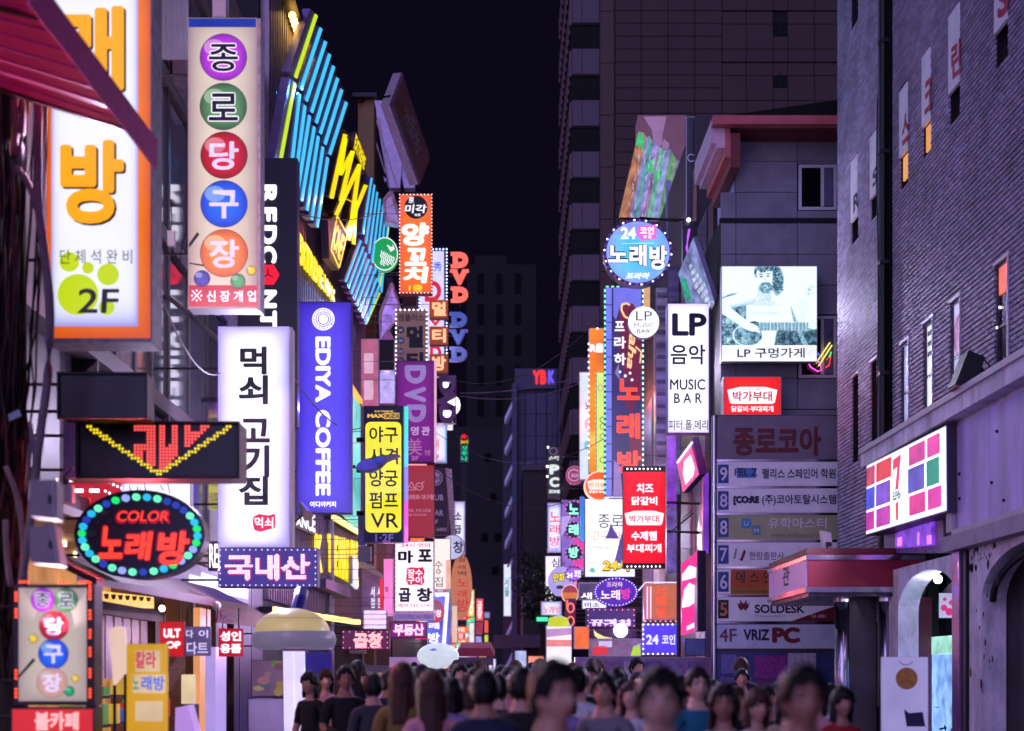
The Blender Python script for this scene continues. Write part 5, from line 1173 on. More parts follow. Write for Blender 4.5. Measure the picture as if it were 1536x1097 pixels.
# 14. DVD neon letters, red and blue (slab serif, free standing)
def slabD(mb, pl, x, y, s, deep):
    text(mb, 'D', pl, (x+3, y, x+s*1.0, y+s*.84), .02, .10, deep=deep); poly(mb, pl, ((x, y), (x+9, y), (x+9, y+3.2), (x, y+3.2)), .021, deep); poly(mb, pl, ((x, y+s*.84-3.2), (x+9, y+s*.84-3.2), (x+9, y+s*.84), (x, y+s*.84)), .021, deep)
def slabV(mb, pl, x, y, s, deep):
    text(mb, 'V', pl, (x+1.5, y, x+s-1.5, y+s*.84), .02, .10, deep=deep); poly(mb, pl, ((x-1, y), (x+10, y), (x+10, y+2.6), (x-1, y+2.6)), .021, deep); poly(mb, pl, ((x+s-9, y), (x+s+1, y), (x+s+1, y+2.6), (x+s-9, y+2.6)), .021, deep)
for lab, ys, m_, m2 in (('upper column of salmon red neon slab DVD letters', (378, 404, 430), em('salmon_neon', (255, 105, 85), 1.1, .03, sample=True), pbr('letter_back_red', (90, 10, 20))), ('lower column of unlit blue slab DVD letters', (468, 494, 520), em('dull_blue_letters', (62, 84, 170), .75, .05), pbr('letter_back_blue', (130, 130, 160)))):  # the unlit blue letters get a dim glow in their colour
    rt = thing('dvd_letters', lab, 'sign', P(688, ys[-1]+22, 55)); pl = FR(55); xo = 676 if ys[0] < 400 else 674
    for k_, y in enumerate(ys):
        m = MB(); (slabV if k_ == 1 else slabD)(m, pl, xo, y, 26, .25); part('letter', m, m_, rt)
        m = MB(); pl2 = FR(55.26); (slabV if k_ == 1 else slabD)(m, pl2, xo+1.5, y+1.2, 26, .05); part('letter_back', m, m2, rt)
    part('mast', MB().tube([P(690, ys[0]-2, 55.4), P(690, ys[-1]+(32 if ys[0] < 400 else 24), 55.4)], .03).tube([P(665, ys[1]+10, 55.4), P(692, ys[1]+10, 55.4)], .03), dark, rt)
    bracket(rt, P(675, 0, 55).x, P(0, ys[-1]+20, 55).z, P(0, ys[0], 55).z, 55.4, XB)
# 15. purple outline letters + white blob behind
rt = thing('dv_outline_sign', 'plum coloured sideways outline DVD letter frame with lit lamps inside', 'sign', P(670, 634, 50)); pl = FR(50)
letters(rt, pl, [('D', (658, 565, 683, 592), {'rot': 1}), ('V', (655, 588, 682, 616), {'rot': 1}), ('D', (658, 608, 683, 634), {'rot': 1})], pbr('plum_letters', (120, 70, 125), .4), bold=.07, deep=.3, lift=.05)
part('back_frame', MB().frame(pl, q4((653, 563, 684, 635)), 1.5, (0, .3, 0)), pbr('plum_letters', (120, 70, 125)), rt); part('lamp', MB().ball(P(668, 577, 50.2), .12, 8, 5).ball(P(671, 622, 50.2), .16, 8, 5), em('white_glare', (255, 250, 255), 3, 0, sample=True), rt); bracket(rt, P(653, 0, 50).x, P(0, 630, 50).z, P(0, 570, 50).z, 50.3, XB)
bl_ = thing('wall_lamp', 'white glowing lamp globe peeping out right of the plum outline letters', 'lamp', P(680, 625, 54)); part('globe', MB().ball(P(680, 608, 54), .26, 10, 8, (1, 1, 1.4)), em('white_glare', (255, 250, 255), 3), bl_, smooth=True); part('holder', MB().tube([P(675, 645, 54), P(676, 622, 54)], .12), em('white_soft', (235, 235, 255), 1), bl_)
# 16. signs x 652-700 y 640-1000
def simple(name, label, box, D, fm, txt, tm, depth=.25, border=1, cat='sign', wall=None, bold=.03, body=None, bl=None, step=6, group=None, shear=0, rim=None):
    rt, pl = lightbox(name, label, box, D, fm, depth, body, border, cat, group, wall, rim)
    if txt: letters(rt, pl, txt, tm, bold=bold, shear=shear)
    if bl: bulbs(rt, pl, edge_pts(box[0]+1, box[1]+1, box[2]-1, box[3]-1, step), bl, 1.5)
    return rt, pl
simple('clinic_sign', 'narrow pale blue and white sign right of the purple sign', (652, 636, 670, 694), 53.5, W_SOFT, [('이', (652, 658, 658, 676)), ('F', (655, 682, 659, 689))], red_ink, rim=em('aqua_rim', (90, 190, 225), .9))
rt, pl = simple('pub_sign', 'charcoal pub bar sign with a white scalloped seal', (652, 702, 672, 803), 50.0, pbr('charcoal_violet', (50, 46, 72), .4), [('UB', (652, 742, 665, 751)), ('AR', (652, 765, 665, 774)), ('F', (653, 780, 657, 786)), ('-5855', (653, 792, 670, 797))], wht_ink, border=0)
part('seal', ring(disc(MB(), pl, 652, 717, 9, lift=.01, n=16), pl, 652, 717, 12, 12, 1.3, .014), wht_ink, rt); letters(rt, pl, [('KA', (653, 714, 661, 720))], navy_ink, lift=.02)
cl = thing('coil_lamp', 'tall lilac spring like coil column beside the pub sign', 'decoration', P(674, 803, 49)); m = MB()
for i in range(24): m.tube([P(669+i*.35, 704+i*4.2, 49), P(677+i*.25, 706+i*4.2, 48.9)], .045, 5)
part('coil', m, pbr('coil_lilac', (210, 190, 215), .4), cl, stuff=True); part('post', MB().tube([P(673, 704, 49.15), P(680, 806, 49.15)], .1), pbr('coil_core', (130, 90, 110)), cl)
simple('white_food_sign', 'narrow white sign with black brush letters behind the round tripe sign', (681, 752, 698, 832), 60.0, W_SOFT, [('소', (682, 768, 692, 780)), ('곱', (682, 788, 692, 801))], blk_ink, bold=.05)
# mapo sign
rt, pl = simple('tripe_restaurant_sign', 'white tripe restaurant sign with black brush letters and red stamp, pink bulbs round it', (592, 812, 651, 918), 36.0, em('pinkish_white', (252, 240, 255), 1.1, .04, sample=True), [('마', (597, 826, 620, 845)), ('포', (627, 824, 648, 843)), ('곱', (598, 882, 616, 903)), ('창', (625, 882, 648, 903))], blk_ink, bold=.06, bl=em('bulb_pink', (255, 90, 150), 1.2), step=7)
flat(rt, pl, [[(609+x, 851+y) for x, y in ((1, 2), (8, 0), (16, 1), (26, 0), (28, 8), (26, 14), (28, 22), (24, 27), (14, 26), (4, 27), (0, 20), (1, 10))]], em('stamp_red', (215, 20, 70)), 'stamp')
letters(rt, pl, [('장수\n구이', (611, 854, 634, 876))], white_em, lift=.02, bold=.03); letters(rt, pl, [('24시 영업', (602, 815, 645, 821)), ('예약 732-1197', (597, 906, 648, 911))], em('stamp_red', (215, 20, 70)), bold=.01)
simple('small_sign_board', 'low mauve board with faint lettering under the white tripe sign', (590, 919, 652, 931), 37.0, pbr('mauve_board', (130, 110, 150), .5), [('가정식백반 7411-0501', (597, 922, 646, 928))], navy_ink, bold=.0)
rt = thing('round_tripe_sign', 'round silver sign with two black brush letters and thin metal rim', 'sign', P(679, 840, 47)); pl = FR(47)
part('disc', MB().prism([pl.hit(*p) for p in ell(679, 821, 17.5, 18, 36)], (0, .3, 0)), em('silver_disc', (190, 190, 228), .85, .15, 2), rt); part('rim', ring(MB(), pl, 679, 821, 18.6, 19.2, 1.4, .02), pbr('coil_core', (130, 90, 110)), rt); letters(rt, pl, [('막', (664, 817, 677, 831)), ('창', (680, 812, 695, 830))], blk_ink, bold=.04); bracket(rt, P(662, 0, 47).x, P(0, 835, 47).z, P(0, 808, 47).z, 47.1, XB)
rt, pl = simple('noodle_house_sign', 'cream and peach sign with thin brush letters behind the tripe restaurant sign', (651, 808, 676, 885), 44.0, em('cream_lit', (250, 235, 225), 1.0, .08, sample=True), [('수', (652, 842, 664, 853)), ('o', (654, 854, 661, 861)), ('집', (652, 866, 664, 880))], blk_ink, bold=.0)
flat(rt, pl, [((669, 840), (676, 840), (676, 884), (669, 884))], em('peach_strip', (235, 180, 150), .9))
rt = thing('oval_wood_sign', 'tall orange brown oval karaoke sign with red brush letters', 'sign', P(692, 928, 58)); pl = FR(58)
part('board', MB().prism([pl.hit(*p) for p in ell(692, 880, 16, 49, 36)], (0, .3, 0)), em('wood_orange', (205, 122, 88), .8, .08, 2), rt); letters(rt, pl, [('일', (687, 833, 698, 843)), ('레', (687, 848, 698, 854)), ('벽', (687, 857, 699, 864))], blk_ink, bold=.0)
letters(rt, pl, [('노', (685, 868, 703, 880)), ('래', (686, 885, 701, 896)), ('방', (686, 898, 704, 918))], em('brush_red', (205, 50, 50), .9), bold=.02, shear=.1); bracket(rt, P(677, 0, 58).x, P(0, 910, 58).z, P(0, 850, 58).z, 58.1, XB)
rt, pl = simple('blue_karaoke_sign', 'blue and violet karaoke banner with white letters under the noodle house sign', (640, 887, 676, 978), 42.6, em('blue_violet_lit', (95, 100, 225), .9, .5, 1.2, sample=True), [('래', (643, 934, 659, 944)), ('방', (642, 949, 660, 965)), ('30V', (653, 891, 662, 896))], white_em, bold=.06)
flat(rt, pl, [((651, 889), (674, 889), (668, 978), (662, 978), (668, 895), (651, 893))], white_em, 'stripe')
rt = thing('round_red_sign', 'round red and brown sign overlapping the blue karaoke banner', 'sign', P(652, 934, 41)); pl = FR(41)
part('disc', MB().prism([pl.hit(*p) for p in ell(653, 917, 13.5, 17, 24)], (0, .2, 0)), em('maroon_disc', (150, 60, 90), .8, .2), rt); flat(rt, pl, [[(653+12*math.cos(t), 917+15*math.sin(t)) for t in np.linspace(.1, math.pi-.1, 12)]], em('red_half', (215, 40, 70), .9), lift=.015); letters(rt, pl, [('막창', (646, 915, 662, 926))], white_em, bold=.04, lift=.02); bracket(rt, P(640, 0, 41).x, P(0, 930, 41).z, P(0, 905, 41).z, 41.1, XB)
# LED estate agent + gopchang
def led_sign(name, label, box, D, word, tb, pitch, bgc, onm, haloM, bold=.05, bl=None, body=None):
    rt, pl = lightbox(name, label, box, D, em('ledbg_'+str(int(box[0])), bgc, .8, .15), .28, body or black, 1)
    pts = raster(word, *tb, pitch, bold); ps = set((round(x, 2), round(y, 2)) for x, y in pts)
    edge = [(x+pitch, y) for x, y in pts if (round(x+pitch, 2), round(y, 2)) not in ps]+[(x, y+pitch) for x, y in pts if (round(x, 2), round(y+pitch, 2)) not in ps]
    part('led_shadow', dots(MB(), pl, edge, pitch*.5, .006, 6), haloM, rt, stuff=True); part('led_word', dots(MB(), pl, pts, pitch*.5, .01, 6), onm, rt, stuff=True)
    glow(rt, pl.hit((box[0]+box[2])/2, (box[1]+box[3])/2, .06), (0, -1, -.2), 1.4, onm)
    if bl: bulbs(rt, pl, edge_pts(box[0]+3, box[1]+3, box[2]-3, box[3]-3, 9), bl, 1.4)
    return rt, pl
pinkw = em('led_pinkwhite', (255, 225, 255), 1.5, 0, sample=False); pinkh = em('led_pinkhalo', (235, 30, 110), .9, 0)
led_sign('led_sign', 'violet dot matrix sign with glowing pink and white domestic meat letters', (327, 822, 476, 881), 19.0, '국내산', (338, 832, 464, 870), 2.0, (72, 58, 150), pinkw, pinkh, .06, bl=em('bulb_lilac', (225, 220, 255), 1.8, .0), body=pbr('led_frame_violet', (70, 62, 110), .5))
led_sign('led_sign', 'magenta dot matrix sign with white estate agent letters', (585, 933, 640, 957), 34.5, '부동산', (590, 936, 636, 954), 1.5, (130, 30, 130), pinkw, pinkh, .08)
led_sign('led_sign', 'maroon dot matrix sign with pink white tripe letters above the crowd', (512, 945, 584, 975), 26.0, '곱창', (530, 949, 574, 973), 1.6, (90, 26, 70), em('led_rosewhite', (255, 210, 215), 1.4, 0), pinkh, .08, bl=em('bulb_rose', (255, 130, 190), 1.5))
# white fascia and lettering left
XF_ = SX(-4.3)
fa = thing('white_fascia', 'long pale fascia board with a bright white light slot above the awnings', 'shop fascia', XF_.hit(300, 900))
part('board', MB().prism([XF_.hit(*p) for p in ((150, 873), (373, 905), (373, 872), (150, 800))], (-.25, 0, 0)), pbr('pale_fascia', (165, 165, 210), .4, var=.25), fa)
part('light_slot', MB().prism([XF_.hit(*p, .02) for p in ((285, 880), (372, 899), (372, 884), (285, 862))], (-.015, 0, 0)), em('fascia_white', (235, 238, 255), 1.3, .08, sample=True), fa)
glow(fa, XF_.hit(300, 885, .15), (1, -.2, -.05), 5.0, _m['fascia_white'], .7); glow(fa, XF_.hit(200, 870, .15), (1, -.2, 0), 3.0, _m['fascia_white'], .7)
part('window', MB().prism([XF_.hit(*p, .02) for p in ((303, 874), (325, 879), (325, 866), (303, 859))], (-.015, 0, 0)), em('fascia_white', (235, 238, 255)), fa)
re_ = thing('white_letters', 'white letters RE beside the oval karaoke sign on black', 'sign', P(320, 840, 18.2)); pl = FR(18.2); part('board', MB().prism([pl.hit(*p) for p in ((312, 856), (327, 856), (327, 812), (312, 812))], (0, .1, 0)), blk_ink, re_); letters(re_, pl, [('RE', (314, 816, 327, 852))], wl, bold=.03)
bracket(re_, P(312, 0, 18.2).x, P(0, 850, 18.2).z, P(0, 820, 18.2).z, 18.25, XB)

# 17. lower billiard sign with red lamps
rt, pl = lightbox('billiard_sign', 'lower cream billiard hall sign framed by dark rail with clusters of red lamps', (20, 877, 141, 1058), 11.6, pbr('maroon_frame', (40, 14, 26), .5), .25, pbr('maroon_frame', (40, 14, 26)), 0)
part('inner_face', MB().face([pl.hit(*p, .01) for p in ((28, 1052), (130, 1052), (130, 882), (28, 882))]), em('cream_dim', (205, 190, 178), .85, .05, sample=True, edge=(170, 150, 150), es=.8), rt)
billiard(rt, pl.__class__(pl.p+pl.n*.012, pl.n), [('종', 64, 900, 18, cm, (110, 50, 130), 1), ('로', 99, 900, 18, cg, (50, 90, 90), 1), ('당', 81, 939, 22.5, cr_, (140, 20, 40), 0), ('구', 80, 981, 23, cb, (20, 60, 190), 0), ('장', 78, 1024, 23, ('peach', (235, 180, 165)), (220, 160, 150), 0), ('', 50, 958, 7, ('gold', (225, 200, 120)), (190, 150, 60), 0), ('', 104, 1037, 8, ('jade', (20, 175, 110)), (10, 100, 80), 0), ('', 113, 1018, 6, ('gold', (225, 200, 120)), (190, 150, 60), 0)], .6, .8)
glow(rt, pl.hit(80, 960, .06), (.1, -1, .8), 3.0, _m['cream_dim'], 1.4)
flat(rt, pl, [((28, 1018), (27, 1014), (50, 987), (53, 991))], blk_ink, 'cue_print', .016)
for (x, y) in [(135, 880+13*0), (135, 893), (135, 922), (135, 951), (135, 978), (135, 1010), (135, 1040), (24, 895), (24, 920), (24, 1012), (24, 1040), (36, 873), (96, 873), (126, 873)]:
    h_ = 6 if 30 < x < 130 else 2; v_ = 2 if 30 < x < 130 else 6
    m = MB()
    for t in (-1, 0, 1): m.ball(pl.hit(x+t*h_*.9*(h_ > 3), y+t*v_*.9*(v_ > 3), .03), .012, 6, 4)
    part('red_lamp', m, bulb_r, rt)
rt, pl = lightbox('red_sign_box', 'blurred red box sign with pale letters at the lower left corner', (16, 1062, 141, 1140), 11.5, em('red_box_lit', (225, 40, 45), .85, .08, sample=True), .25, pbr('maroon_frame', (40, 14, 26)), 2)
letters(rt, pl, [('볼카페', (52, 1068, 118, 1096))], em('pale_red_letters', (250, 190, 190), 1), bold=.05)
# 18. yellow banner, adult shop signs, shop fronts
rt, pl = lightbox('yellow_banner', 'yellow standing karaoke banner with red and green letters in front of the shops', (190, 966, 252, 1200), 12.4, em('yellow_banner_lit', (235, 175, 40), .75, .08), .03, lilac, 0, wall=99)
flat(rt, pl, [((203, 976), (240, 976), (240, 1008), (203, 1008)), ((199, 1012), (248, 1012), (248, 1040), (199, 1040)), ((203, 1052), (244, 1052), (244, 1082), (203, 1082))], em('cream_patch', (235, 205, 165), .8)); part('foot', MB().box(P(190, 0, 12.4).x, P(252, 0, 12.4).x, 12.2, 12.7, 0.005, .06).tube([P(192, 1100, 12.45), (P(192, 0, 12.4).x, 12.45, .05)], .015).tube([P(250, 1100, 12.45), (P(250, 0, 12.4).x, 12.45, .05)], .015), lilac, rt)
letters(rt, pl, [('칼라', (203, 977, 234, 1003))], em('banner_pinkred', (215, 40, 90), .9), bold=.04); letters(rt, pl, [('노', (199, 1014, 208, 1034))], em('banner_green', (60, 160, 110), .8), bold=.03); letters(rt, pl, [('래방', (212, 1014, 247, 1036))], em('banner_blue', (80, 110, 235), .8), bold=.04)
sh = thing('shopfront', 'open warm lit food shop with dark wooden frames and hanging curtain strips', 'shopfront', (-4.8, 15, 0))
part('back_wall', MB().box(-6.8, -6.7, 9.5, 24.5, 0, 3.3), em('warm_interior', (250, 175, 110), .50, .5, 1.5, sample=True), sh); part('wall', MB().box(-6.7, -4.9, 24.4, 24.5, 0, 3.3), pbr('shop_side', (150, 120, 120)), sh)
part('ceiling', MB().box(-6.7, -4.6, 9.5, 24.5, 3.3, 3.4), pbr('shop_ceiling', (160, 140, 130)), sh)
for y0_ in (10, 13.2, 16.4, 19.6): part('ceiling_lamp', MB().box(-5.9, -5.5, y0_, y0_+1.6, 3.22, 3.29), em('ceiling_warm', (255, 215, 160), 5, 0, sample=True), sh)
X48 = SX(-4.8); wood = pbr('dark_wood', (70, 48, 50), .5)
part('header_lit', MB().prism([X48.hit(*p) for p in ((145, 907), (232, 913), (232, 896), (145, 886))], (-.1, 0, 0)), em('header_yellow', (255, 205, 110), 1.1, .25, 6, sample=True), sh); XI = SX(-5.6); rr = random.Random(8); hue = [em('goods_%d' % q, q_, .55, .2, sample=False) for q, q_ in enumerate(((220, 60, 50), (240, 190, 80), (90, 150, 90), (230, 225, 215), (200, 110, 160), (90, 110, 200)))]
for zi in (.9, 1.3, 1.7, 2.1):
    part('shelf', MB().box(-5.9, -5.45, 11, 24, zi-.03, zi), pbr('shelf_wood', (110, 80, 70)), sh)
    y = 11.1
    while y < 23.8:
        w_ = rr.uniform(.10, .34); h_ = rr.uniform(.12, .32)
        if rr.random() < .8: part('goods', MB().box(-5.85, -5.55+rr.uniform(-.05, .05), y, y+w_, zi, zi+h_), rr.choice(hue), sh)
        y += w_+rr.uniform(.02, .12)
m = MB()
for i in range(8): x = 150+i*10.5; m.prism([X48.hit(*p, .02) for p in ((x-1.2, 898+i*.6), (x+1.6, 898+i*.6), (x+3, 890+i*.9), (x-3, 890+i*.9))], (-.015, 0, 0))
part('header_print', m, wood, sh, stuff=True)
for x, w_ in ((142, 4), (231, 8), (288, 3), (322, 3), (349, 2)): part('post', MB().box(-4.9, -4.78, bx(x, -4.8), bx(x+w_, -4.8), 0, 2.9), wood, sh)
part('lintel', MB().box(-4.9, -4.75, bx(142, -4.8), bx(243, -4.8), 2.33, 2.48), wood, sh)
for i in range(6): part('curtain_strip', MB().box(-4.87, -4.85, bx(152+i*13, -4.8), bx(162+i*13, -4.8), 1.55, 2.33), pbr('curtain_mauve', (190, 170, 200), .4), sh)
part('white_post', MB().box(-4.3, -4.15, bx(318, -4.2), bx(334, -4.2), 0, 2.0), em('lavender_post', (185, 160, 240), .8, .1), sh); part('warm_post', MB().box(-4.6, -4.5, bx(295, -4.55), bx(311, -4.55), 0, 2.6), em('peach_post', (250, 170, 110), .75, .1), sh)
wb = thing('menu_board', 'blank cream menu board standing by the wooden shop front', 'sign board', P(180, 1010, 13)); pl = FR(13.2); part('board', MB().prism([pl.hit(*p) for p in ((170, 1030), (193, 1005), (187, 941), (175, 939), (163, 945))], (0, .03, 0)), em('cream_board', (250, 215, 195), .8, .05), wb); part('leg', MB().tube([pl.hit(172, 1028), (pl.hit(172, 0).x, 13.2, 0)], .015), dark, wb); part('leg', MB().tube([pl.hit(188, 1012), (pl.hit(188, 0).x, 13.22, 0)], .015), dark, wb)
rt, pl = lightbox('adult_shop_sign', 'red sign with white English letters hanging inside the shopfront', (240, 933, 276, 985), 16.6, em('shop_red', (205, 20, 30), .9, .05, sample=True), .08, pbr('red_side', (90, 10, 20)), 0, wall=99); part('hanger', MB().tube([P(246, 933, 16.6), P(246, 903, 16.6)], .008).tube([P(270, 933, 16.6), P(270, 903, 16.6)], .008), dark, rt)
letters(rt, pl, [('ULT', (245, 943, 271, 957)), ('OP', (249, 962, 271, 973))], white_em, bold=.07)
rt, pl = lightbox('adult_shop_sign', 'red and white Korean goods sign below the long crimson awning', (328, 943, 364, 985), 19.4, em('shop_crimson', (190, 10, 40), .9, .05, sample=True), .08, pbr('red_side', (90, 10, 20)), 0, wall=99); part('hanger', MB().tube([P(334, 943, 19.4), P(334, 913, 19.4)], .008).tube([P(358, 943, 19.4), P(358, 913, 19.4)], .008), dark, rt)
letters(rt, pl, [('성인', (330, 947, 362, 962)), ('용품', (330, 966, 362, 980))], white_em, bold=.07)
rt, pl = lightbox('small_letter_panel', 'pale translucent panel with blurred letters right of the red English sign', (277, 940, 316, 984), 17.2, em('lilac_panel_dim', (110, 90, 150), .6, .3, 5), .03, None, 0, wall=99); part('hanger', MB().tube([P(283, 940, 17.2), P(283, 910, 17.2)], .008).tube([P(310, 940, 17.2), P(310, 910, 17.2)], .008), dark, rt); letters(rt, pl, [('다', (279, 945, 290, 957)), ('이', (298, 945, 312, 957)), ('다트', (280, 963, 312, 982))], em('pale_panel_letters', (215, 205, 255), .9), bold=.03)
aw2 = thing('awning', 'long narrow crimson shop awning sloping away below the white fascia', 'awning', SX(-4.0).hit(300, 930)); Xa = SX(-3.75)
part('canvas', MB().prism([Xa.hit(*p) for p in ((145, 878), (328, 911), (411, 931), (373, 908), (250, 884), (145, 868))], (-.5, 0, .25)), pbr('maroon_canvas', (70, 5, 24), .6), aw2)
part('valance', MB().prism([Xa.hit(*p, .01) for p in ((326, 934), (413, 944), (412, 926), (328, 910))], (-.02, 0, 0)), pbr('maroon_valance', (120, 6, 44), .6), aw2); m = MB(); text(m, 'TCINNG', Xa, ((332, 919), (352, 922), (352, 932), (332, 930)), .02, .05); text(m, 'since', Xa, ((391, 932), (409, 936), (409, 941), (391, 938)), .02, .05); part('lettering', m, pbr('awning_print', (200, 150, 190)), aw2)
part('roller', MB().tube([Xa.hit(145, 869, -.03), Xa.hit(412, 927, -.03)], .014, 8), lilac, aw2); part('end_cap', MB().ball(Xa.hit(325, 909, .03), .06, 8, 6), frame_w, aw2)
gl = thing('shop_bulb', 'round warm bulb hanging at the corner of the wooden shop frame', 'lamp', P(243, 913, 16)); part('bulb', MB().ball(P(243, 913, 16), .035, 10, 8), em('bulb_warmwhite', (255, 225, 195), 8, 0, sample=True), gl); part('cord', MB().tube([P(243, 908, 16), P(243, 896, 16)], .006), black, gl)
# domed kiosk
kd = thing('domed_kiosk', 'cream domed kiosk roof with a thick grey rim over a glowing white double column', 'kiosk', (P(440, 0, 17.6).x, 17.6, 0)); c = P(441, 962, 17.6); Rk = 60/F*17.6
prof = [(math.cos(t), math.sin(t)) for t in np.linspace(0, math.pi/2, 9)]
m = MB(); seg = 32
def lathe(c, pr, seg=32):
    m = MB()
    for i, (r, z) in enumerate(pr):
        for k_ in range(seg): m.v.append((c.x+r*math.cos(2*math.pi*k_/seg), c.y+r*math.sin(2*math.pi*k_/seg), c.z+z))
    for i in range(len(pr)-1):
        for k_ in range(seg): j = (k_+1) % seg; m.f.append((i*seg+k_, i*seg+j, (i+1)*seg+j, (i+1)*seg+k_))
    return m
part('dome', lathe(c+Vector((-.02, 0, .1)), [(Rk*.94*a+.001, .31*b) for a, b in prof]), em('cream_shell_lit', (255, 228, 170), .38, .2, 1.5, sample=True), kd, smooth=True)  # dome and rim colours carry an added glow
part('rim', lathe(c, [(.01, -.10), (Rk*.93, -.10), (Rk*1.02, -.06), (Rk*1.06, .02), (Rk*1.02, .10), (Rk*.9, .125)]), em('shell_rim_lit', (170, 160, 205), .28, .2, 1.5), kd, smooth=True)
part('seam', lathe(c+Vector((-.02, 0, .1)), [(Rk*.945*math.cos(.62), .31*math.sin(.62)), (Rk*.955*math.cos(.62), .31*math.sin(.60))]), grey, kd)
for x in (433, 449): part('column', MB().tube([P(x, 975, 17.5), (P(x+3, 0, 17.5).x, 17.5, .2)], .07, 12), em('column_white', (215, 205, 255), 1.1, .1, sample=True), kd, smooth=True)
part('capital', MB().box(P(424, 0, 17.4).x, P(458, 0, 17.4).x, 17.3, 17.7, P(0, 977, 17.4).z, P(0, 970.5, 17.4).z), pbr('capital_pink', (220, 170, 205)), kd); part('base', MB().box(P(400, 0, 17.6).x, P(480, 0, 17.6).x, 17.2, 18.1, .005, .2), lilac, kd)
part('mast', MB().tube([P(452, 888, 18.1), P(450, 900, 17.9), P(444, 922, 17.7)], .09, 12), pbr('ultramarine_mast', (40, 34, 150), .4), kd); part('mast_base', MB().tube([P(444, 919, 17.7), P(443, 926, 17.7)], .1, 12), pbr('ultramarine_mast', (40, 34, 150)), kd)
glow(kd, P(455, 872, 18.6), (0, -.6, -1), 2.5, _m['led_pinkwhite'], .3)  # spot lamp added above the dome to brighten it
# booths and posters low left
for k_, (nm, lab, box, D, colr) in enumerate((('blue_booth', 'ultramarine booth wall behind the glowing kiosk column', (455, 978, 498, 1200), 22, (48, 36, 150)), ('poster_board', 'poster with a round green and pink plant picture left of the kiosk', (377, 990, 428, 1045), 18.4, (120, 90, 130)), ('counter_front', 'pale lavender counter front below the plant poster', (372, 1048, 470, 1200), 18.0, (150, 125, 190)), ('poster_board', 'dark picture board full of coloured snack photographs behind the crowd', (528, 998, 582, 1034), 24.5, (70, 50, 80)), ('counter_front', 'pale violet counter below the snack pictures behind the crowd', (524, 1036, 612, 1200), 24.2, (150, 120, 180)), ('booth_frame', 'pink lilac booth wall behind the heads at the left of the street', (583, 985, 640, 1200), 30, (200, 150, 215)))):
    rt, pl = lightbox(nm, lab, box, D, em('booth_%d' % k_, colr, .55, .25, 3), .3, pbr('booth_side', (90, 70, 110)), 1, cat='booth' if 'poster' not in nm else 'poster', wall=99)
    if 'poster' in nm:
        rr = random.Random(k_)
        for j in range(9): part('picture', disc(MB(), pl, box[0]+6+rr.random()*(box[2]-box[0]-12), box[1]+6+rr.random()*(box[3]-box[1]-12), 4+rr.random()*6, 3+rr.random()*4, .01+.002*j, 12), em('pic_%d%d' % (k_, j), (rr.randint(50, 230), rr.randint(60, 160), rr.randint(60, 150)), .5), rt)
        part('stand', MB().box(P(box[0]+4, 0, D).x, P(box[2]-4, 0, D).x, D+.05, D+.2, .01, P(0, box[3], D).z-.004), pbr('booth_side', (90, 70, 110)), rt)
fz_ = thing('freezer_case', 'slanting violet glass freezer case below the shop posts', 'freezer', P(275, 1090, 15)); part('glass', MB().prism([P(262, 1120, 14.6), P(298, 1120, 14.6), P(282, 1058, 14.8), P(263, 1062, 14.8)], (0, .3, 0)), em('violet_case', (195, 150, 240), .8, .15), fz_); part('cabinet', MB().box(P(262, 0, 14.7).x, P(300, 0, 14.7).x, 14.6, 15.2, 0.005, P(0, 1121, 14.7).z), lilac, fz_)
fz_ = thing('lit_stack', 'warm lit stack of goods behind the shop posts', 'display', P(278, 1050, 16)); part('lit_shelf', MB().prism([P(272, 1056, 16), P(288, 1056, 16), P(288, 1012, 16), P(272, 1012, 16)], (0, .2, 0)), em('warm_shelf', (240, 215, 170), .8, .2), fz_); part('stand', MB().box(P(270, 0, 16).x, P(290, 0, 16).x, 16, 16.3, .005, P(0, 1057, 16).z), wood, fz_)
# facade bits in the gap x 590-750, y 820-1000 and further left
simple('pink_sign', 'large pink lit sign seen at an angle under the louvred building end', (575, 838, 590, 925), 40, em('hot_pink', (255, 130, 210), 1.0, .2, 2, sample=True), [('창', (577, 880, 583, 888))], navy_ink, wall=-5)
simple('grey_box_sign', 'blank mauve box left of the white tripe restaurant sign', (537, 820, 556, 842), 36, lilac, None, None, wall=-5); simple('grey_box_sign', 'blank lilac box at the end of the strip light', (537, 770, 549, 818), 35, lilac, None, None, wall=-5)
a = thing('bookshop_front', 'pale violet stepped shop front with vertical white letters behind the louvres', 'shopfront', P(560, 930, 44)); pl = FR(44)
part('wall', MB().prism([pl.hit(*p) for p in ((543, 940), (577, 940), (577, 870), (543, 845))], (0, .5, 0)), pbr('violet_shop_wall', (190, 165, 225), .5, var=.3), a)
part('cornice', MB().prism([P(538, 850, 43.6), P(574, 868, 43.6), P(572, 860, 43.6), P(540, 838, 43.6)], (0, .3, 0)), lilac, a)
for x, c_ in ((556, 'white_letters'), (566, 'white_letters')): letters(a, pl, [('서\n점', (x, 880, x+6, 912))], white_em, lift=.02)
part('red_column', MB().tube([P(572, 868, 43.3), P(572, 925, 43.3)], .05), em('column_red', (235, 40, 60), 1), a)
simple('pink_sign', 'pink and white blurred sign below the long violet shop front', (545, 915, 580, 944), 39, em('pinkwhite_sign', (245, 215, 250), 1.0, .15, 3), None, None, wall=-5)
simple('pink_poster', 'large rose poster beside the violet coffee sign seen at an angle', (541, 508, 568, 610), 45, em('rose_poster', (205, 110, 150), .7, .25, 3), [('1\n1', (546, 530, 560, 600))], em('pale_rose', (240, 190, 220), .8), wall=-5)
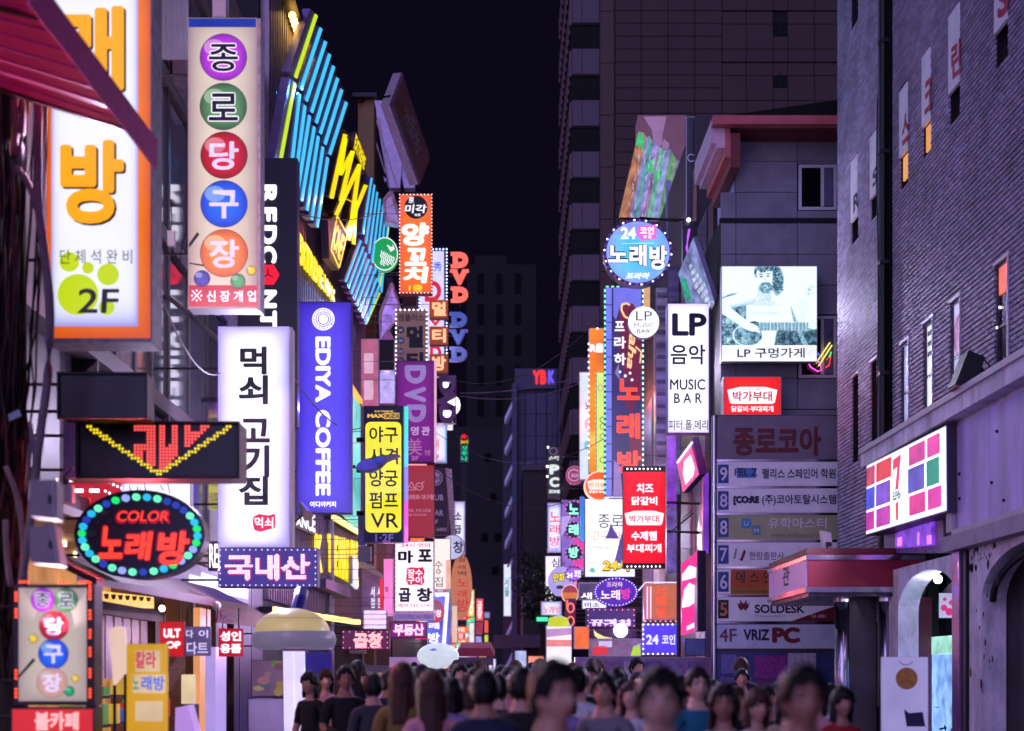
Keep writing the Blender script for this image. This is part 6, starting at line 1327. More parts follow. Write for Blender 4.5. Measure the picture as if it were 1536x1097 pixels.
simple('violet_lit_panel', 'violet white lit shop window panel behind the purple sign', (569, 556, 593, 606), 48, em('violet_window', (190, 175, 245), .9, .35, 4), None, None, wall=-5); simple('dark_screen', 'black switched off screen above the violet lit window', (568, 509, 592, 556), 47, black, None, None, wall=-5)
# far centre-left column of small signs
far = [('yellow_sign', 'slim yellow sign at the far end of the street', (701, 884, 712, 926), 75, (250, 215, 40), '공'), ('red_vertical_sign', 'bright orange red vertical sign with white letters far down the street', (714, 898, 725, 932), 80, (255, 70, 40), '곱\n창'), ('white_sign', 'white vertical sign low in the far street', (703, 934, 712, 972), 78, (235, 230, 245), ''), ('crimson_sign', 'dim crimson sign below the orange red vertical sign', (714, 934, 724, 952), 81, (150, 20, 60), ''), ('blue_sign', 'small pale blue sign far down the street', (713, 954, 723, 968), 82, (160, 150, 235), ''), ('orange_sign', 'small orange sign low at the far end', (726, 930, 733, 950), 88, (255, 90, 50), ''), ('lime_sign', 'small lime sign low at the far end', (726, 952, 733, 964), 89, (210, 230, 60), ''), ('dim_white_sign', 'small blue white sign above the small orange sign', (726, 918, 735, 928), 90, (140, 140, 200), '')]
for k_, (nm, lab, box, D, c_, t_) in enumerate(far): simple(nm, lab, box, D, em('far_%d' % k_, c_, 1.0, .15, sample=True), [(t_, (box[0]+2, box[1]+4, box[2]-2, box[3]-4))] if t_ else None, white_em, wall=-4.9)
rf = random.Random(38); seen_ = {}
pal = {'white': (240, 238, 250), 'pink': (255, 130, 200), 'orange': (255, 120, 50), 'yellow': (250, 220, 90), 'violet': (150, 110, 240), 'cyan': (110, 210, 240), 'red': (245, 50, 60), 'green': (70, 220, 150)}
for i in range(40):
    side = -1 if i % 5 < 3 else 1; D = 62+110*(i/40); xw = VX+side*(3.1+rf.random()*1.2)*F/D; cn = rf.choice(list(pal)); tall = rf.random() < .65
    w_, h_ = ((rf.uniform(.5, .9), rf.uniform(1.4, 3.2)) if tall else (rf.uniform(1.2, 2.0), rf.uniform(.5, .9))); w_, h_ = w_*F/D, h_*F/D; yb = VY-(2.6+rf.random()*4.5-CH)*F/D
    wd, we = rf.choice([('노래', 'karaoke'), ('호프', 'pub'), ('당구', 'billiards'), ('치킨', 'chicken'), ('약국', 'pharmacy'), ('갈비', 'ribs')])
    lab = 'tiny %s %s %s sign down the %s side, %s' % (cn, 'upright' if tall else 'wide', we, 'left' if side < 0 else 'right', 'among the nearest of them' if i < 14 else 'midway' if i < 27 else 'farthest off')
    simple('far_sign', lab, (xw-w_/2, yb-h_, xw+w_/2, yb), D, em('farsign_'+cn, pal[cn], 1.05, .25, 2, sample=True), [('\n'.join(wd) if tall else wd, (xw-w_*.3, yb-h_*.85, xw+w_*.3, yb-h_*.15))], navy_ink if cn in ('white', 'yellow', 'cyan', 'pink') else white_em, border=0, wall=4.9*side, group='tiny lit signs far down the street')
simple('peach_column_sign', 'peach and white column sign beside the oval karaoke sign', (677, 908, 687, 965), 56, em('peach_column', (240, 200, 180), .9, .15), None, None, wall=-5)
simple('pale_blue_sign', 'tall pale blue and white sign with teal letters on the far office block', (755, 846, 767, 925), 100, em('cool_white_strip', (225, 235, 255)), [('서\n울', (757, 866, 764, 895))], em('teal_ink', (40, 150, 160), .8), wall=4)
simple('sauna_sign', 'tiny red, yellow and green neon sauna letters on the dark far block', (691, 654, 702, 693), 150, pbr('night_window', (12, 9, 16)), [('사\n우\n나', (692, 668, 701, 692))], em('sauna_green', (10, 220, 150), 1.1, 0), wall=99, bold=.05); 
s_ = bpy.data.objects['sauna_sign']; letters(s_, FR(150), [('24시', (691, 660, 702, 666))], em('sauna_yellow', (250, 200, 40), 1, 0), 'top_letters', bold=.05, lift=.1); part('red_lamp', MB().ball(P(696, 655, 149.8), .25), em('sauna_red', (255, 20, 40), 1.2, 0), s_); part('mast', MB().box(P(692, 0, 150.5).x, P(700, 0, 150.5).x, 150.5, 151, 0, P(0, 655, 150).z), black, s_)
dp_ = thing('round_white_lamp', 'large round white glowing balloon lamp above the heads left of the street', 'lamp', P(656, 1000, 25)); part('globe', MB().ball(P(657, 984, 27), .40, 20, 12, (1, 1, .62)), em('balloon_white', (215, 225, 240), .85, .1, sample=True), dp_, smooth=True); part('stripe', MB().ball(P(652, 976, 26.75), .13, 10, 8, (1, .9, .4)), em('balloon_blue', (110, 120, 220), .8), dp_); part('post', MB().tube([P(656, 1004, 27), (P(656, 0, 27).x, 27, 0)], .03), lilac, dp_)
dp_ = thing('street_stall', 'crimson roofed street stall in the middle distance above the heads', 'stall', P(715, 990, 40)); part('roof', MB().prism([P(682, 985, 40), P(742, 985, 40), P(736, 972, 40), P(690, 972, 40)], (0, 2, .2)), pbr('stall_red', (140, 20, 60), .6), dp_); part('banner', MB().prism([P(684, 998, 40.05), P(740, 998, 40.05), P(740, 986, 40.05), P(684, 986, 40.05)], (0, .05, 0)), pbr('stall_banner', (70, 50, 90), .5), dp_)
for x in (685, 739): part('post', MB().tube([P(x, 996, 40.1), (P(x, 0, 40.1).x, 40.1, 0)], .03), lilac, dp_)

for k_, (x, y, X, D, lab) in enumerate(((560, 862, -4.6, 0, 'wall mounted air conditioner left of the white tripe sign'), (548, 965, -4.6, 0, 'air conditioner low on the left wall above the maroon dot matrix sign'), (590, 700, -4.6, 0, 'air conditioner beside the purple sign, above the yellow arcade sign foot'), (350, 800, -4.6, 0, 'air conditioner on the navy wall behind the meat restaurant sign foot'))):
    D = X*F/(x-VX); p = SX(X).hit(x, y); ac = thing('air_conditioner', lab, 'air conditioner', (X, D, p.z-.35)); part('casing', MB().box(XB-.1, X, D-.45, D+.45, p.z-.35, p.z+.35), pbr('ac_casing', (205, 200, 210), .5, var=.3), ac)
    f_ = MB(); [f_.box(X+.001, X+.02, D-.4, D+.4, p.z-.3+q*.1, p.z-.27+q*.1) for q in range(7)]; part('grille', f_, dark, ac, stuff=True); part('hose', MB().tube([(X-.1, D+.3, p.z-.35), (X-.1, D+.35, p.z-1.0), (XB, D+.3, p.z-1.6)], .03), lilac, ac)
for k_, (a, b, sg_, lab) in enumerate(((P(392, 300, 26), P(600, 300, 46), .5, 'thin cable sagging from the container sign to the orange skewer sign'), (P(436, 560, 21), P(545, 640, 33.5), .35, 'thin cable behind the coffee sign to the arcade sign'), (P(651, 560, 43), P(905, 470, 41.5), 1.0, 'long cable crossing the street from the purple sign to the tall karaoke sign'), (P(655, 650, 50), P(935, 640, 44), 1.1, 'low sagging cable crossing the street above the small signs'), (P(232, 420, 13.4), P(330, 560, 19.5), .3, 'cable from the orange framed sign to the meat restaurant sign'), (P(652, 700, 42), P(880, 740, 46), .8, 'lowest cable crossing the street'))):
    o = link('overhead_cable', MB().tube([a.lerp(b, t/12)-Vector((0, 0, sg_*4*(t/12)*(1-t/12))) for t in range(13)], .012, 5).mesh('overhead_cable'), pbr('cable_dark', (60, 52, 66), .5)); o['label'] = lab; o['category'] = 'cable'

for k_, (x0, x1, y0, y1, D, c_, lab) in enumerate(((664, 684, 966, 1004, 52, (250, 170, 140), 'warm peach shop window just above the crowd, left of the crimson stall'), (688, 700, 974, 1004, 66, (245, 225, 250), 'white lit shop window behind the crimson stall'), (702, 716, 978, 1006, 74, (250, 140, 190), 'pink lit shop window far down the left side'), (718, 730, 984, 1007, 92, (255, 200, 130), 'amber lit shop window far down the left side'), (733, 744, 988, 1008, 125, (225, 215, 250), 'small white lit shop window at the very end of the street'), (772, 790, 976, 1006, 85, (190, 200, 250), 'pale blue lit screen above the heads at the street end'), (792, 816, 984, 1006, 72, (250, 150, 120), 'orange pink lit stall window right of the street end'))):
    simple('lit_shop', lab, (x0, y0, x1, y1), D, em('shopwin_%d' % k_, c_, .85, .45, 1.5, sample=True), None, None, border=.6, cat='shop', wall=99, body=dark)[0]; w0 = [o for o in bpy.data.objects if o.get('label') == lab][0]; part('lower_wall', MB().box(P(x0, 0, D).x, P(x1, 0, D).x, D+.02, D+.24, 0, P(0, y1, D).z-.002), dark, w0)
# ================================================================ RIGHT SIGNS
# convenience store sign on the brick front
XS = 6.45; ps = SX(XS)
cs = thing('convenience_store_sign', 'bright white convenience store sign with red, green and pink stripe squares and a big 7', 'sign', ps.hit(1360, 800))
part('cabinet', MB().prism([SX(XS+.012).hit(*p) for p in ((1298, 804), (1421, 768), (1420, 637), (1299, 698))], (.3, 0, 0)), pbr('sign_box_dark', (60, 50, 70), .5), cs)
part('face_panel', MB().face([ps.hit(*p) for p in ((1299, 802), (1420, 766), (1419, 639), (1300, 699))]), em('store_white', (240, 240, 255), 1.6, .04, sample=True, edge=(205, 200, 250), es=1.3, fx=12, fy=12), cs)
def mapq(u, v):   # u,v in the sign: corners in photo px
    tl, tr, br, bl = (1300, 699), (1419, 639), (1420, 766), (1299, 802)
    a = [tl[i]+(tr[i]-tl[i])*u for i in (0, 1)]; b = [bl[i]+(br[i]-bl[i])*u for i in (0, 1)]; return (a[0]+(b[0]-a[0])*v, a[1]+(b[1]-a[1])*v)
def cell(u0, u1, v0, v1): return [mapq(u0, v0), mapq(u1, v0), mapq(u1, v1), mapq(u0, v1)]
grid = [(.0, .105, (205, 70, 90)), (.12, .31, (225, 60, 60))], [(.0, .105, (70, 80, 220)), (.12, .30, (130, 80, 200))], [(.0, .1, (190, 40, 160)), (.125, .30, (205, 60, 180))]
vs_ = ((.04, .31), (.345, .65), (.69, .95))
for r_, (row, vv) in enumerate(zip(grid, vs_)):
    for c_, (u0, u1, col) in enumerate(row): part('stripe', poly(MB(), ps, cell(u0, u1, *vv), .006), em('stripe_l%d%d' % (r_, c_), col, .95, .35, 4), cs)
for r_, row in enumerate(([(.53, .735, (215, 60, 150)), (.76, .92, (230, 50, 160))], [(.52, .725, (90, 80, 180)), (.75, .91, (20, 140, 115))], [(.535, .735, (225, 60, 150)), (.765, .935, (225, 50, 165))])):
    vv = ((.04, .285), (.32, .64), (.675, .93))[r_]
    for c_, (u0, u1, col) in enumerate(row): part('stripe', poly(MB(), ps, cell(u0, u1, *vv), .006), em('stripe_r%d%d' % (r_, c_), col, .95, .3, 3), cs)
part('numeral', poly(poly(MB(), ps, [mapq(*p) for p in ((.33, .10), (.43, .07), (.43, .16), (.42, .22), (.40, .52), (.36, .52), (.385, .22), (.33, .25))], .008), ps, [mapq(*p) for p in ((.365, .70), (.40, .68), (.40, .93), (.37, .93))], .008), em('numeral_red', (240, 60, 90), 1), cs)
m = MB(); text(m, 'ELEVEn', ps, cell(.33, .43, .54, .655), .008, .05); part('lettering', m, em('sign_green_ink', (60, 110, 90), .7), cs)
glow(cs, ps.hit(1362, 722, .05), (-1, -.1, -.1), 6.0, _m['store_white'], 1.2)
rf = 1
ms = thing('magenta_window', 'magenta and violet lit shop window below the convenience store sign', 'window', SX(6.7).hit(1370, 815)); p67 = SX(6.75)
part('pane', MB().prism([p67.hit(*p) for p in ((1343, 823), (1398, 818), (1398, 782), (1343, 800))], (.15, 0, 0)), em('magenta_window', (135, 70, 230), .8, .5, 6, sample=True), ms)
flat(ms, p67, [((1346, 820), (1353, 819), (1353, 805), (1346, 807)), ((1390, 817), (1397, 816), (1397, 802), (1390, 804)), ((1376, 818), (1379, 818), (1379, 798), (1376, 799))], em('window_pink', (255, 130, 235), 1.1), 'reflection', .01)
part('side_wall', MB().prism([SX(6.8).hit(*p) for p in ((1326, 830), (1415, 830), (1415, 772), (1326, 800))], (.15, 0, 0)), pbr('violet_tile_wall', (150, 110, 170), .3, var=.3), ms)
fl_ = thing('floodlight', 'black floodlight speaker tilted on a stand on the cornice', 'speaker', P(1455, 585, 20)); part('housing', MB().prism([P(1433, 576, 19.8), P(1462, 584, 19.8), P(1478, 536, 19.8), P(1453, 525, 19.8)], (0, .35, 0)), black, fl_)
part('lens', MB().prism([P(1434, 577, 19.79), P(1461, 585, 19.79), P(1460, 587, 19.79), P(1434, 580, 19.79)], (0, .3, 0)), pbr('lens_brown', (150, 100, 90)), fl_); part('stand', MB().tube([P(1472, 552, 19.9), P(1476, 562, 19.9), P(1474, 590, 19.9)], .03), black, fl_); part('cable', MB().tube([P(1476, 540, 19.9), P(1484, 548, 19.9), P(1482, 560, 19.9), P(1476, 566, 19.9)], .01), black, fl_)

# poster with guitarist (generic), red sign, directory
rt, pl = lightbox('guitar_poster', 'large backlit pale blue poster of a bearded guitar player on the stone wall', (1082, 399, 1226, 543), 31.4, em('poster_white', (240, 250, 255), 1.15, .05, sample=True, edge=(205, 225, 250), es=1.0), .2, lilac, 1, wall=99)
part('mount', MB().box(P(1084, 0, 31.6).x, P(1224, 0, 31.6).x, 31.6, 31.99, P(0, 541, 31.6).z, P(0, 401, 31.6).z), dark, rt)
# the printed picture: a fine grid of tones, pale cyan monochrome
nx, ny = 200, 166; gx, gy = np.meshgrid(np.linspace(1083, 1225, nx+1), np.linspace(400, 518, ny+1)); rs_ = np.random.RandomState(4)
def nz_(k):
    a = rs_.rand(ny+1+4*k, nx+1+4*k); q = a.cumsum(0).cumsum(1); m_ = 2*k+1; c = (q[m_:, m_:]-q[:-m_, m_:]-q[m_:, :-m_]+q[:-m_, :-m_])/m_**2; c = c[:ny+1, :nx+1]; return (c-c.mean())/c.std()
N1, N2, N5 = nz_(0) if False else rs_.randn(ny+1, nx+1), nz_(1), nz_(4); im = .95+.02*N5-.12*np.exp(-((gx-1214)/9)**2-((gy-436)/9)**2)*(1+N2)
def paint(mask, val, soft=1.0):
    global im
    a = np.clip(-mask/soft+.5, 0, 1); im = im*(1-a)+val*a
def eld(x, y, rx, ry): return (np.hypot((gx-x)/rx, (gy-y)/ry)-1)*min(rx, ry)
def cap(x0, y0, x1, y1, r0, r1, base=.93, dk=.42):
    t = np.clip(((gx-x0)*(x1-x0)+(gy-y0)*(y1-y0))/((x1-x0)**2+(y1-y0)**2), 0, 1); px_, py_ = gx-x0-t*(x1-x0), gy-y0-t*(y1-y0); r = r0+(r1-r0)*t
    paint(np.hypot(px_, py_)-r, base-dk*np.clip((px_*.45+py_*.9)/r, 0, 1)**2+.02*N2)
paint(eld(1108, 468, 38, 28), .30+.14*N5+.08*N2, 3); paint(eld(1098, 504, 34, 26), .34+.15*N5+.1*N2, 3); paint(np.maximum(494-gy, 1146-gx), .24+.08*N5+.05*N2, 2)
paint(np.abs((gx-1176)-(gy-446)*.45)-4, .5+.1*N2, 2); paint(np.maximum(np.abs(gx-1204)-7, np.abs(gy-470)-20), .86, 1.5)
cap(1147, 452, 1140, 512, 27, 22, .97, .25); cap(1126, 446, 1172, 448, 11, 11, .98, .2); cap(1124, 446, 1088, 456, 11, 9); cap(1146, 430, 1146, 444, 9, 11, .8, .3)
paint(eld(1148, 455, 24, 5), .80+.03*N2, 5); paint(eld(1136, 470, 13, 3), .82, 4); paint(eld(1160, 470, 12, 3), .80, 4); cap(1174, 452, 1184, 488, 10, 7); cap(1184, 489, 1212, 492, 7, 5)
paint(eld(1122, 503, 23, 17), .88); paint(eld(1122, 503, 21, 15.5), .42+.12*N5+.05*N2); paint(eld(1131, 491, 10, 9), .12, 1.5); paint(np.maximum(np.abs(gx-1178)-40, np.abs(gy-490)-6), .36+.05*N2+.5*((gx % 5.3) < 1)*(gx < 1216)); paint(np.maximum(np.abs(gx-1170)-48, np.abs((gy-484.5) % 2.1-1)-.35)+8*(np.abs(gy-490) > 5), .66, 1)
cap(1085, 463, 1118, 487, 8, 6); cap(1119, 488, 1130, 494, 6.5, 4.5, .95, .5)
for q in range(4): cap(1127+q, 487+q*2.5, 1136+q, 491+q*2.6, 2, 1.4, .97, .6); cap(1214, 479+q*4, 1222, 481+q*4, 2, 1.8, .92, .6)
paint(eld(1152, 407, 19, 10), .26+.12*N2, 2); paint(eld(1166, 422, 9, 20), .30+.15*N2+.06*N1, 4); paint(eld(1136, 409, 5, 8), .3+.2*N2, 2)
cap(1147, 411, 1148, 427, 12, 10, .97, .25); paint(eld(1148, 401, 17, 6)+1.5*N5, .3+.2*N2, 2); paint(eld(1149, 432, 10, 8), .38+.16*N2+.05*N1, 3); paint(eld(1148, 425.5, 6.5, 1.8), .34+.1*N2, 1.5); paint(eld(1148, 429, 3.6, 1.3), .72, 1)
paint(eld(1142, 415, 2.6, 1.3), .25, 1.2); paint(eld(1152, 414.5, 2.4, 1.2), .3, 1.2); paint(eld(1141.5, 411.5, 4, .9), .35, 1); paint(eld(1152.5, 411, 3.8, .9), .4, 1); paint(eld(1148.5, 420, 1.6, 2.6), .74, 2)
im = np.clip((im+.035*N1-.5)*1.35+.46, 0, 1)[..., None]; rgb = np.array(lin((26, 56, 78)))*(1-im)+im*np.array((.92, 1.02, 1.08))
rgb = np.where(im < .6, rgb*.0+np.array(lin((26, 56, 78)))*(1-im/.6)+np.array(lin((150, 205, 228)))*im/.6, np.array(lin((150, 205, 228)))*(1-(im-.6)/.4)+np.array((.95, 1.05, 1.12))*(im-.6)/.4)
me = bpy.data.meshes.new('printed_picture'); pv = [pl.hit(x, y, .006) for x, y in zip(gx.ravel(), gy.ravel())]; o_ = wloc(rt); W_ = nx+1
me.from_pydata([tuple(q-o_) for q in pv], [], [(i*W_+j, i*W_+W_+j, i*W_+W_+j+1, i*W_+j+1) for i in range(ny) for j in range(nx)]); ca = me.color_attributes.new('print', 'FLOAT_COLOR', 'POINT'); ca.data.foreach_set('color', np.concatenate([rgb, np.ones(rgb.shape[:2]+(1,))], 2).ravel().astype('f'))
pm = em('printed_tones', (40, 60, 70), 1.0, .0);  an = pm.node_tree.nodes.new('ShaderNodeVertexColor'); an.layer_name = 'print'; pm.node_tree.links.new(an.outputs[0], pm.node_tree.nodes['Principled BSDF'].inputs['Emission Color']); link('printed_picture', me, pm, rt)
flat(rt, pl, [((1083, 518), (1225, 518), (1225, 542), (1083, 542))], em('caption_white', (240, 242, 252), 1.1), 'caption_strip', .005)
letters(rt, pl, [('LP 구멍가게', (1106, 522, 1207, 537))], ink('caption_ink', (40, 30, 50)), bold=.015, lift=.02)
rt, pl = lightbox('army_stew_sign', 'small square red sign with white plaque between the poster and the directory board', (1085, 565, 1172, 623), 31.2, em('red_backlit', (252, 40, 26), 1.0, .05, sample=True, edge=(225, 20, 20), es=.95), .2, lilac, 1, wall=99)
part('mount', MB().box(P(1087, 0, 31.4).x, P(1170, 0, 31.4).x, 31.4, 31.99, P(0, 621, 31.4).z, P(0, 567, 31.4).z), dark, rt)
def plaque(x0, y0, x1, y1): return ((x0, y0+(y1-y0)*.2), (x0+(x1-x0)*.25, y0+(y1-y0)*.02), (x0+(x1-x0)*.75, y0+(y1-y0)*.02), (x1, y0+(y1-y0)*.2), (x1-(x1-x0)*.05, y1-2), (x1-(x1-x0)*.1, y1), (x0+(x1-x0)*.1, y1), (x0+(x1-x0)*.05, y1-2))
flat(rt, pl, [plaque(1091, 580, 1166, 606)], white_em, 'plaque'); letters(rt, pl, [('박가부대', (1099, 587, 1158, 602))], red_ink, bold=.03, lift=.02); letters(rt, pl, [('닭갈비·부대찌개', (1097, 609, 1160, 618))], white_em, 'small_lettering', bold=.04); letters(rt, pl, [('의정부 명물', (1118, 582.5, 1140, 585.5))], red_ink, 'top_lettering', bold=0, lift=.02)
ng = thing('neon_guitar', 'pink, blue and yellow neon guitar in the window behind the poster', 'neon sign', P(1230, 555, 31.9)); pl = FR(31.9)
def neon(root, pts, c, nm='tube'): part('tube', MB().tube([pl.hit(*p) for p in pts], .018, 6), em('neon_'+c[0], c[1], 1.3, 0), root)
neon(ng, ((1212, 543), (1216, 551), (1226, 557), (1232, 556), (1230, 545), (1224, 538), (1216, 540), (1212, 543)), ('pinkn', (255, 90, 220))); neon(ng, ((1224, 545), (1245, 514)), ('yellown', (240, 230, 110))); neon(ng, ((1228, 549), (1248, 518)), ('yellown', (240, 230, 110))); neon(ng, ((1222, 538), (1228, 530), (1230, 536)), ('bluen', (90, 120, 255))); neon(ng, ((1240, 540), (1246, 534), (1244, 548), (1238, 552)), ('redn', (255, 60, 60))); neon(ng, ((1244, 536), (1247, 528)), ('greenn', (60, 230, 140)))
# directory board
DD = 30.6; pl = FR(DD)
dr = thing('directory_board', 'tall building directory board with one lilac panel for each tenant, under the red sign', 'directory sign', P(1164, 1050, DD))
part('frame', MB().box(P(1071, 0, DD).x, P(1258, 0, DD).x, DD+.05, DD+.4, 0, P(0, 622, DD).z), pbr('directory_frame', (70, 60, 80), .5), dr)
part('post', MB().tube([(P(1071, 0, DD).x, DD, .0), (P(1071, 0, DD).x, DD, P(0, 624, DD).z)], .05, 12), chrome, dr)
for y in (691, 731, 771, 811.5, 851.5, 894, 934): part('rail', MB().box(P(1075, 0, DD).x, P(1258, 0, DD).x, DD-.01, DD+.049, P(0, y+1.6, DD).z, P(0, y-1.6, DD).z), chrome, dr)
pd = pbr('directory_panel', (248, 246, 255), .35, var=.12); blu = pbr('directory_blue', (36, 62, 160), .4); dnv = ink('directory_ink', (26, 24, 60)); mar = ink('directory_maroon', (120, 20, 40))
def row(y0, y1, num, m=pd, nb_=blu, numm=wht_ink):
    piece('tenant_panel', dr, m, P(1075.5, 0, DD).x, P(1256.5, 0, DD).x, DD, DD+.045, P(0, y1, DD).z, P(0, y0, DD).z)
    if num: flat(dr, pl, [((1077, y0+4), (1093, y0+4), (1093, y1-4), (1077, y1-4))], nb_, 'number_tile', .004); letters(dr, pl, [(num, (1080, y0+8, 1091, y1-8))], numm, 'numeral', bold=.02, lift=.009)
row(624, 689, None, pbr('directory_head', (124, 112, 130), .5, var=.2)); letters(dr, pl, [('종로코아', (1100, 640, 1232, 684))], ink('head_red', (100, 20, 34)), bold=.06, lift=.01); bpy.data.objects
row(693, 729, '9'); letters(dr, pl, [('펠리스 스페인어 학원', (1143, 703, 1253, 718)), ('FEL Z', (1102, 703, 1136, 714))], dnv, bold=.02, lift=.012); flat(dr, pl, [((1105, 702), (1134, 702), (1134, 717), (1105, 717))], pbr('felz_blue', (80, 120, 200), .4), 'logo_tile', .006)
row(733, 769, '8'); letters(dr, pl, [('(주)코아토탈시스템', (1143, 742, 1254, 759)), ('[CO:RE', (1100, 744, 1139, 758), {'bold': .1})], dnv, bold=.02, lift=.012)
row(773, 810, '8', pbr('directory_green', (176, 178, 135), .4, var=.15)); letters(dr, pl, [('유학마스터', (1152, 777, 1240, 793))], wht_ink, bold=.02, lift=.012); letters(dr, pl, [('www.uhakmaster.net', (1156, 799, 1238, 806))], grey, 'address', bold=0, lift=.012)
flat(dr, pl, [rd(1112, 778, 1127, 793, 3)], pbr('u_blue', (60, 150, 205)), 'logo_tile', .006); flat(dr, pl, [rd(1128, 788, 1141, 803, 3)], pbr('m_teal', (90, 160, 165)), 'logo_tile', .009); letters(dr, pl, [('U', (1116, 782, 1123, 789)), ('M', (1131, 793, 1138, 799))], wht_ink, 'logo_letter', lift=.014)
row(814, 850, '7'); letters(dr, pl, [('한림출판사', (1124, 828, 1176, 840))], dnv, bold=.0, lift=.012); flat(dr, pl, [((1100, 839), (1103, 824), (1106, 822), (1103, 838))], pbr('leaf_green', (110, 150, 120)), 'logo_mark', .01); flat(dr, pl, [((1110, 840), (1116, 824), (1119, 828), (1114, 841)), ((1107, 838), (1114, 841), (1112, 842))], mar, 'logo_mark', .01)
row(854, 892, '6'); flat(dr, pl, [((1096, 854.5), (1256, 854.5), (1256, 883), (1096, 883))], pbr('orange_brown', (190, 84, 34), .5), 'colour_field', .004); flat(dr, pl, [((1096, 883), (1256, 883), (1256, 891.5), (1096, 891.5))], pbr('ochre_strip', (160, 120, 30), .5), 'colour_field', .004); letters(dr, pl, [('에 스 인', (1104, 857, 1158, 875))], blk_ink, bold=.01, lift=.012); letters(dr, pl, [('서울미디어교육원 학생모집', (1102, 885, 1158, 889))], mar, bold=0, lift=.012)
row(896, 932, '5', nb_=blk_ink, numm=pbr('five_orange', (220, 130, 90))); letters(dr, pl, [('SOLDESK', (1132, 907, 1207, 920))], dnv, bold=.04, lift=.012); letters(dr, pl, [('IT Academy 솔데스크', (1134, 923, 1178, 926))], dnv, 'small_lettering', bold=0, lift=.012); flat(dr, pl, [((1187, 932), (1256, 908), (1256, 932))], mar, 'colour_field', .005); letters(dr, pl, [('Tel. 6901', (1216, 922, 1238, 927))], wht_ink, 'phone_number', bold=0, lift=.012)
mb = MB()
for a, l in ((-90, 12), (-68, 20), (-112, 20), (-42, 18), (-138, 18), (-20, 13), (-160, 13), (15, 9), (165, 9)):
    a = R(a); cx_, cy_ = 1115, 913; ux, uy = math.cos(a), math.sin(a); poly(mb, pl, ((cx_, cy_), (cx_+ux*l*.45-uy*1.9, cy_+uy*l*.45+ux*1.9), (cx_+ux*l*.72, cy_+uy*l*.72), (cx_+ux*l*.45+uy*1.9, cy_+uy*l*.45-ux*1.9)), .01)
part('leaf_emblem', mb, mar, dr)
row(937, 973, None, pbr('directory_pale', (210, 214, 245), .35, var=.15)); letters(dr, pl, [('4F', (1079, 943, 1105, 963))], ink('plum_ink', (130, 60, 110)), 'numeral', bold=.02, lift=.012); letters(dr, pl, [('VRIZ', (1115, 944, 1154, 961))], dnv, bold=.05, lift=.012); letters(dr, pl, [('PC', (1158, 941, 1200, 965))], mar, 'large_lettering', bold=.08, lift=.012)
row(978, 1050, None, pbr('directory_blue_grey', (60, 66, 130), .4, var=.3))
for x0, x1, y0, y1, c_, nm in ((1082, 1104, 982, 1010, (120, 110, 190), 'a'), (1132, 1180, 984, 1018, (150, 50, 150), 'b'), (1182, 1224, 980, 1016, (190, 180, 210), 'c'), (1080, 1128, 1016, 1046, (110, 90, 160), 'd'), (1134, 1180, 1020, 1036, (120, 60, 120), 'e'), (1134, 1180, 1037, 1050, (170, 150, 70), 'f'), (1184, 1226, 1018, 1048, (100, 90, 150), 'g')):
    part('notice', MB().prism([pl.hit(*p, .02) for p in ((x0, y1), (x1, y1), (x1, y0), (x0, y0))], (0, .018, 0)), pbr('notice_'+nm, c_, .5, var=.5, vs=14), dr)
# LP signs
rt, pl = lightbox('music_bar_sign', 'tall white music bar sign with navy English and Korean words', (1001, 455, 1064, 650), 33.2, em('lp_white', (250, 248, 255), 1.25, .03, sample=True, edge=(215, 205, 250), es=1.1, fx=8, fy=14), .35, pbr('lp_side', (150, 140, 190), .4), 1)
letters(rt, pl, [('LP', (1008, 470, 1060, 504), {'bold': .045}), ('음악', (1006, 517, 1058, 547)), ('MUSIC', (1005, 569, 1058, 585)), ('B A R', (1011, 590, 1053, 605)), ('피터.폴.메리', (1003, 630, 1062, 645), {'bold': .01})], ink('lp_navy', (44, 30, 76)), bold=.02)
rt = thing('round_music_bar_sign', 'small round white music bar sign overlapping the tall vertical karaoke sign', 'sign', P(966, 507, 37)); pl = FR(37)
part('cabinet', MB().prism([pl.hit(*p, -.01) for p in ell(965.5, 483.5, 23.5, 24, 40)], (0, .2, 0)), lilac, rt); part('face_panel', disc(MB(), pl, 965.5, 483.5, 23, 23.5, lift=0, n=40), em('lp_white_round', (252, 252, 255), 1.2, .02, sample=True), rt)
letters(rt, pl, [('LP', (954, 467, 978, 481), {'bold': 0}), ('MUSIC', (951, 485, 982, 491), {'bold': -.01}), ('BAR', (955, 494, 976, 500), {'bold': .01})], ink('lp_grey', (110, 100, 120))); bracket(rt, P(989, 0, 37).x, P(0, 500, 37).z, P(0, 470, 37).z, 37.1, XM, r=.015)
# round 24 hour karaoke sign
rt = thing('round_karaoke_sign', 'large round cyan 24 hour karaoke sign with a rim of bulbs', 'sign', P(957, 430, 36)); pl = FR(36)
part('cabinet', MB().prism([pl.hit(*p, -.01) for p in ell(957, 378.5, 52, 50, 56)], (0, .35, 0)), pbr('round_side_indigo', (40, 34, 90), .4), rt)
part('face_panel', disc(MB(), pl, 957, 378.5, 47.5, 46, lift=.0, n=56), em('cyan_face', (70, 205, 235), 1.0, .25, 1.5, sample=True, edge=(140, 150, 250), es=1, fx=2, fy=2), rt)
flat(rt, pl, [[(957+46*math.cos(t), 378.5+45*math.sin(t)) for t in np.linspace(-2.5, -.64, 14)]], em('periwinkle_top', (140, 160, 245), .95, .15), 'top_band', .003)
flat(rt, pl, [((958, 339), (984, 337), (985, 359), (962, 362), (954, 352))], em('pink_patch', (235, 110, 215), .95, .1), 'patch', .006)
letters(rt, pl, [('24', (931, 341, 954, 359)), ('코인', (960, 340, 981, 352)), ('평 일', (965, 353, 977, 358))], white_em, bold=.06)
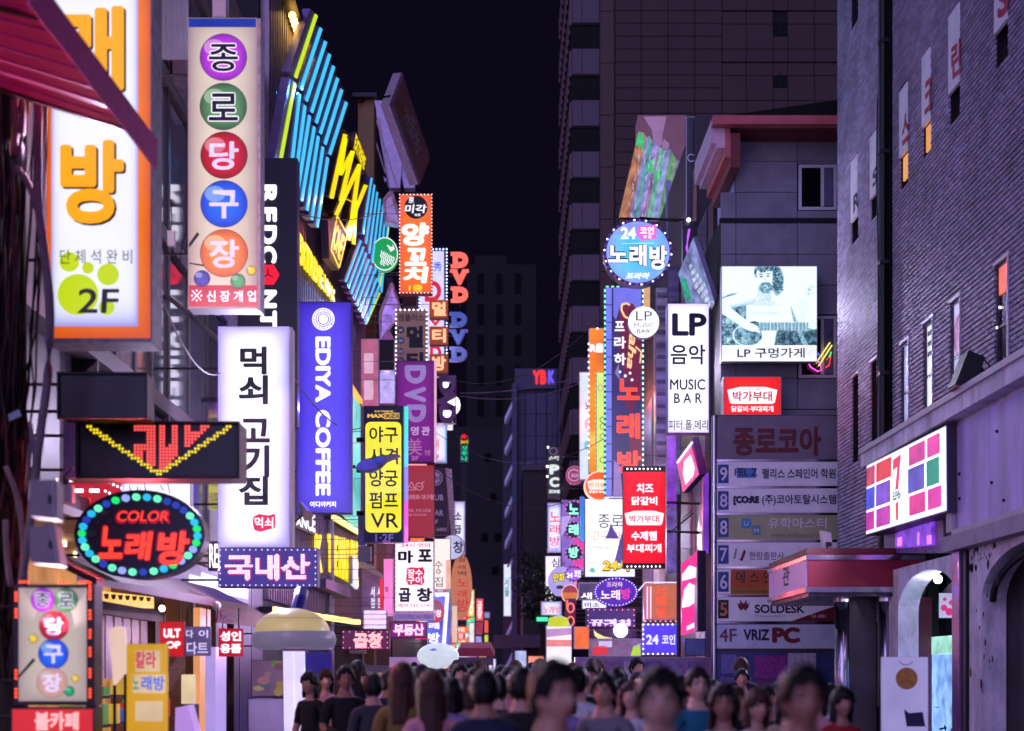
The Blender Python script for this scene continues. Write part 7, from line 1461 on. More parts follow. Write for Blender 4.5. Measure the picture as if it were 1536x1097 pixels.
ol_ = em('karaoke_outline', (30, 70, 90), .4)
for c_, b in (('노', (912, 368, 942, 394)), ('래', (944, 367, 970, 399)), ('방', (974, 368, 1001, 405))):
    letters(rt, pl, [(c_, (b[0]-.8, b[1]-.8, b[2]+.8, b[3]+.8))], ol_, 'letter_outline', bold=.15, lift=.01); letters(rt, pl, [(c_, b)], white_em, bold=.055, lift=.02)
letters(rt, pl, [('프라하', (938, 409, 975, 419))], white_em, bold=.06, shear=.25)
flat(rt, pl, [((932, 365), (981, 364), (981, 365.5), (932, 366.5))], em('pale_line', (170, 235, 245), 1), 'line'); 
for i in range(18):
    a = R(i*20+4); x, y = 957+50.3*math.cos(a), 378.5+48.6*math.sin(a); part('bulb', MB().ball(pl.hit(x, y, .03), .021, 6, 4), bulb_w, rt)
mb = MB()
for i in range(36):
    a0, a1 = i*10, i*10+5; ring(mb, pl, 957, 378.5, 51.5, 49.6, 3, .005, 3, a0, a1)
part('rim_dash', mb, pbr('rim_dash_pink', (170, 90, 170), .5), rt); bracket(rt, P(1009, 0, 36).x, P(0, 400, 36).z, P(0, 330, 36).z, 36.1, XM); part('top_bar', MB().tube([P(930, 328, 36.3), P(1026, 330, 36.3)], .03).tube([P(960, 327, 36.35), P(1018, 332, 36.35)], .03), black, rt)
# tall karaoke sign with dashed lights
rt, pl = lightbox('tall_karaoke_sign', 'tall vertical karaoke sign with orange neon letters and green dashed light border', (907, 430, 963, 745), 41.0, em('indigo_print', (62, 56, 120), .75, .35, 1.2, sample=True), .35, pbr('indigo_side', (50, 46, 90)), 0)
part('tile_strip_backing', MB().face([pl.hit(*p, .003) for p in ((908, 744), (918, 744), (918, 431), (908, 431))]), blk_ink, rt)
for i in range(12): y = 432+i*26.1; part('blue_tile', MB().prism([pl.hit(*p, .012) for p in ((909, min(744, y+24.8)), (917.5, min(744, y+24.8)), (917.5, y), (909, y))], (0, .008, 0)), em('tile_periwinkle', (125, 130, 245), .95, .05, sample=True), rt)
flat(rt, pl, [((920, 432), (962, 432), (962, 470), (945, 458), (930, 460), (924, 480), (920, 474))], em('periwinkle', (120, 120, 235), .9, .1), 'sky_print', .005)
flat(rt, pl, [((928, 480), (930, 462), (940, 454), (950, 456), (962, 480), (962, 560), (950, 600), (930, 540)), ((935, 600), (962, 570), (962, 590), (946, 620)), ((944, 660), (963, 640), (963, 744), (950, 744))], em('maroon_print', (125, 36, 72), .75, .2), 'maroon_print', .007)
flat(rt, pl, [((921, 690), (930, 700), (934, 744), (920, 744)), ((922, 560), (928, 545), (930, 570))], em('mauve_print', (150, 130, 200), .8), 'mauve_print', .007)
letters(rt, pl, [('프', (922, 482, 937, 497)), ('라', (921, 505, 939, 523)), ('하', (921, 530, 939, 548))], white_em, bold=.05); 
mb = MB(); stroke(mb, pl, [(945, 458), (940, 455), (933, 457), (932, 465), (937, 475), (947, 480)], 3.0, .014); text(mb, 'aha', pl, ((944, 500), (958, 503), (950, 556), (940, 552)), .014, .04, shear=.2, rot=1); stroke(mb, pl, [(953, 520), (962, 528), (960, 545)], 2.4, .014); part('script', mb, em('cream_script', (255, 210, 150), 1.0), rt)
letters(rt, pl, [('노', (926, 568, 960, 600)), ('래', (925, 620, 960, 658)), ('방', (926, 676, 962, 712))], em('neon_orange', (255, 80, 60), 1.15, .04, sample=True), bold=.06, deep=.02, lift=.035)
flat(rt, pl, [ell(938, 564, 2.4, n=10), ell(945, 560, 2.2, n=10), ell(948, 570, 2.2, n=10), ell(930, 558, 2, n=10)], white_em, 'music_notes', .012)
for x, cc, nm in ((907.5, (120, 250, 190), 'dash_mint'), (964.5, (190, 250, 230), 'dash_white')):
    mb = MB(); y = 434
    while y < 742: mb.prism([pl.hit(*p, .03) for p in ((x-1.2, y+4), (x+1.2, y+4), (x+1.2, y), (x-1.2, y))], (0, .02, 0)); y += 8.2
    part('dash_lights', mb, em(nm, cc, 1.5, .1), rt, stuff=True)
mb = MB(); [mb.prism([pl.hit(*p, .03) for p in ((x, 431), (x+4, 431), (x+4, 429), (x, 429))], (0, .02, 0)) for x in range(909, 930, 8)]; part('dash_lights', mb, em('dash_mint', (120, 250, 190)), rt, stuff=True)
# green/orange/pale signs behind it
rt, pl = simple('green_party_sign', 'lime green sign with bubble letter outlines behind the tall karaoke sign', (894, 558, 908, 712), 50, em('lime_pale', (215, 240, 120), 1.0, .12, 1.5, sample=True), None, None)
for y in (630, 640, 655, 690): part('outline', ring(MB(), pl, 905, y, 5.5, 5, 1, .012, 14), ink('green_outline', (60, 110, 70)), rt)
part('outline', ring(MB(), pl, 901, 582, 4, 5, 1, .012, 14), em('pink_outline', (220, 110, 170), .8), rt)
rt, pl = simple('orange_sign', 'orange and yellow vertical sign with white splash lettering and white bulbs', (883, 492, 907, 710), 52, em('orange_yellow', (255, 130, 20), 1.0, .4, .9, sample=True), [('R음', (885, 515, 906, 529))], white_em, bold=.1); bulbs(rt, pl, [(883, 516+i*9) for i in range(20)]+[(894, 560+i*8) for i in range(18)]+[(896, 493)], None, 1.7)
rt, pl = simple('pale_blue_banner', 'pale blue vertical banner with faded prints left of the orange sign', (869, 558, 884, 720), 54, em('paleblue_banner', (205, 225, 245), 1.0, .12, 1.5, sample=True), [('노', (878, 604, 884, 614))], blk_ink)
flat(rt, pl, [ell(881, 636, 4, 7, 12)], em('pink_blob', (240, 160, 190), .95)); flat(rt, pl, [ell(880, 668, 4, 7, 12)], em('cyan_blob', (110, 205, 225), .95))
# red cheese dakgalbi
rt, pl = lightbox('red_restaurant_sign', 'bright red restaurant sign with white Korean menu words and dotted black end bands', (935, 699, 998, 853), 37.5, em('red_sign_backlit', (255, 14, 30), 1.0, .04, sample=True, edge=(215, 0, 30), es=.95), .3, black, 0)
for y0, y1, yd in ((699, 708, 703.5), (845, 853, 850)): flat(rt, pl, [((935, y0), (998, y0), (998, y1), (935, y1))], blk_ink, 'end_band', .005); bulbs(rt, pl, [(941+i*6.1, yd) for i in range(9)], None, 1.6, 'dot_lights')
letters(rt, pl, [('치즈', (955, 725, 980, 740)), ('닭갈비', (947, 745, 986, 758)), ('수제햄', (947, 797, 985, 811)), ('부대찌개', (940, 816, 992, 829))], white_em, bold=.05); flat(rt, pl, [plaque(937, 766, 996, 788)], white_em, 'plaque'); letters(rt, pl, [('박가부대', (944, 773, 988, 784))], red_ink, 'plaque_lettering', bold=.02, lift=.02)
# round orange stew sign
rt = thing('round_stew_sign', 'round orange sign with white plaque and pale rim above the white café board', 'sign', P(900, 752, 44)); pl = FR(44)
part('cabinet', MB().prism([pl.hit(*p, -.01) for p in ell(899.5, 729, 23.5, 22.5, 40)], (0, .25, 0)), em('peach_rim', (255, 215, 200), 1.0), rt); part('face_panel', disc(MB(), pl, 899.5, 729, 21, 20.5, lift=0, n=40), em('round_orange', (252, 100, 40), 1.0, .05, sample=True), rt)
flat(rt, pl, [plaque(881, 719, 918, 735)], em('cream_plaque', (255, 235, 215), 1.05), 'plaque'); letters(rt, pl, [('박가부대', (884, 724, 915, 732))], em('tan_letters', (190, 120, 80), .8), bold=0, lift=.02); letters(rt, pl, [('닭갈비·부대찌개', (884, 736, 915, 740))], white_em, bold=.06, lift=.02); bracket(rt, P(922, 0, 44).x, P(0, 745, 44).z, P(0, 715, 44).z, 44.1, XM)
# café board
rt, pl = lightbox('cafe_board', 'large white café board with Korean words, a coffee press picture and yellow 24', (877, 748, 953, 866), 45.0, em('cafe_white', (245, 248, 255), 1.15, .03, sample=True), .3, pbr('cafe_side_blue', (40, 90, 190)), 1)
letters(rt, pl, [('종로', (897, 772, 935, 792))], navy_ink, bold=0); letters(rt, pl, [('고구마', (886, 796, 932, 813))], em('tan_script', (225, 180, 110), .95), bold=0, lift=.011); letters(rt, pl, [('24시', (903, 839, 946, 857), {'shear': .1})], em('yellow24', (250, 215, 40), 1), bold=.07, lift=.02); letters(rt, pl, [('24시', (902, 838, 947, 859), {'shear': .1})], navy_ink, 'letter_outline', bold=.15, lift=.016); letters(rt, pl, [('맛과 멋이 있는 집', (889, 819, 920, 824))], grey, bold=0)
flat(rt, pl, [((908, 808), (913, 797), (916, 785), (922, 797), (929, 808)), ((930, 810), (936, 790), (938, 845), (921, 845), (926, 826))], em('violet_print', (95, 85, 175), .8), 'pot_print', .018)
part('flower_print', ring(ring(MB(), pl, 889, 840, 8, 6, .8), pl, 889, 842, 5, 4, .8), em('rose_line', (235, 170, 200), .9), rt); flat(rt, pl, [((883, 857), (888, 850), (894, 856), (890, 860))], em('aqua_print', (120, 205, 200), .9), 'leaf_print')
rt, pl = simple('blue_side_panel', 'narrow bright blue panel left of the white café board', (870, 745, 877, 812), 46, em('azure', (20, 120, 235), .95, .15, sample=True), None, None)
# left stack: PC zone etc.
rt, pl = simple('pc_room_sign', 'grey green internet room sign with large white letters hanging against the tower', (821, 671, 840, 748), 66, pbr('pc_grey_green', (74, 78, 82), .5), [('스타', (823, 684, 839, 691)), ('P', (824, 697, 839, 712)), ('C', (824, 716, 839, 731)), ('ZONE', (823, 735, 840, 740))], em('white_dim', (225, 235, 225), .95), bold=.08, body=pbr('pc_grey_green', (74, 78, 82)), step=5); part('star_ring', ring(MB(), pl, 830, 677, 6, 5.5, 1.2), wht_ink, rt); part('spotlight_row', MB().ball(pl.hit(822, 671, .1), .05).ball(pl.hit(821, 700, .1), .06).ball(pl.hit(821, 715, .1), .05), bulb_w, rt, stuff=True)
rt = thing('round_plum_sign', 'round plum coloured sign with thin white swirl', 'sign', P(863, 728, 58)); pl = FR(58); part('disc', MB().prism([pl.hit(*p) for p in ell(862, 713, 13, 13.5, 30)], (0, .25, 0)), em('plum_disc', (150, 50, 100), .8, .1), rt); part('swirl', ring(MB(), pl, 861, 713, 9, 9, 1, .012, 20, 40, 320), em('pale_rose', (240, 190, 220)), rt); letters(rt, pl, [('soul', (857, 709, 873, 716))], em('pale_rose', (240, 190, 220)), bold=0); part('rim', ring(MB(), pl, 862, 713, 13.4, 14, 1, .02), em('rose_rim', (220, 90, 140), .8), rt); bracket(rt, P(875, 0, 58).x, P(0, 724, 58).z, P(0, 704, 58).z, 58.1, 5.1)
rt, pl = simple('white_red_karaoke_sign', 'narrow white karaoke sign with red Korean letters and bluish frame', (821, 754, 842, 829), 64, W_SOFT, [('노', (825, 768, 840, 783)), ('래', (825, 787, 840, 801)), ('방', (825, 805, 840, 819))], em('rose_red_letters', (230, 50, 80), 1), bold=.01, bl=None); letters(rt, pl, [('코인노래', (823, 757, 840, 763)), ('2층', (826, 822, 838, 827))], em('blue_violet_ink', (110, 110, 210), .8), 'top_lettering', bold=0)
for ch, y in (('노', 764), ('래', 795), ('방', 829)):
    rt = thing('karaoke_letter_disc', 'dark starburst disc with mint letter, %s of three' % {764: 'top', 795: 'middle', 829: 'bottom'}[y], 'sign', P(861, y+13, 56), 'starburst letter discs'); pl = FR(56)
    part('disc', MB().prism([pl.hit(861+(13 if i % 2 else 11)*math.cos(i*math.pi/12), y+(13 if i % 2 else 11)*math.sin(i*math.pi/12)) for i in range(24)], (0, .2, 0)), pbr('disc_navy', (36, 24, 70), .4), rt); letters(rt, pl, [(ch, (853, y-8.5, 868, y+8))], em('mint_letters', (160, 255, 225), 1.2, 0), bold=.06, lift=.03); bulbs(rt, pl, [(861+12*math.cos(R(i*30)), y+12*math.sin(R(i*30))) for i in range(12)], em('bulb_roseviolet', (255, 120, 190), 1.5), 1.2); bracket(rt, P(873, 0, 56).x, P(0, y+6, 56).z, P(0, y-6, 56).z, 56.1, 5.1)
rt, pl = simple('collage_panel', 'violet and pink printed panel behind the starburst discs', (842, 750, 876, 862), 60, em('collage_violet', (150, 110, 210), .8, .6, 3, sample=True), None, None); flat(rt, pl, [((856, 806), (876, 812), (876, 832), (866, 820)), ((858, 842), (876, 838), (874, 856), (862, 850))], em('hot_pink_print', (240, 70, 170), .9)); flat(rt, pl, [((842, 776), (858, 772), (846, 800), (842, 806)), ((848, 856), (876, 852), (870, 862))], em('lilac_print', (190, 170, 240), .9))
simple('white_corner_sign', 'white corner sign with one black syllable under the narrow white karaoke sign', (818, 834, 841, 880), 62, em('pinkish_white', (252, 240, 255)), [('심', (827, 837, 839, 851))], blk_ink, bold=.02)
rt = thing('round_comic_sign', 'large round lavender sign with yellow outlined letters', 'sign', P(840, 892, 54)); pl = FR(54); part('disc', MB().prism([pl.hit(*p) for p in ell(842, 872, 20, 22, 32)], (0, .25, 0)), em('lavender_disc', (175, 160, 235), .9, .1), rt); letters(rt, pl, [('만화', (829, 859, 848, 874), {'shear': .1})], blk_ink, 'letter_outline', bold=.17, lift=.012); letters(rt, pl, [('만화', (830, 860, 847, 873), {'shear': .1})], yel_em, bold=.05, lift=.02); flat(rt, pl, [ell(840, 881, 6, 3, 12)], grey); bracket(rt, P(860, 0, 54).x, P(0, 885, 54).z, P(0, 860, 54).z, 54.1, 5.1)
rt = thing('round_violet_sign', 'small round purple 24 hour sign with pink starburst rim', 'sign', P(861, 873, 50)); pl = FR(50); part('disc', MB().prism([pl.hit(861+(14.5 if i % 2 else 12)*math.cos(i*math.pi/14), 861+(12.5 if i % 2 else 10)*math.sin(i*math.pi/14)) for i in range(28)], (0, .2, 0)), pbr('burst_rim', (90, 16, 80), .4), rt); part('face_panel', disc(MB(), pl, 861, 861, 11.5, 9.5, lift=.01), em('burst_violet', (150, 70, 230), 1, .1, sample=True), rt); letters(rt, pl, [('24', (850, 859, 859, 867)), ('코인', (861, 855, 871, 866))], white_em, bold=.05, lift=.02); bracket(rt, P(874, 0, 50).x, P(0, 868, 50).z, P(0, 856, 50).z, 50.1, XM)
rt = thing('round_amber_sign', 'round amber and maroon ball sign hanging below the purple starburst', 'sign', P(855, 906, 48)); pl = FR(48); part('disc', MB().prism([pl.hit(*p) for p in ell(855, 891, 12.5, 13.5, 28)], (0, .3, 0)), em('amber_disc', (215, 120, 60), .85, .15), rt); flat(rt, pl, [[(855+11.5*math.cos(t), 889+12*math.sin(t)) for t in np.linspace(-math.pi, 0, 14)]], em('maroon_half', (160, 50, 70), .8), lift=.012); part('rim', ring(MB(), pl, 855, 891, 12.9, 14, 1, .02), em('peach_rim', (255, 215, 200)), rt); bracket(rt, P(867, 0, 48).x, P(0, 900, 48).z, P(0, 880, 48).z, 48.1, XM)
simple('small_karaoke_sign', 'small white karaoke sign with pink red letters low beside the tower', (811, 902, 843, 924), 60, W_SOFT, [('노래방', (815, 910, 841, 920))], em('rose_red_letters', (230, 50, 80)), bold=.01)
rt = thing('neon_letters', 'orange neon loops stacked vertically below the amber ball sign', 'sign', P(856, 940, 47)); pl = FR(47); mb = MB()
for y in (912, 932): ring(mb, pl, 856, y, 6, 8, 2.4, .03, 16)
stroke(mb, pl, ((851, 900), (851, 914)), 2.4, .03); part('tube', mb, em('neon_salmon', (255, 120, 90), 1.2), rt); part('board', MB().prism([pl.hit(*p) for p in ((848, 960), (864, 960), (864, 898), (848, 898))], (0, .15, 0)), pbr('burst_rim', (90, 16, 80)), rt); bracket(rt, P(864, 0, 47).x, P(0, 955, 47).z, P(0, 905, 47).z, 47.1, XM)
rt = thing('green_neon_strip', 'small green neon strip beside the lime topped banner', 'sign', P(812, 930, 58)); pl = FR(58); part('tube', MB().prism([pl.hit(*p) for p in ((805, 932), (822, 932), (822, 926), (805, 926))], (0, .05, 0)), em('green_neon', (70, 240, 170), 1.3, 0, sample=True), rt); part('board', MB().prism([P(803, 936, 58.06), P(824, 936, 58.06), P(824, 923, 58.06), P(803, 923, 58.06)], (0, .1, 0)), pbr('green_board', (10, 60, 50)), rt); bracket(rt, P(824, 0, 58).x, P(0, 934, 58).z, P(0, 925, 58).z, 58.1, 5.1)
rt, pl = simple('standing_banner', 'rounded standing banner, lime on top, cream and blue white below', (819, 938, 858, 1050), 34, em('banner_cream', (245, 240, 245), 1.0, .1, 2, sample=True), None, None, wall=99); flat(rt, pl, [[(838+17*math.cos(t), 940-17*math.sin(t)) for t in np.linspace(0, math.pi, 14)]], em('banner_arch', (195, 200, 205), .9), 'arched_top', 0); flat(rt, pl, [rd(823, 926, 852, 940, 4)], em('lime_block', (205, 215, 20), .95), 'lime_block', .02); flat(rt, pl, [((820, 944), (857, 942), (857, 952), (820, 956))], em('mauve_block', (200, 150, 200), .9), 'mauve_block'); flat(rt, pl, [((820, 960), (857, 960), (857, 970), (820, 970))], em('rose_block', (240, 140, 140), .95), 'rose_block'); part('foot', MB().box(P(819, 0, 34).x, P(858, 0, 34).x, 34, 34.4, 0.005, P(0, 1051, 34).z), lilac, rt)
rt, pl = simple('white_letter_sign', 'dark sign with white Korean letters behind the purple oval', (868, 874, 930, 900), 46, pbr('slate_board', (88, 76, 110), .5), [('새', (871, 889, 888, 899))], white_em, bold=.05); simple('white_lit_panel', 'white lit shop panel under the dark letter sign', (873, 900, 910, 914), 45.6, em('plain_white_lit', (240, 240, 255)), [('미소', (877, 904, 900, 911))], navy_ink)
rt = thing('purple_oval_sign', 'purple oval karaoke sign with white and pink letters and tiny bulbs', 'sign', P(925, 912, 43)); pl = FR(43); part('cabinet', MB().prism([pl.hit(*p) for p in ell(924, 888, 33, 22, 44)], (0, .25, 0)), em('oval_purple', (82, 40, 190), .9, .1, sample=True), rt); letters(rt, pl, [('노래', (901, 885, 930, 900)), ('프라하', (910, 873, 934, 881), {'bold': 0})], em('cream_letters', (255, 240, 215), 1.1), bold=.04); letters(rt, pl, [('방', (932, 883, 946, 899))], em('pink_letter', (245, 60, 160), 1), bold=.04); bulbs(rt, pl, [(924+31*math.cos(R(i*10)), 888+20.3*math.sin(R(i*10))) for i in range(36)], em('bulb_lilac', (225, 220, 255)), 1.2); bracket(rt, P(957, 0, 43).x, P(0, 900, 43).z, P(0, 876, 43).z, 43.1, XM)
led_sign('led_sign', 'indigo dot matrix sign with cropped white letters under the purple oval', (879, 912, 954, 942), 42, '뀨긔치', (884, 929, 946, 939), 1.3, (66, 50, 120), pinkw, em('led_violethalo', (150, 60, 230), .9, 0), .1, bl=em('bulb_rose', (255, 130, 190)))
rt = thing('moon_sign', 'moon and round lamp decoration under the indigo dot matrix sign', 'sign', P(920, 975, 41.6)); pl = FR(41.6); part('board', MB().prism([pl.hit(*p) for p in ((884, 972), (955, 972), (955, 943), (884, 943))], (0, .2, 0)), pbr('moon_board', (80, 66, 110)), rt); flat(rt, pl, [((890, 944), (896, 950), (906, 955), (918, 957), (918, 961), (902, 962), (892, 954))], em('moon_cream', (250, 235, 150), 1), 'moon'); part('lamp', MB().ball(P(931, 946, 41.5), .21, 14, 8), em('white_glare', (255, 250, 255)), rt, smooth=True); bracket(rt, P(955, 0, 41.6).x, P(0, 970, 41.6).z, P(0, 950, 41.6).z, 41.7, XM)
rt, pl = simple('orange_neon_shop_sign', 'peach box sign with red neon karaoke letters and white neon edges', (966, 876, 1017, 930), 39, em('peach_box', (215, 120, 90), .75, .12, sample=True), [('노', (984, 880, 999, 890)), ('래', (984, 894, 999, 909)), ('방', (985, 912, 1000, 927))], em('neon_redorange', (255, 80, 50), 1.2), bold=.03); 
for x in (971, 976): part('neon_tube', MB().tube([pl.hit(x, 928, .05), pl.hit(x, 880, .05)], .018), em('white_violet_neon', (225, 205, 255), 1.4, 0), rt)
part('neon_tube', MB().tube([pl.hit(958, 886, .05), pl.hit(968, 874, .05), pl.hit(1017, 874, .05)], .02), em('white_violet_neon', (225, 205, 255)), rt)
bulbs(rt, pl, [(968+i*7.6, 932) for i in range(7)], em('bulb_rose2', (255, 160, 170), 1.6), 1.7)
rt, pl = simple('blue_24_sign', 'blurred blue violet 24 hour sign ringed with white bulbs at street level', (964, 936, 1017, 982), 37, em('blue24_lit', (88, 66, 240), 1.0, .2, sample=True), [('24', (969, 952, 988, 967)), ('코인', (993, 952, 1013, 967))], em('pale_blue_white', (225, 220, 255), 1.1), bold=.05, bl=bulb_w, step=7)
rt, pl = simple('orange_sail', 'orange and red lit triangular shop panel low on the right side', (861, 940, 884, 974), 40, em('sail_orange', (250, 110, 40), .95, .3, 4, sample=True), None, None); rt, pl = simple('food_stall_front', 'colourful food stall front with red and lime blocks under the moon sign', (884, 958, 962, 985), 38.5, em('stall_dim', (150, 110, 150), .6, .4, 4), None, None); flat(rt, pl, [((889, 984), (889, 972), (898, 968), (912, 970), (912, 982))], em('stall_redlit', (225, 50, 60), .9)); flat(rt, pl, [((946, 984), (950, 970), (960, 966), (961, 984))], em('stall_lime', (180, 220, 30), .9), 'lime_block'); flat(rt, pl, [((898, 971), (918, 971), (918, 962), (898, 962))], em('stall_pale', (205, 195, 240), .9), 'pale_block')
# angled signs on the right
def angled(name, label, face, side, D0, fm, sm, extra=None):
    rt = thing(name, label, 'sign', P(*face[0], D0)); a, b = face[0], face[1]
    pl = P3(P(face[0][0], face[0][1], D0+1.0), P(face[1][0], face[1][1], D0), P(face[2][0], face[2][1], D0))
    part('face_panel', MB().prism([pl.hit(*p) for p in face], (.0, .06, 0)), fm, rt)
    pl2 = P3(P(*side[0], D0-.02), P(*side[1], D0-.02), P(side[2][0], side[2][1], D0+.6)); part('cabinet', MB().prism([pl2.hit(*p) for p in side], (0.0, .5, 0)), sm, rt); return rt, pl
rt, pl = angled('hologram_sign', 'tilted iridescent hologram sign with lilac side beside the poster', ((1018, 410), (1040, 357), (1072, 452), (1050, 455), (1030, 455)), ((1040, 356), (1046, 354), (1076, 442), (1072, 456)), 31.7, em('holo_blue', (150, 160, 215), .62, .7, 3.5, sample=True), pbr('holo_side', (150, 135, 175), .4))
flat(rt, pl, [((1020, 415), (1030, 420), (1038, 452), (1028, 450))], em('holo_green', (60, 190, 150), .6, .6, 8), 'green_sheen', .01)
mb = MB()
for i in range(5):
    for j in range(4): x, y = 1040+i*5+j*2.5-4, 400+i*7+j*10; poly(mb, pl, ((x, y-5), (x+3, y), (x, y+5), (x-3, y)), .012)
part('diamond_print', mb, em('holo_white', (210, 220, 245), .7, .5, 10), rt); bracket(rt, P(1074, 0, 32.3).x, P(0, 450, 32.3).z, P(0, 400, 32.3).z, 32.4, XM+.3)
rt, pl = angled('pink_tilted_sign', 'tilted pink and white lit sign with violet side below the music bar sign', ((1016, 695), (1037, 668), (1048, 712), (1025, 738)), ((1038, 656), (1048, 656), (1061, 708), (1049, 712)), 32.9, em('pink_tilt', (255, 90, 165), 1.0, .3, 4, sample=True), pbr('violet_cab', (130, 110, 180), .4))
flat(rt, pl, [((1026, 692), (1036, 682), (1042, 702), (1040, 714), (1028, 728), (1024, 710))], em('pink_white', (255, 235, 250), 1.2), 'white_print', .01); part('top_edge', MB().tube([pl.hit(1016, 694, .03), pl.hit(1038, 664, .03)], .03), white_em, rt); part('lower_face', MB().prism([P(1026, 739, 32.7), P(1049, 713, 32.7), P(1061, 709, 32.9), P(1035, 738, 32.9)], (0, .1, 0)), pbr('violet_cab', (130, 110, 180)), rt); bracket(rt, P(1056, 0, 33.3).x, P(0, 710, 33.3).z, P(0, 670, 33.3).z, 33.4, XM+.3)
rt, pl = angled('magenta_board_sign', 'magenta and white glowing board with pale lilac side near the directory', ((1022, 953), (1022, 846), (1046, 828), (1046, 947)), ((1046, 947), (1046, 826), (1059, 826), (1059, 947)), 32.2, em('magenta_board', (255, 60, 150), 1.05, .3, 2, sample=True), pbr('pale_lilac_side', (190, 185, 220), .4))
flat(rt, pl, [((1023, 862), (1034, 848), (1045, 852), (1045, 866), (1023, 872)), ((1023, 905), (1026, 885), (1034, 874), (1045, 880), (1045, 902), (1034, 910), (1023, 912)), ((1030, 940), (1045, 932), (1045, 940), (1030, 946))], em('pink_white', (255, 235, 250)), 'white_print', .01)
# cladding around: glowing strips, two of them imitating reflections, and bars
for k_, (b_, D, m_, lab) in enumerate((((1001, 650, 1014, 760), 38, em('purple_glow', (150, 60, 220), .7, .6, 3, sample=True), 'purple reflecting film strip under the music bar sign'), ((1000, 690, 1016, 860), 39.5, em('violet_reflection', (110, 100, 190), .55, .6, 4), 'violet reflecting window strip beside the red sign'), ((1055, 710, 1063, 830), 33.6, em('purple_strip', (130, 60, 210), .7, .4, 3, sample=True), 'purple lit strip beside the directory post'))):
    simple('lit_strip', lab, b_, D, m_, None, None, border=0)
ba_ = thing('scaffold', 'thin black scaffold bars behind the red sign', 'scaffold', P(1030, 756, 36.6)); part('bar', MB().tube([P(1000, 754, 36.6), P(1062, 756, 36.6)], .035), black, ba_); part('bar', MB().tube([P(1004, 800, 36.6), P(1040, 770, 36.6)], .02), black, ba_); part('bar', MB().tube([P(1000, 797, 36.6), P(1062, 800, 36.6)], .035), black, ba_); part('post', MB().tube([P(1018, 742, 36.7), (P(1018, 0, 36.7).x, 36.7, 0)], .06), pbr('brown_post', (60, 40, 50)), ba_); part('post', MB().tube([P(1062, 700, 36.7), (P(1062, 0, 36.7).x, 36.7, 0)], .05), black, ba_)
# metallic brown top and hologram curtain
rt = thing('hologram_curtain', 'tall rippled hologram film banner, green and violet, leaning along the façade', 'banner', P(975, 330, 47)); N_ = 11
top = [(958, 198), (966, 199), (970, 206), (974, 204), (980, 215), (988, 220), (990, 221), (998, 226), (1006, 224), (1011, 234), (1015, 240), (1020, 242)]
bot = [(928, 326), (938, 327), (944, 329), (950, 329), (956, 330), (962, 330), (970, 330), (978, 331), (986, 331), (993, 332), (998, 333), (1003, 334)]
cols_ = [(205, 140, 110), (180, 125, 110), (150, 140, 220), (110, 170, 170), (165, 150, 230), (150, 125, 150), (120, 190, 170), (170, 165, 240), (110, 160, 130), (140, 170, 130), (150, 140, 190)]
def Dw(i): return 46+(.25 if i % 2 else 0)+i*.05
for i in range(N_):
    a, b, c, d = P(*bot[i], Dw(i)), P(*bot[i+1], Dw(i+1)), P(*top[i+1], Dw(i+1)), P(*top[i], Dw(i))
    part('film_fold', MB().prism([a, b, c, d], (0, .04, 0)), em('film_%d' % i, cols_[i], .66, .55, 3.2, sample=(i % 2 == 0)), rt)  # sheen of the film put in as emission
part('green_cap', MB().prism([P(953, 218, 45.9), P(964, 219, 45.9), P(966, 200, 45.9), P(957, 199, 45.9)], (0, .05, 0)), em('cap_green', (70, 215, 130), .7, .3, 5), rt)
for i, q in enumerate((((971, 258), (980, 260), (982, 240), (974, 240)), ((981, 268), (992, 268), (994, 256), (983, 256)), ((962, 228), (965, 228), (967, 210), (965, 208)))): part('green_patch', MB().prism([P(x, y, 45.85) for x, y in q], (0, .03, 0)), em('cap_green', (70, 215, 130)), rt)
mb = MB(); rr = random.Random(9)
for i in range(34):
    x = rr.uniform(960, 1002); y = rr.uniform(225, 325); x -= (y-225)*.22; mb.tube([P(x, y, 45.8), P(x+rr.uniform(-3, 1), y+rr.uniform(4, 10), 45.8)], .009, 4)
part('glints', mb, em('glint_white', (210, 205, 255), .9, .2), rt, stuff=True); part('back_board', MB().prism([P(930, 330, 46.9), P(1003, 336, 46.9), P(1020, 245, 46.9), P(960, 205, 46.9)], (0, .2, 0)), pbr('brown_back', (110, 80, 80)), rt); bracket(rt, P(1012, 0, 47).x, P(0, 325, 47).z, P(0, 250, 47).z, 47.05, XM+.2)  # glints drawn as thin glowing threads over the film
rt = thing('brown_metal_panel', 'shiny brown metal panel with pale curved reflections above the hologram banner', 'panel', P(990, 330, 48)); pl = FR(48)
part('sheet', MB().prism([pl.hit(*p) for p in ((953, 330), (1029, 330), (1029, 173), (957, 173), (953, 190))], (0, .5, 0)), pbr('brown_sheet_metal', (140, 98, 96), .25, .6, var=.35, vs=.5), rt)
flat(rt, pl, [((965, 175), (1000, 175), (994, 200), (992, 222), (980, 215), (978, 196)), ((990, 222), (996, 208), (1004, 216), (1002, 226))], pbr('pale_reflection_metal', (190, 150, 150), .2, .6), 'polished_area', .01); bracket(rt, P(1029, 0, 48).x, P(0, 320, 48).z, P(0, 180, 48).z, 48.2, XM+1)  # paler patches imitate reflections on the sheet
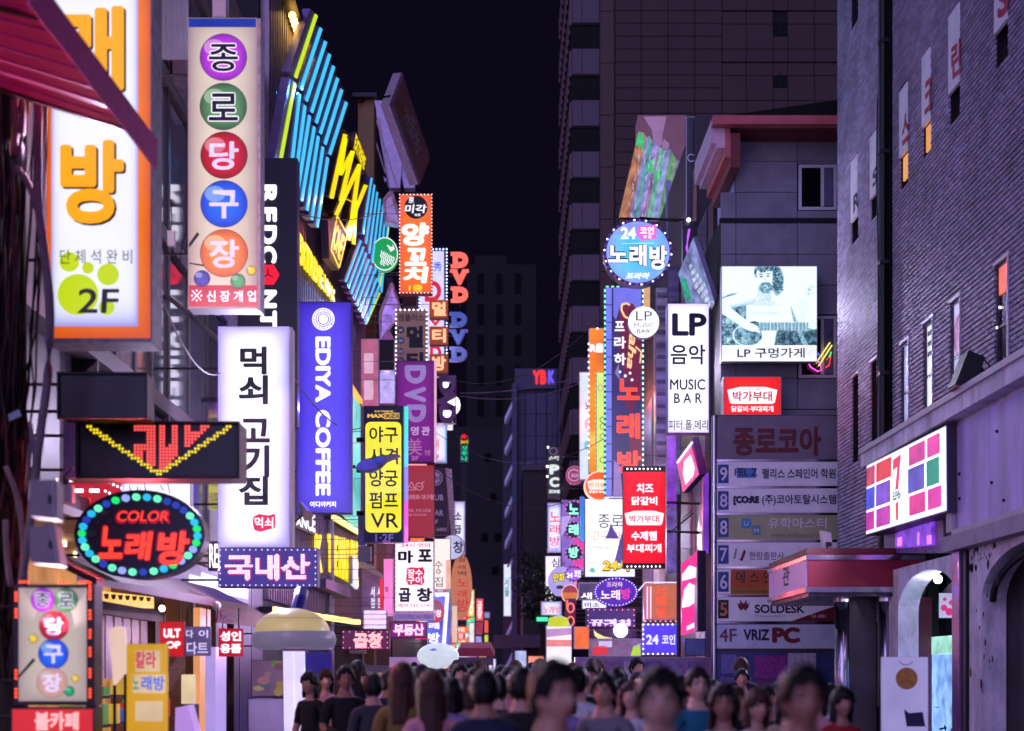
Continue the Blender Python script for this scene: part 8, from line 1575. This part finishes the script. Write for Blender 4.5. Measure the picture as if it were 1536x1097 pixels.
for k_, (b_, D, c_, lab) in enumerate((((1000, 270, 1006, 400), 44.0, (150, 140, 200), 'narrow violet ribbed column under the brown metal panel'), ((984, 432, 1001, 700), 43.0, (190, 186, 205), 'tall silver banded column between the karaoke sign and the music bar sign'), ((965, 430, 975, 470), 42.0, (235, 180, 130), 'warm lit strip right of the tall karaoke sign'), ((1003, 400, 1018, 452), 41.0, (120, 110, 150), 'grey violet ribbed panel behind the hologram sign'))):
    rt, pl = simple('column_panel', lab, b_, D, pbr('col_%d' % k_, c_, .3, .2, var=.5, vs=1.5, stretch=(.3, .3, 3)) if k_ != 2 else em('warm_strip', c_, .8, .15), None, None, border=0, body=pbr('slate_cladding', (70, 74, 100)))
    if k_ == 1:
        for j in range(14): piece('band', rt, pbr('band_shadowless_grey', (120, 116, 138), .3, .3), P(985, 0, 43).x, P(1000, 0, 43).x, 42.93, 42.99, P(0, 446+j*18.5, 43).z, P(0, 441+j*18.5, 43).z)
# small lamp on the bar + purple neon reflection built as a glowing tube
ar = thing('purple_neon_arc', 'thin purple neon reflection tube beside the hologram sign', 'neon sign', P(1030, 372, 34.3)); part('tube', MB().tube([P(x, y, 34.2) for x, y in ((1034, 344), (1032, 356), (1030, 372), (1033, 385), (1031, 400))], .03), em('neon_purple', (190, 90, 255), 1.2, 0), ar); part('lamp', MB().ball(P(1033, 330, 34.2), .05, 8, 6), bulb_w, ar); part('board', MB().prism([P(x, y, 34.3) for x, y in ((1024, 420), (1046, 420), (1046, 332), (1024, 332))], (0, .2, 0)), pbr('midnight_panel', (30, 28, 52)), ar); bracket(ar, P(1046, 0, 34.3).x, P(0, 410, 34.3).z, P(0, 340, 34.3).z, 34.4, XM)
# shopfront row at street level, right
rt, pl = simple('lilac_hoarding', 'long lilac hoarding with faint posters behind the heads on the right', (862, 986, 1066, 1200), 33, pbr('lilac_hoarding', (165, 125, 180), .5, var=.25), None, None, wall=99)
for j in range(6): part('poster', MB().prism([pl.hit(*p, .03) for p in ((872+j*32, 1030), (898+j*32, 1030), (898+j*32, 992), (872+j*32, 992))], (0, .028, 0)), pbr('hoard_poster_%d' % j, ((190, 150, 190), (150, 110, 150), (205, 180, 205), (120, 90, 160), (160, 130, 180), (140, 110, 170))[j], .5, var=.5, vs=9), rt)
rt, pl = simple('lit_board', 'blue black picture board low beside the magenta board', (1028, 958, 1058, 984), 33, em('bluepic', (60, 60, 130), .6, .5, 6), None, None, wall=99, body=black); part('post', MB().box(P(1040, 0, 33.1).x, P(1046, 0, 33.1).x, 33.05, 33.2, 0, P(0, 985, 33).z), black, rt)
rt, pl = lightbox('paper_poster', 'white paper poster with a golden round picture beside the chrome column', (1322, 986, 1392, 1200), 15.5, em('lavender_paper', (165, 155, 215), .75, .1), .03, lilac, 0, cat='poster', wall=99); part('picture', disc(MB(), pl, 1360, 1018, 16.5, 16.5), pbr('golden_dish', (200, 140, 60), .5, var=.3, vs=20), rt); flat(rt, pl, [((1356, 1064), (1364, 1070), (1384, 1068), (1388, 1090), (1360, 1090))], navy_ink); part('foot', MB().box(P(1322, 0, 15.5).x, P(1392, 0, 15.5).x, 15.4, 15.8, .125, .2), lilac, rt)
mb = MB(); ring(mb, pl, 1359, 992, 10, 6, 1, .02, 12, 0, 180); part('cord', mb, black, rt)
pt = thing('potted_plant', 'small leafy potted plant low in the lit arch', 'plant', (8.1-1.0, 21.2, .12)); rr = random.Random(3); part('pot', MB().tube([(7.25, 21.6, .12), (7.25, 21.6, .55)], [.18, .24], 12), pbr('pot_clay', (120, 80, 70)), pt); mb = MB()
for i in range(220):
    c = Vector((7.25+rr.gauss(0, .16), 21.6+rr.gauss(0, .25), .9+rr.gauss(0, .22))); a = Vector((rr.gauss(0, 1), rr.gauss(0, 1), rr.gauss(0, 1))).normalized()*.06; b = a.cross(Vector((rr.gauss(0, 1), rr.gauss(0, 1), 1))).normalized()*.025; mb.face([c-a, c+b, c+a, c-b])
part('foliage', mb, pbr('leaf_green_dark', (50, 110, 60), .5), pt)
mt = thing('outdoor_tree', 'dark leafy street tree beside the mauve far block', 'tree', (P(812, 0, 95).x, 95, 0)); tx = P(812, 0, 95).x; mb = MB().tube([(tx, 95, 0), (tx+.1, 95, 4), (tx-.2, 95, 7.5)], [.22, .17, .08], 8)
for i in range(7): a = i*2.4; mb.tube([(tx, 95, 4+i*.5), (tx+math.cos(a)*1.3, 95+math.sin(a)*1.2, 6+i*.55)], [.08, .02], 5)
part('trunk', mb, pbr('bark_dark', (50, 40, 40), .8), mt); mb = MB()
for i in range(1500):
    k_ = rr.randrange(9); cc_ = Vector((tx+1.0*math.cos(k_*2.3), 95+1.1*math.sin(k_*2.3), 5.2+k_*.55)); c = cc_+Vector((rr.gauss(0, .42), rr.gauss(0, .5), rr.gauss(0, .35))); a = Vector((rr.gauss(0, 1), rr.gauss(0, 1), rr.gauss(0, 1))).normalized()*.16; b = a.cross(Vector((rr.gauss(0, 1), rr.gauss(0, 1), 1))).normalized()*.09; mb.face([c-a, c+b, c+a, c-b])
part('crown', mb, pbr('leaf_night', (40, 62, 44), .6, var=.4), mt)
# overhead cables across the street
for k_, (a, b, s, lab) in enumerate(((P(690, 590, 60), P(905, 556, 60), .25, 'overhead cable crossing the street from the plum letters to the right façade'), (P(690, 594, 61), P(900, 562, 61), .5, 'lower of the overhead cables crossing the street'), (P(835, 560, 75), P(826, 690, 66), .1, 'pale cable hanging down above the internet room sign'), (P(842, 540, 75), P(832, 690, 66), .2, 'second pale cable hanging above the internet room sign'), (P(850, 560, 75), P(838, 690, 66), .15, 'third pale cable hanging nearest the tower above the internet room sign'))):
    o = link('overhead_cable', MB().tube([a.lerp(b, t/10)-Vector((0, 0, s*4*(t/10)*(1-t/10))) for t in range(11)], .025, 5).mesh('overhead_cable'), pbr('cable_pale', (120, 105, 130), .5)); o['label'] = lab; o['category'] = 'cable'
hm = {'black': pbr('hair_black', (16, 12, 16), .4, var=.3, vs=60, bump=.4, bs=160, spec=.35), 'brown': pbr('hair_brown', (74, 44, 36), .45, var=.3, vs=60, bump=.4, bs=160, spec=.35)}
skins = [pbr('skin_warm', (205, 150, 130), .5, var=.08, vs=20), pbr('skin_fair', (222, 172, 152), .5, var=.08, vs=20), pbr('skin_tan', (176, 122, 104), .5, var=.08, vs=20)]
em_ = MB()
for sd in (-1, 1): em_.ball(HC+Vector((sd*.032, -.077, .014)), .014, 10, 8, (1.05, .55, .6))
eye_me = em_.mesh('eyes'); eye_me.materials.append(pbr('eye_dark', (30, 20, 20), .15))
bm_ = MB()
for sd in (-1, 1): bm_.tube([HC+Vector((sd*.014, -.103, .034)), HC+Vector((sd*.034, -.098, .039)), HC+Vector((sd*.052, -.082, .032))], [.0035, .0045, .002], 5)
brow_me = bm_.mesh('eyebrows'); brow_me.materials.append(hm['black'])
mm_ = MB().tube([HC+Vector((x, -.099+abs(x)*.5, -.060-abs(x)*.05)) for x in (-.024, -.012, 0, .012, .024)], [.002, .005, .006, .005, .002], 6); mouth_me = mm_.mesh('mouth'); mouth_me.materials.append(pbr('lips', (160, 84, 84), .4))
cloth = {'black': (22, 20, 26), 'navy': (32, 34, 66), 'grey': (128, 124, 134), 'white': (215, 210, 220), 'teal': (24, 112, 140), 'pink': (224, 150, 160), 'mustard': (130, 104, 50), 'lavender': (150, 135, 200), 'red': (170, 30, 44), 'blue': (60, 80, 150), 'beige': (180, 155, 130), 'charcoal': (56, 54, 62)}
def cm_(n): return pbr('cloth_'+n, cloth[n], .8, var=.15, vs=12, bump=.2, bs=120)
shoe = pbr('shoes', (30, 26, 30), .5)
rp = random.Random(21); n_person = [0]
def person(x, D, top, shirt, hair='short', hc='black', face=0, body=0, label='', trousers='black', group=None, near=False):
    "top: photo row of the crown of the head"
    H = CH-(top-VY)/F*D; H = max(1.50, min(1.90, H)); s = H/1.775
    X = (x-VX)/F*D; r = thing('person', label, 'person', (X, D, .005), group); r.rotation_euler = (0, 0, R(face))
    def child(nm, me):
        o = bpy.data.objects.new(nm, me); COL.objects.link(o); o.parent = r; o.scale = (s, s, s); return o
    b = child('body', bodies[body]); sk = skins[n_person[0] % 3]; n_person[0] += 1
    for i, m_ in enumerate((sk, cm_(shirt), cm_(trousers), shoe)): b.material_slots[i].link = 'OBJECT'; b.material_slots[i].material = m_
    h = child('hair', hairs[hair]); 
    if not h.data.materials: h.data.materials.append(None)
    h.material_slots[0].link = 'OBJECT'; h.material_slots[0].material = hm[hc]
    if near:
        for nm, me in (('eyes', eye_me), ('eyebrows', brow_me), ('mouth', mouth_me)): child(nm, me)
    return r
# the people one can tell apart
person(828, 5.3, 997, 'charcoal', 'short', face=38, body=0, label='man in dark shirt close to the camera, head turned right and down', near=True)
person(990, 5.1, 1006, 'navy', 'short2', face=-6, body=0, label='dark haired man facing the camera in the middle of the foreground', near=True)
person(1202, 5.2, 1003, 'black', 'short', face=8, body=2, label='dark haired man in front of the directory board, nearest on the right', near=True)
person(907, 9.6, 1013, 'grey', 'short2', face=-20, body=0, label='man in grey T shirt walking towards the camera', near=True)
person(1045, 10.2, 1004, 'teal', 'short', face=12, body=3, label='person in teal top between two foreground heads', near=True)
person(1086, 8.6, 1030, 'white', 'long', face=-10, body=1, label='woman with long black hair and white top', near=True)
person(1134, 9.4, 1042, 'white', 'bob', 'brown', face=20, body=1, label='woman with brown bobbed hair right of the long haired woman', near=True)
person(1165, 13, 1028, 'lavender', 'bob', face=-20, body=1, label='person in lavender top behind the brown haired woman')
person(518, 14, 1001, 'black', 'short', face=14, body=2, label='man in black T shirt passing the snack pictures at the left')
person(466, 15, 1010, 'black', 'bob', face=-30, body=1, label='person in black standing by the glowing kiosk column')
person(488, 17, 1006, 'pink', 'bob', 'brown', face=20, body=1, label='person in pink top beyond the kiosk column')
person(603, 10.2, 998, 'mustard', 'long', 'brown', face=172, body=1, label='woman with long brown hair and mustard jacket seen from behind')
person(648, 9.0, 1010, 'pink', 'long', 'brown', face=190, body=1, label='woman with long brown hair and pale pink top seen from behind')
person(676, 11, 1020, 'lavender', 'bob', face=170, body=1, label='person with lavender top beside the pink topped woman')
person(727, 8.4, 1008, 'navy', 'short', face=182, body=2, label='broad shouldered man in navy seen from behind in the centre')
person(782, 9.2, 1004, 'black', 'short2', face=175, body=0, label='man in black seen from behind, right of the navy shirt')
person(690, 15, 998, 'black', 'short', face=10, body=0, label='person in black behind the pink topped woman')
person(632, 16, 1000, 'black', 'bob', face=170, body=1, label='dark haired person in black left of the round balloon lamp')
person(752, 15, 1000, 'red', 'short2', face=-10, body=3, label='person in red top near the centre of the street')
person(866, 12, 1004, 'white', 'short', face=175, body=0, label='person in white shirt behind the nearest man')
person(884, 15, 999, 'white', 'short2', face=10, body=0, label='man in white shirt standing before the lilac hoarding')
person(932, 12.5, 1022, 'beige', 'bob', face=-15, body=1, label='woman in beige behind the central foreground man')
person(955, 17, 1010, 'grey', 'short', face=15, body=0, label='person in grey before the hoarding, left of the blue 24 sign')
person(1010, 18, 1010, 'blue', 'short2', face=-12, body=0, label='person in blue shirt beneath the peach neon box sign')
person(1070, 16, 1022, 'charcoal', 'short', face=170, body=0, label='person in charcoal beside the directory post')
person(1225, 12, 1040, 'pink', 'bob', face=-20, body=1, label='woman in pink half hidden behind the nearest man on the right')
person(1262, 10.5, 1072, 'red', 'bob', face=15, body=1, label='short person in red at the chrome column')
for i, (x, D, top, s_, h, f_) in enumerate(((560, 12.5, 1012, 'charcoal', 'short', 190), (540, 17, 1004, 'white', 'bob', 20), (582, 15, 1008, 'navy', 'short2', 175), (616, 12.6, 1018, 'black', 'long', 185), (662, 13.5, 1006, 'black', 'short', -20), (700, 11.6, 1016, 'beige', 'bob', 175), (712, 13.4, 1004, 'black', 'short2', 190), (748, 11.4, 1014, 'charcoal', 'short', 170), (765, 13.2, 1002, 'pink', 'long', 15), (800, 12.6, 1006, 'black', 'short', 180), (845, 10.4, 1020, 'lavender', 'bob', 165), (870, 14.2, 1002, 'black', 'short2', -15), (925, 15.4, 1004, 'navy', 'short', 178), (948, 11.2, 1026, 'white', 'long', -25), (975, 14.4, 1012, 'black', 'bob', 15), (1022, 13.2, 1016, 'black', 'short', 182), (1060, 12.4, 1030, 'grey', 'short2', 170), (1105, 11.8, 1034, 'black', 'short', -15), (1150, 11.6, 1040, 'charcoal', 'short2', 10), (1180, 10.6, 1046, 'beige', 'long', 15), (1246, 13.8, 1036, 'white', 'bob', 185))):
    person(x, D, top, s_, h, 'brown' if i % 4 == 1 else 'black', f_, (0 if 'short' in h else 1), '%s haired walker in %s %s, %s of the blurred middle row' % ({'short': 'short', 'short2': 'cropped', 'long': 'long', 'bob': 'bob'}[h], s_, 'facing us' if abs(f_) < 60 else 'walking away', ('far left', 'left', 'centre left', 'centre', 'centre right', 'right', 'far right')[min(6, int((x-540)/102))]))
# the crowd further down the street
names = ['black', 'navy', 'white', 'grey', 'charcoal', 'lavender', 'beige', 'blue', 'pink', 'red']
used = {}
for i in range(74):
    D = 17+28*(i/74)**1.1; X = rp.uniform(-2.7, 3.3); x = VX+X*F/D; H = rp.uniform(1.56, 1.84)
    h = rp.choice(['short', 'short2', 'long', 'bob']); s_ = rp.choice(names[:8] if i % 3 else names); hc_ = rp.choice(['black', 'black', 'brown']); f_ = rp.choice([0, 180])
    lab = '%s %s haired person in %s, %s, %s%s' % ({'short': 'short', 'short2': 'cropped', 'long': 'long', 'bob': 'bobbed'}[h], hc_, s_, 'facing the camera' if f_ == 0 else 'seen from behind', 'left side' if X < -1.1 else 'right side' if X > 1.4 else 'middle', ', farther back' if D > 28 else '')
    used.setdefault(lab, []).append(person(x, D, VY-(H-CH)*F/D, s_, h, hc_, f_+rp.uniform(-35, 35), rp.choice([0, 2] if 'short' in h else [1, 3]), lab, rp.choice(['black', 'navy', 'charcoal']), 'distant crowd in the street'))
for lab, ps_ in used.items():
    if len(ps_) > 1:
        for k_, o in enumerate(ps_): o['label'] = lab+', '+('nearest' if k_ == 0 else 'farthest' if k_ == len(ps_)-1 else 'middle')
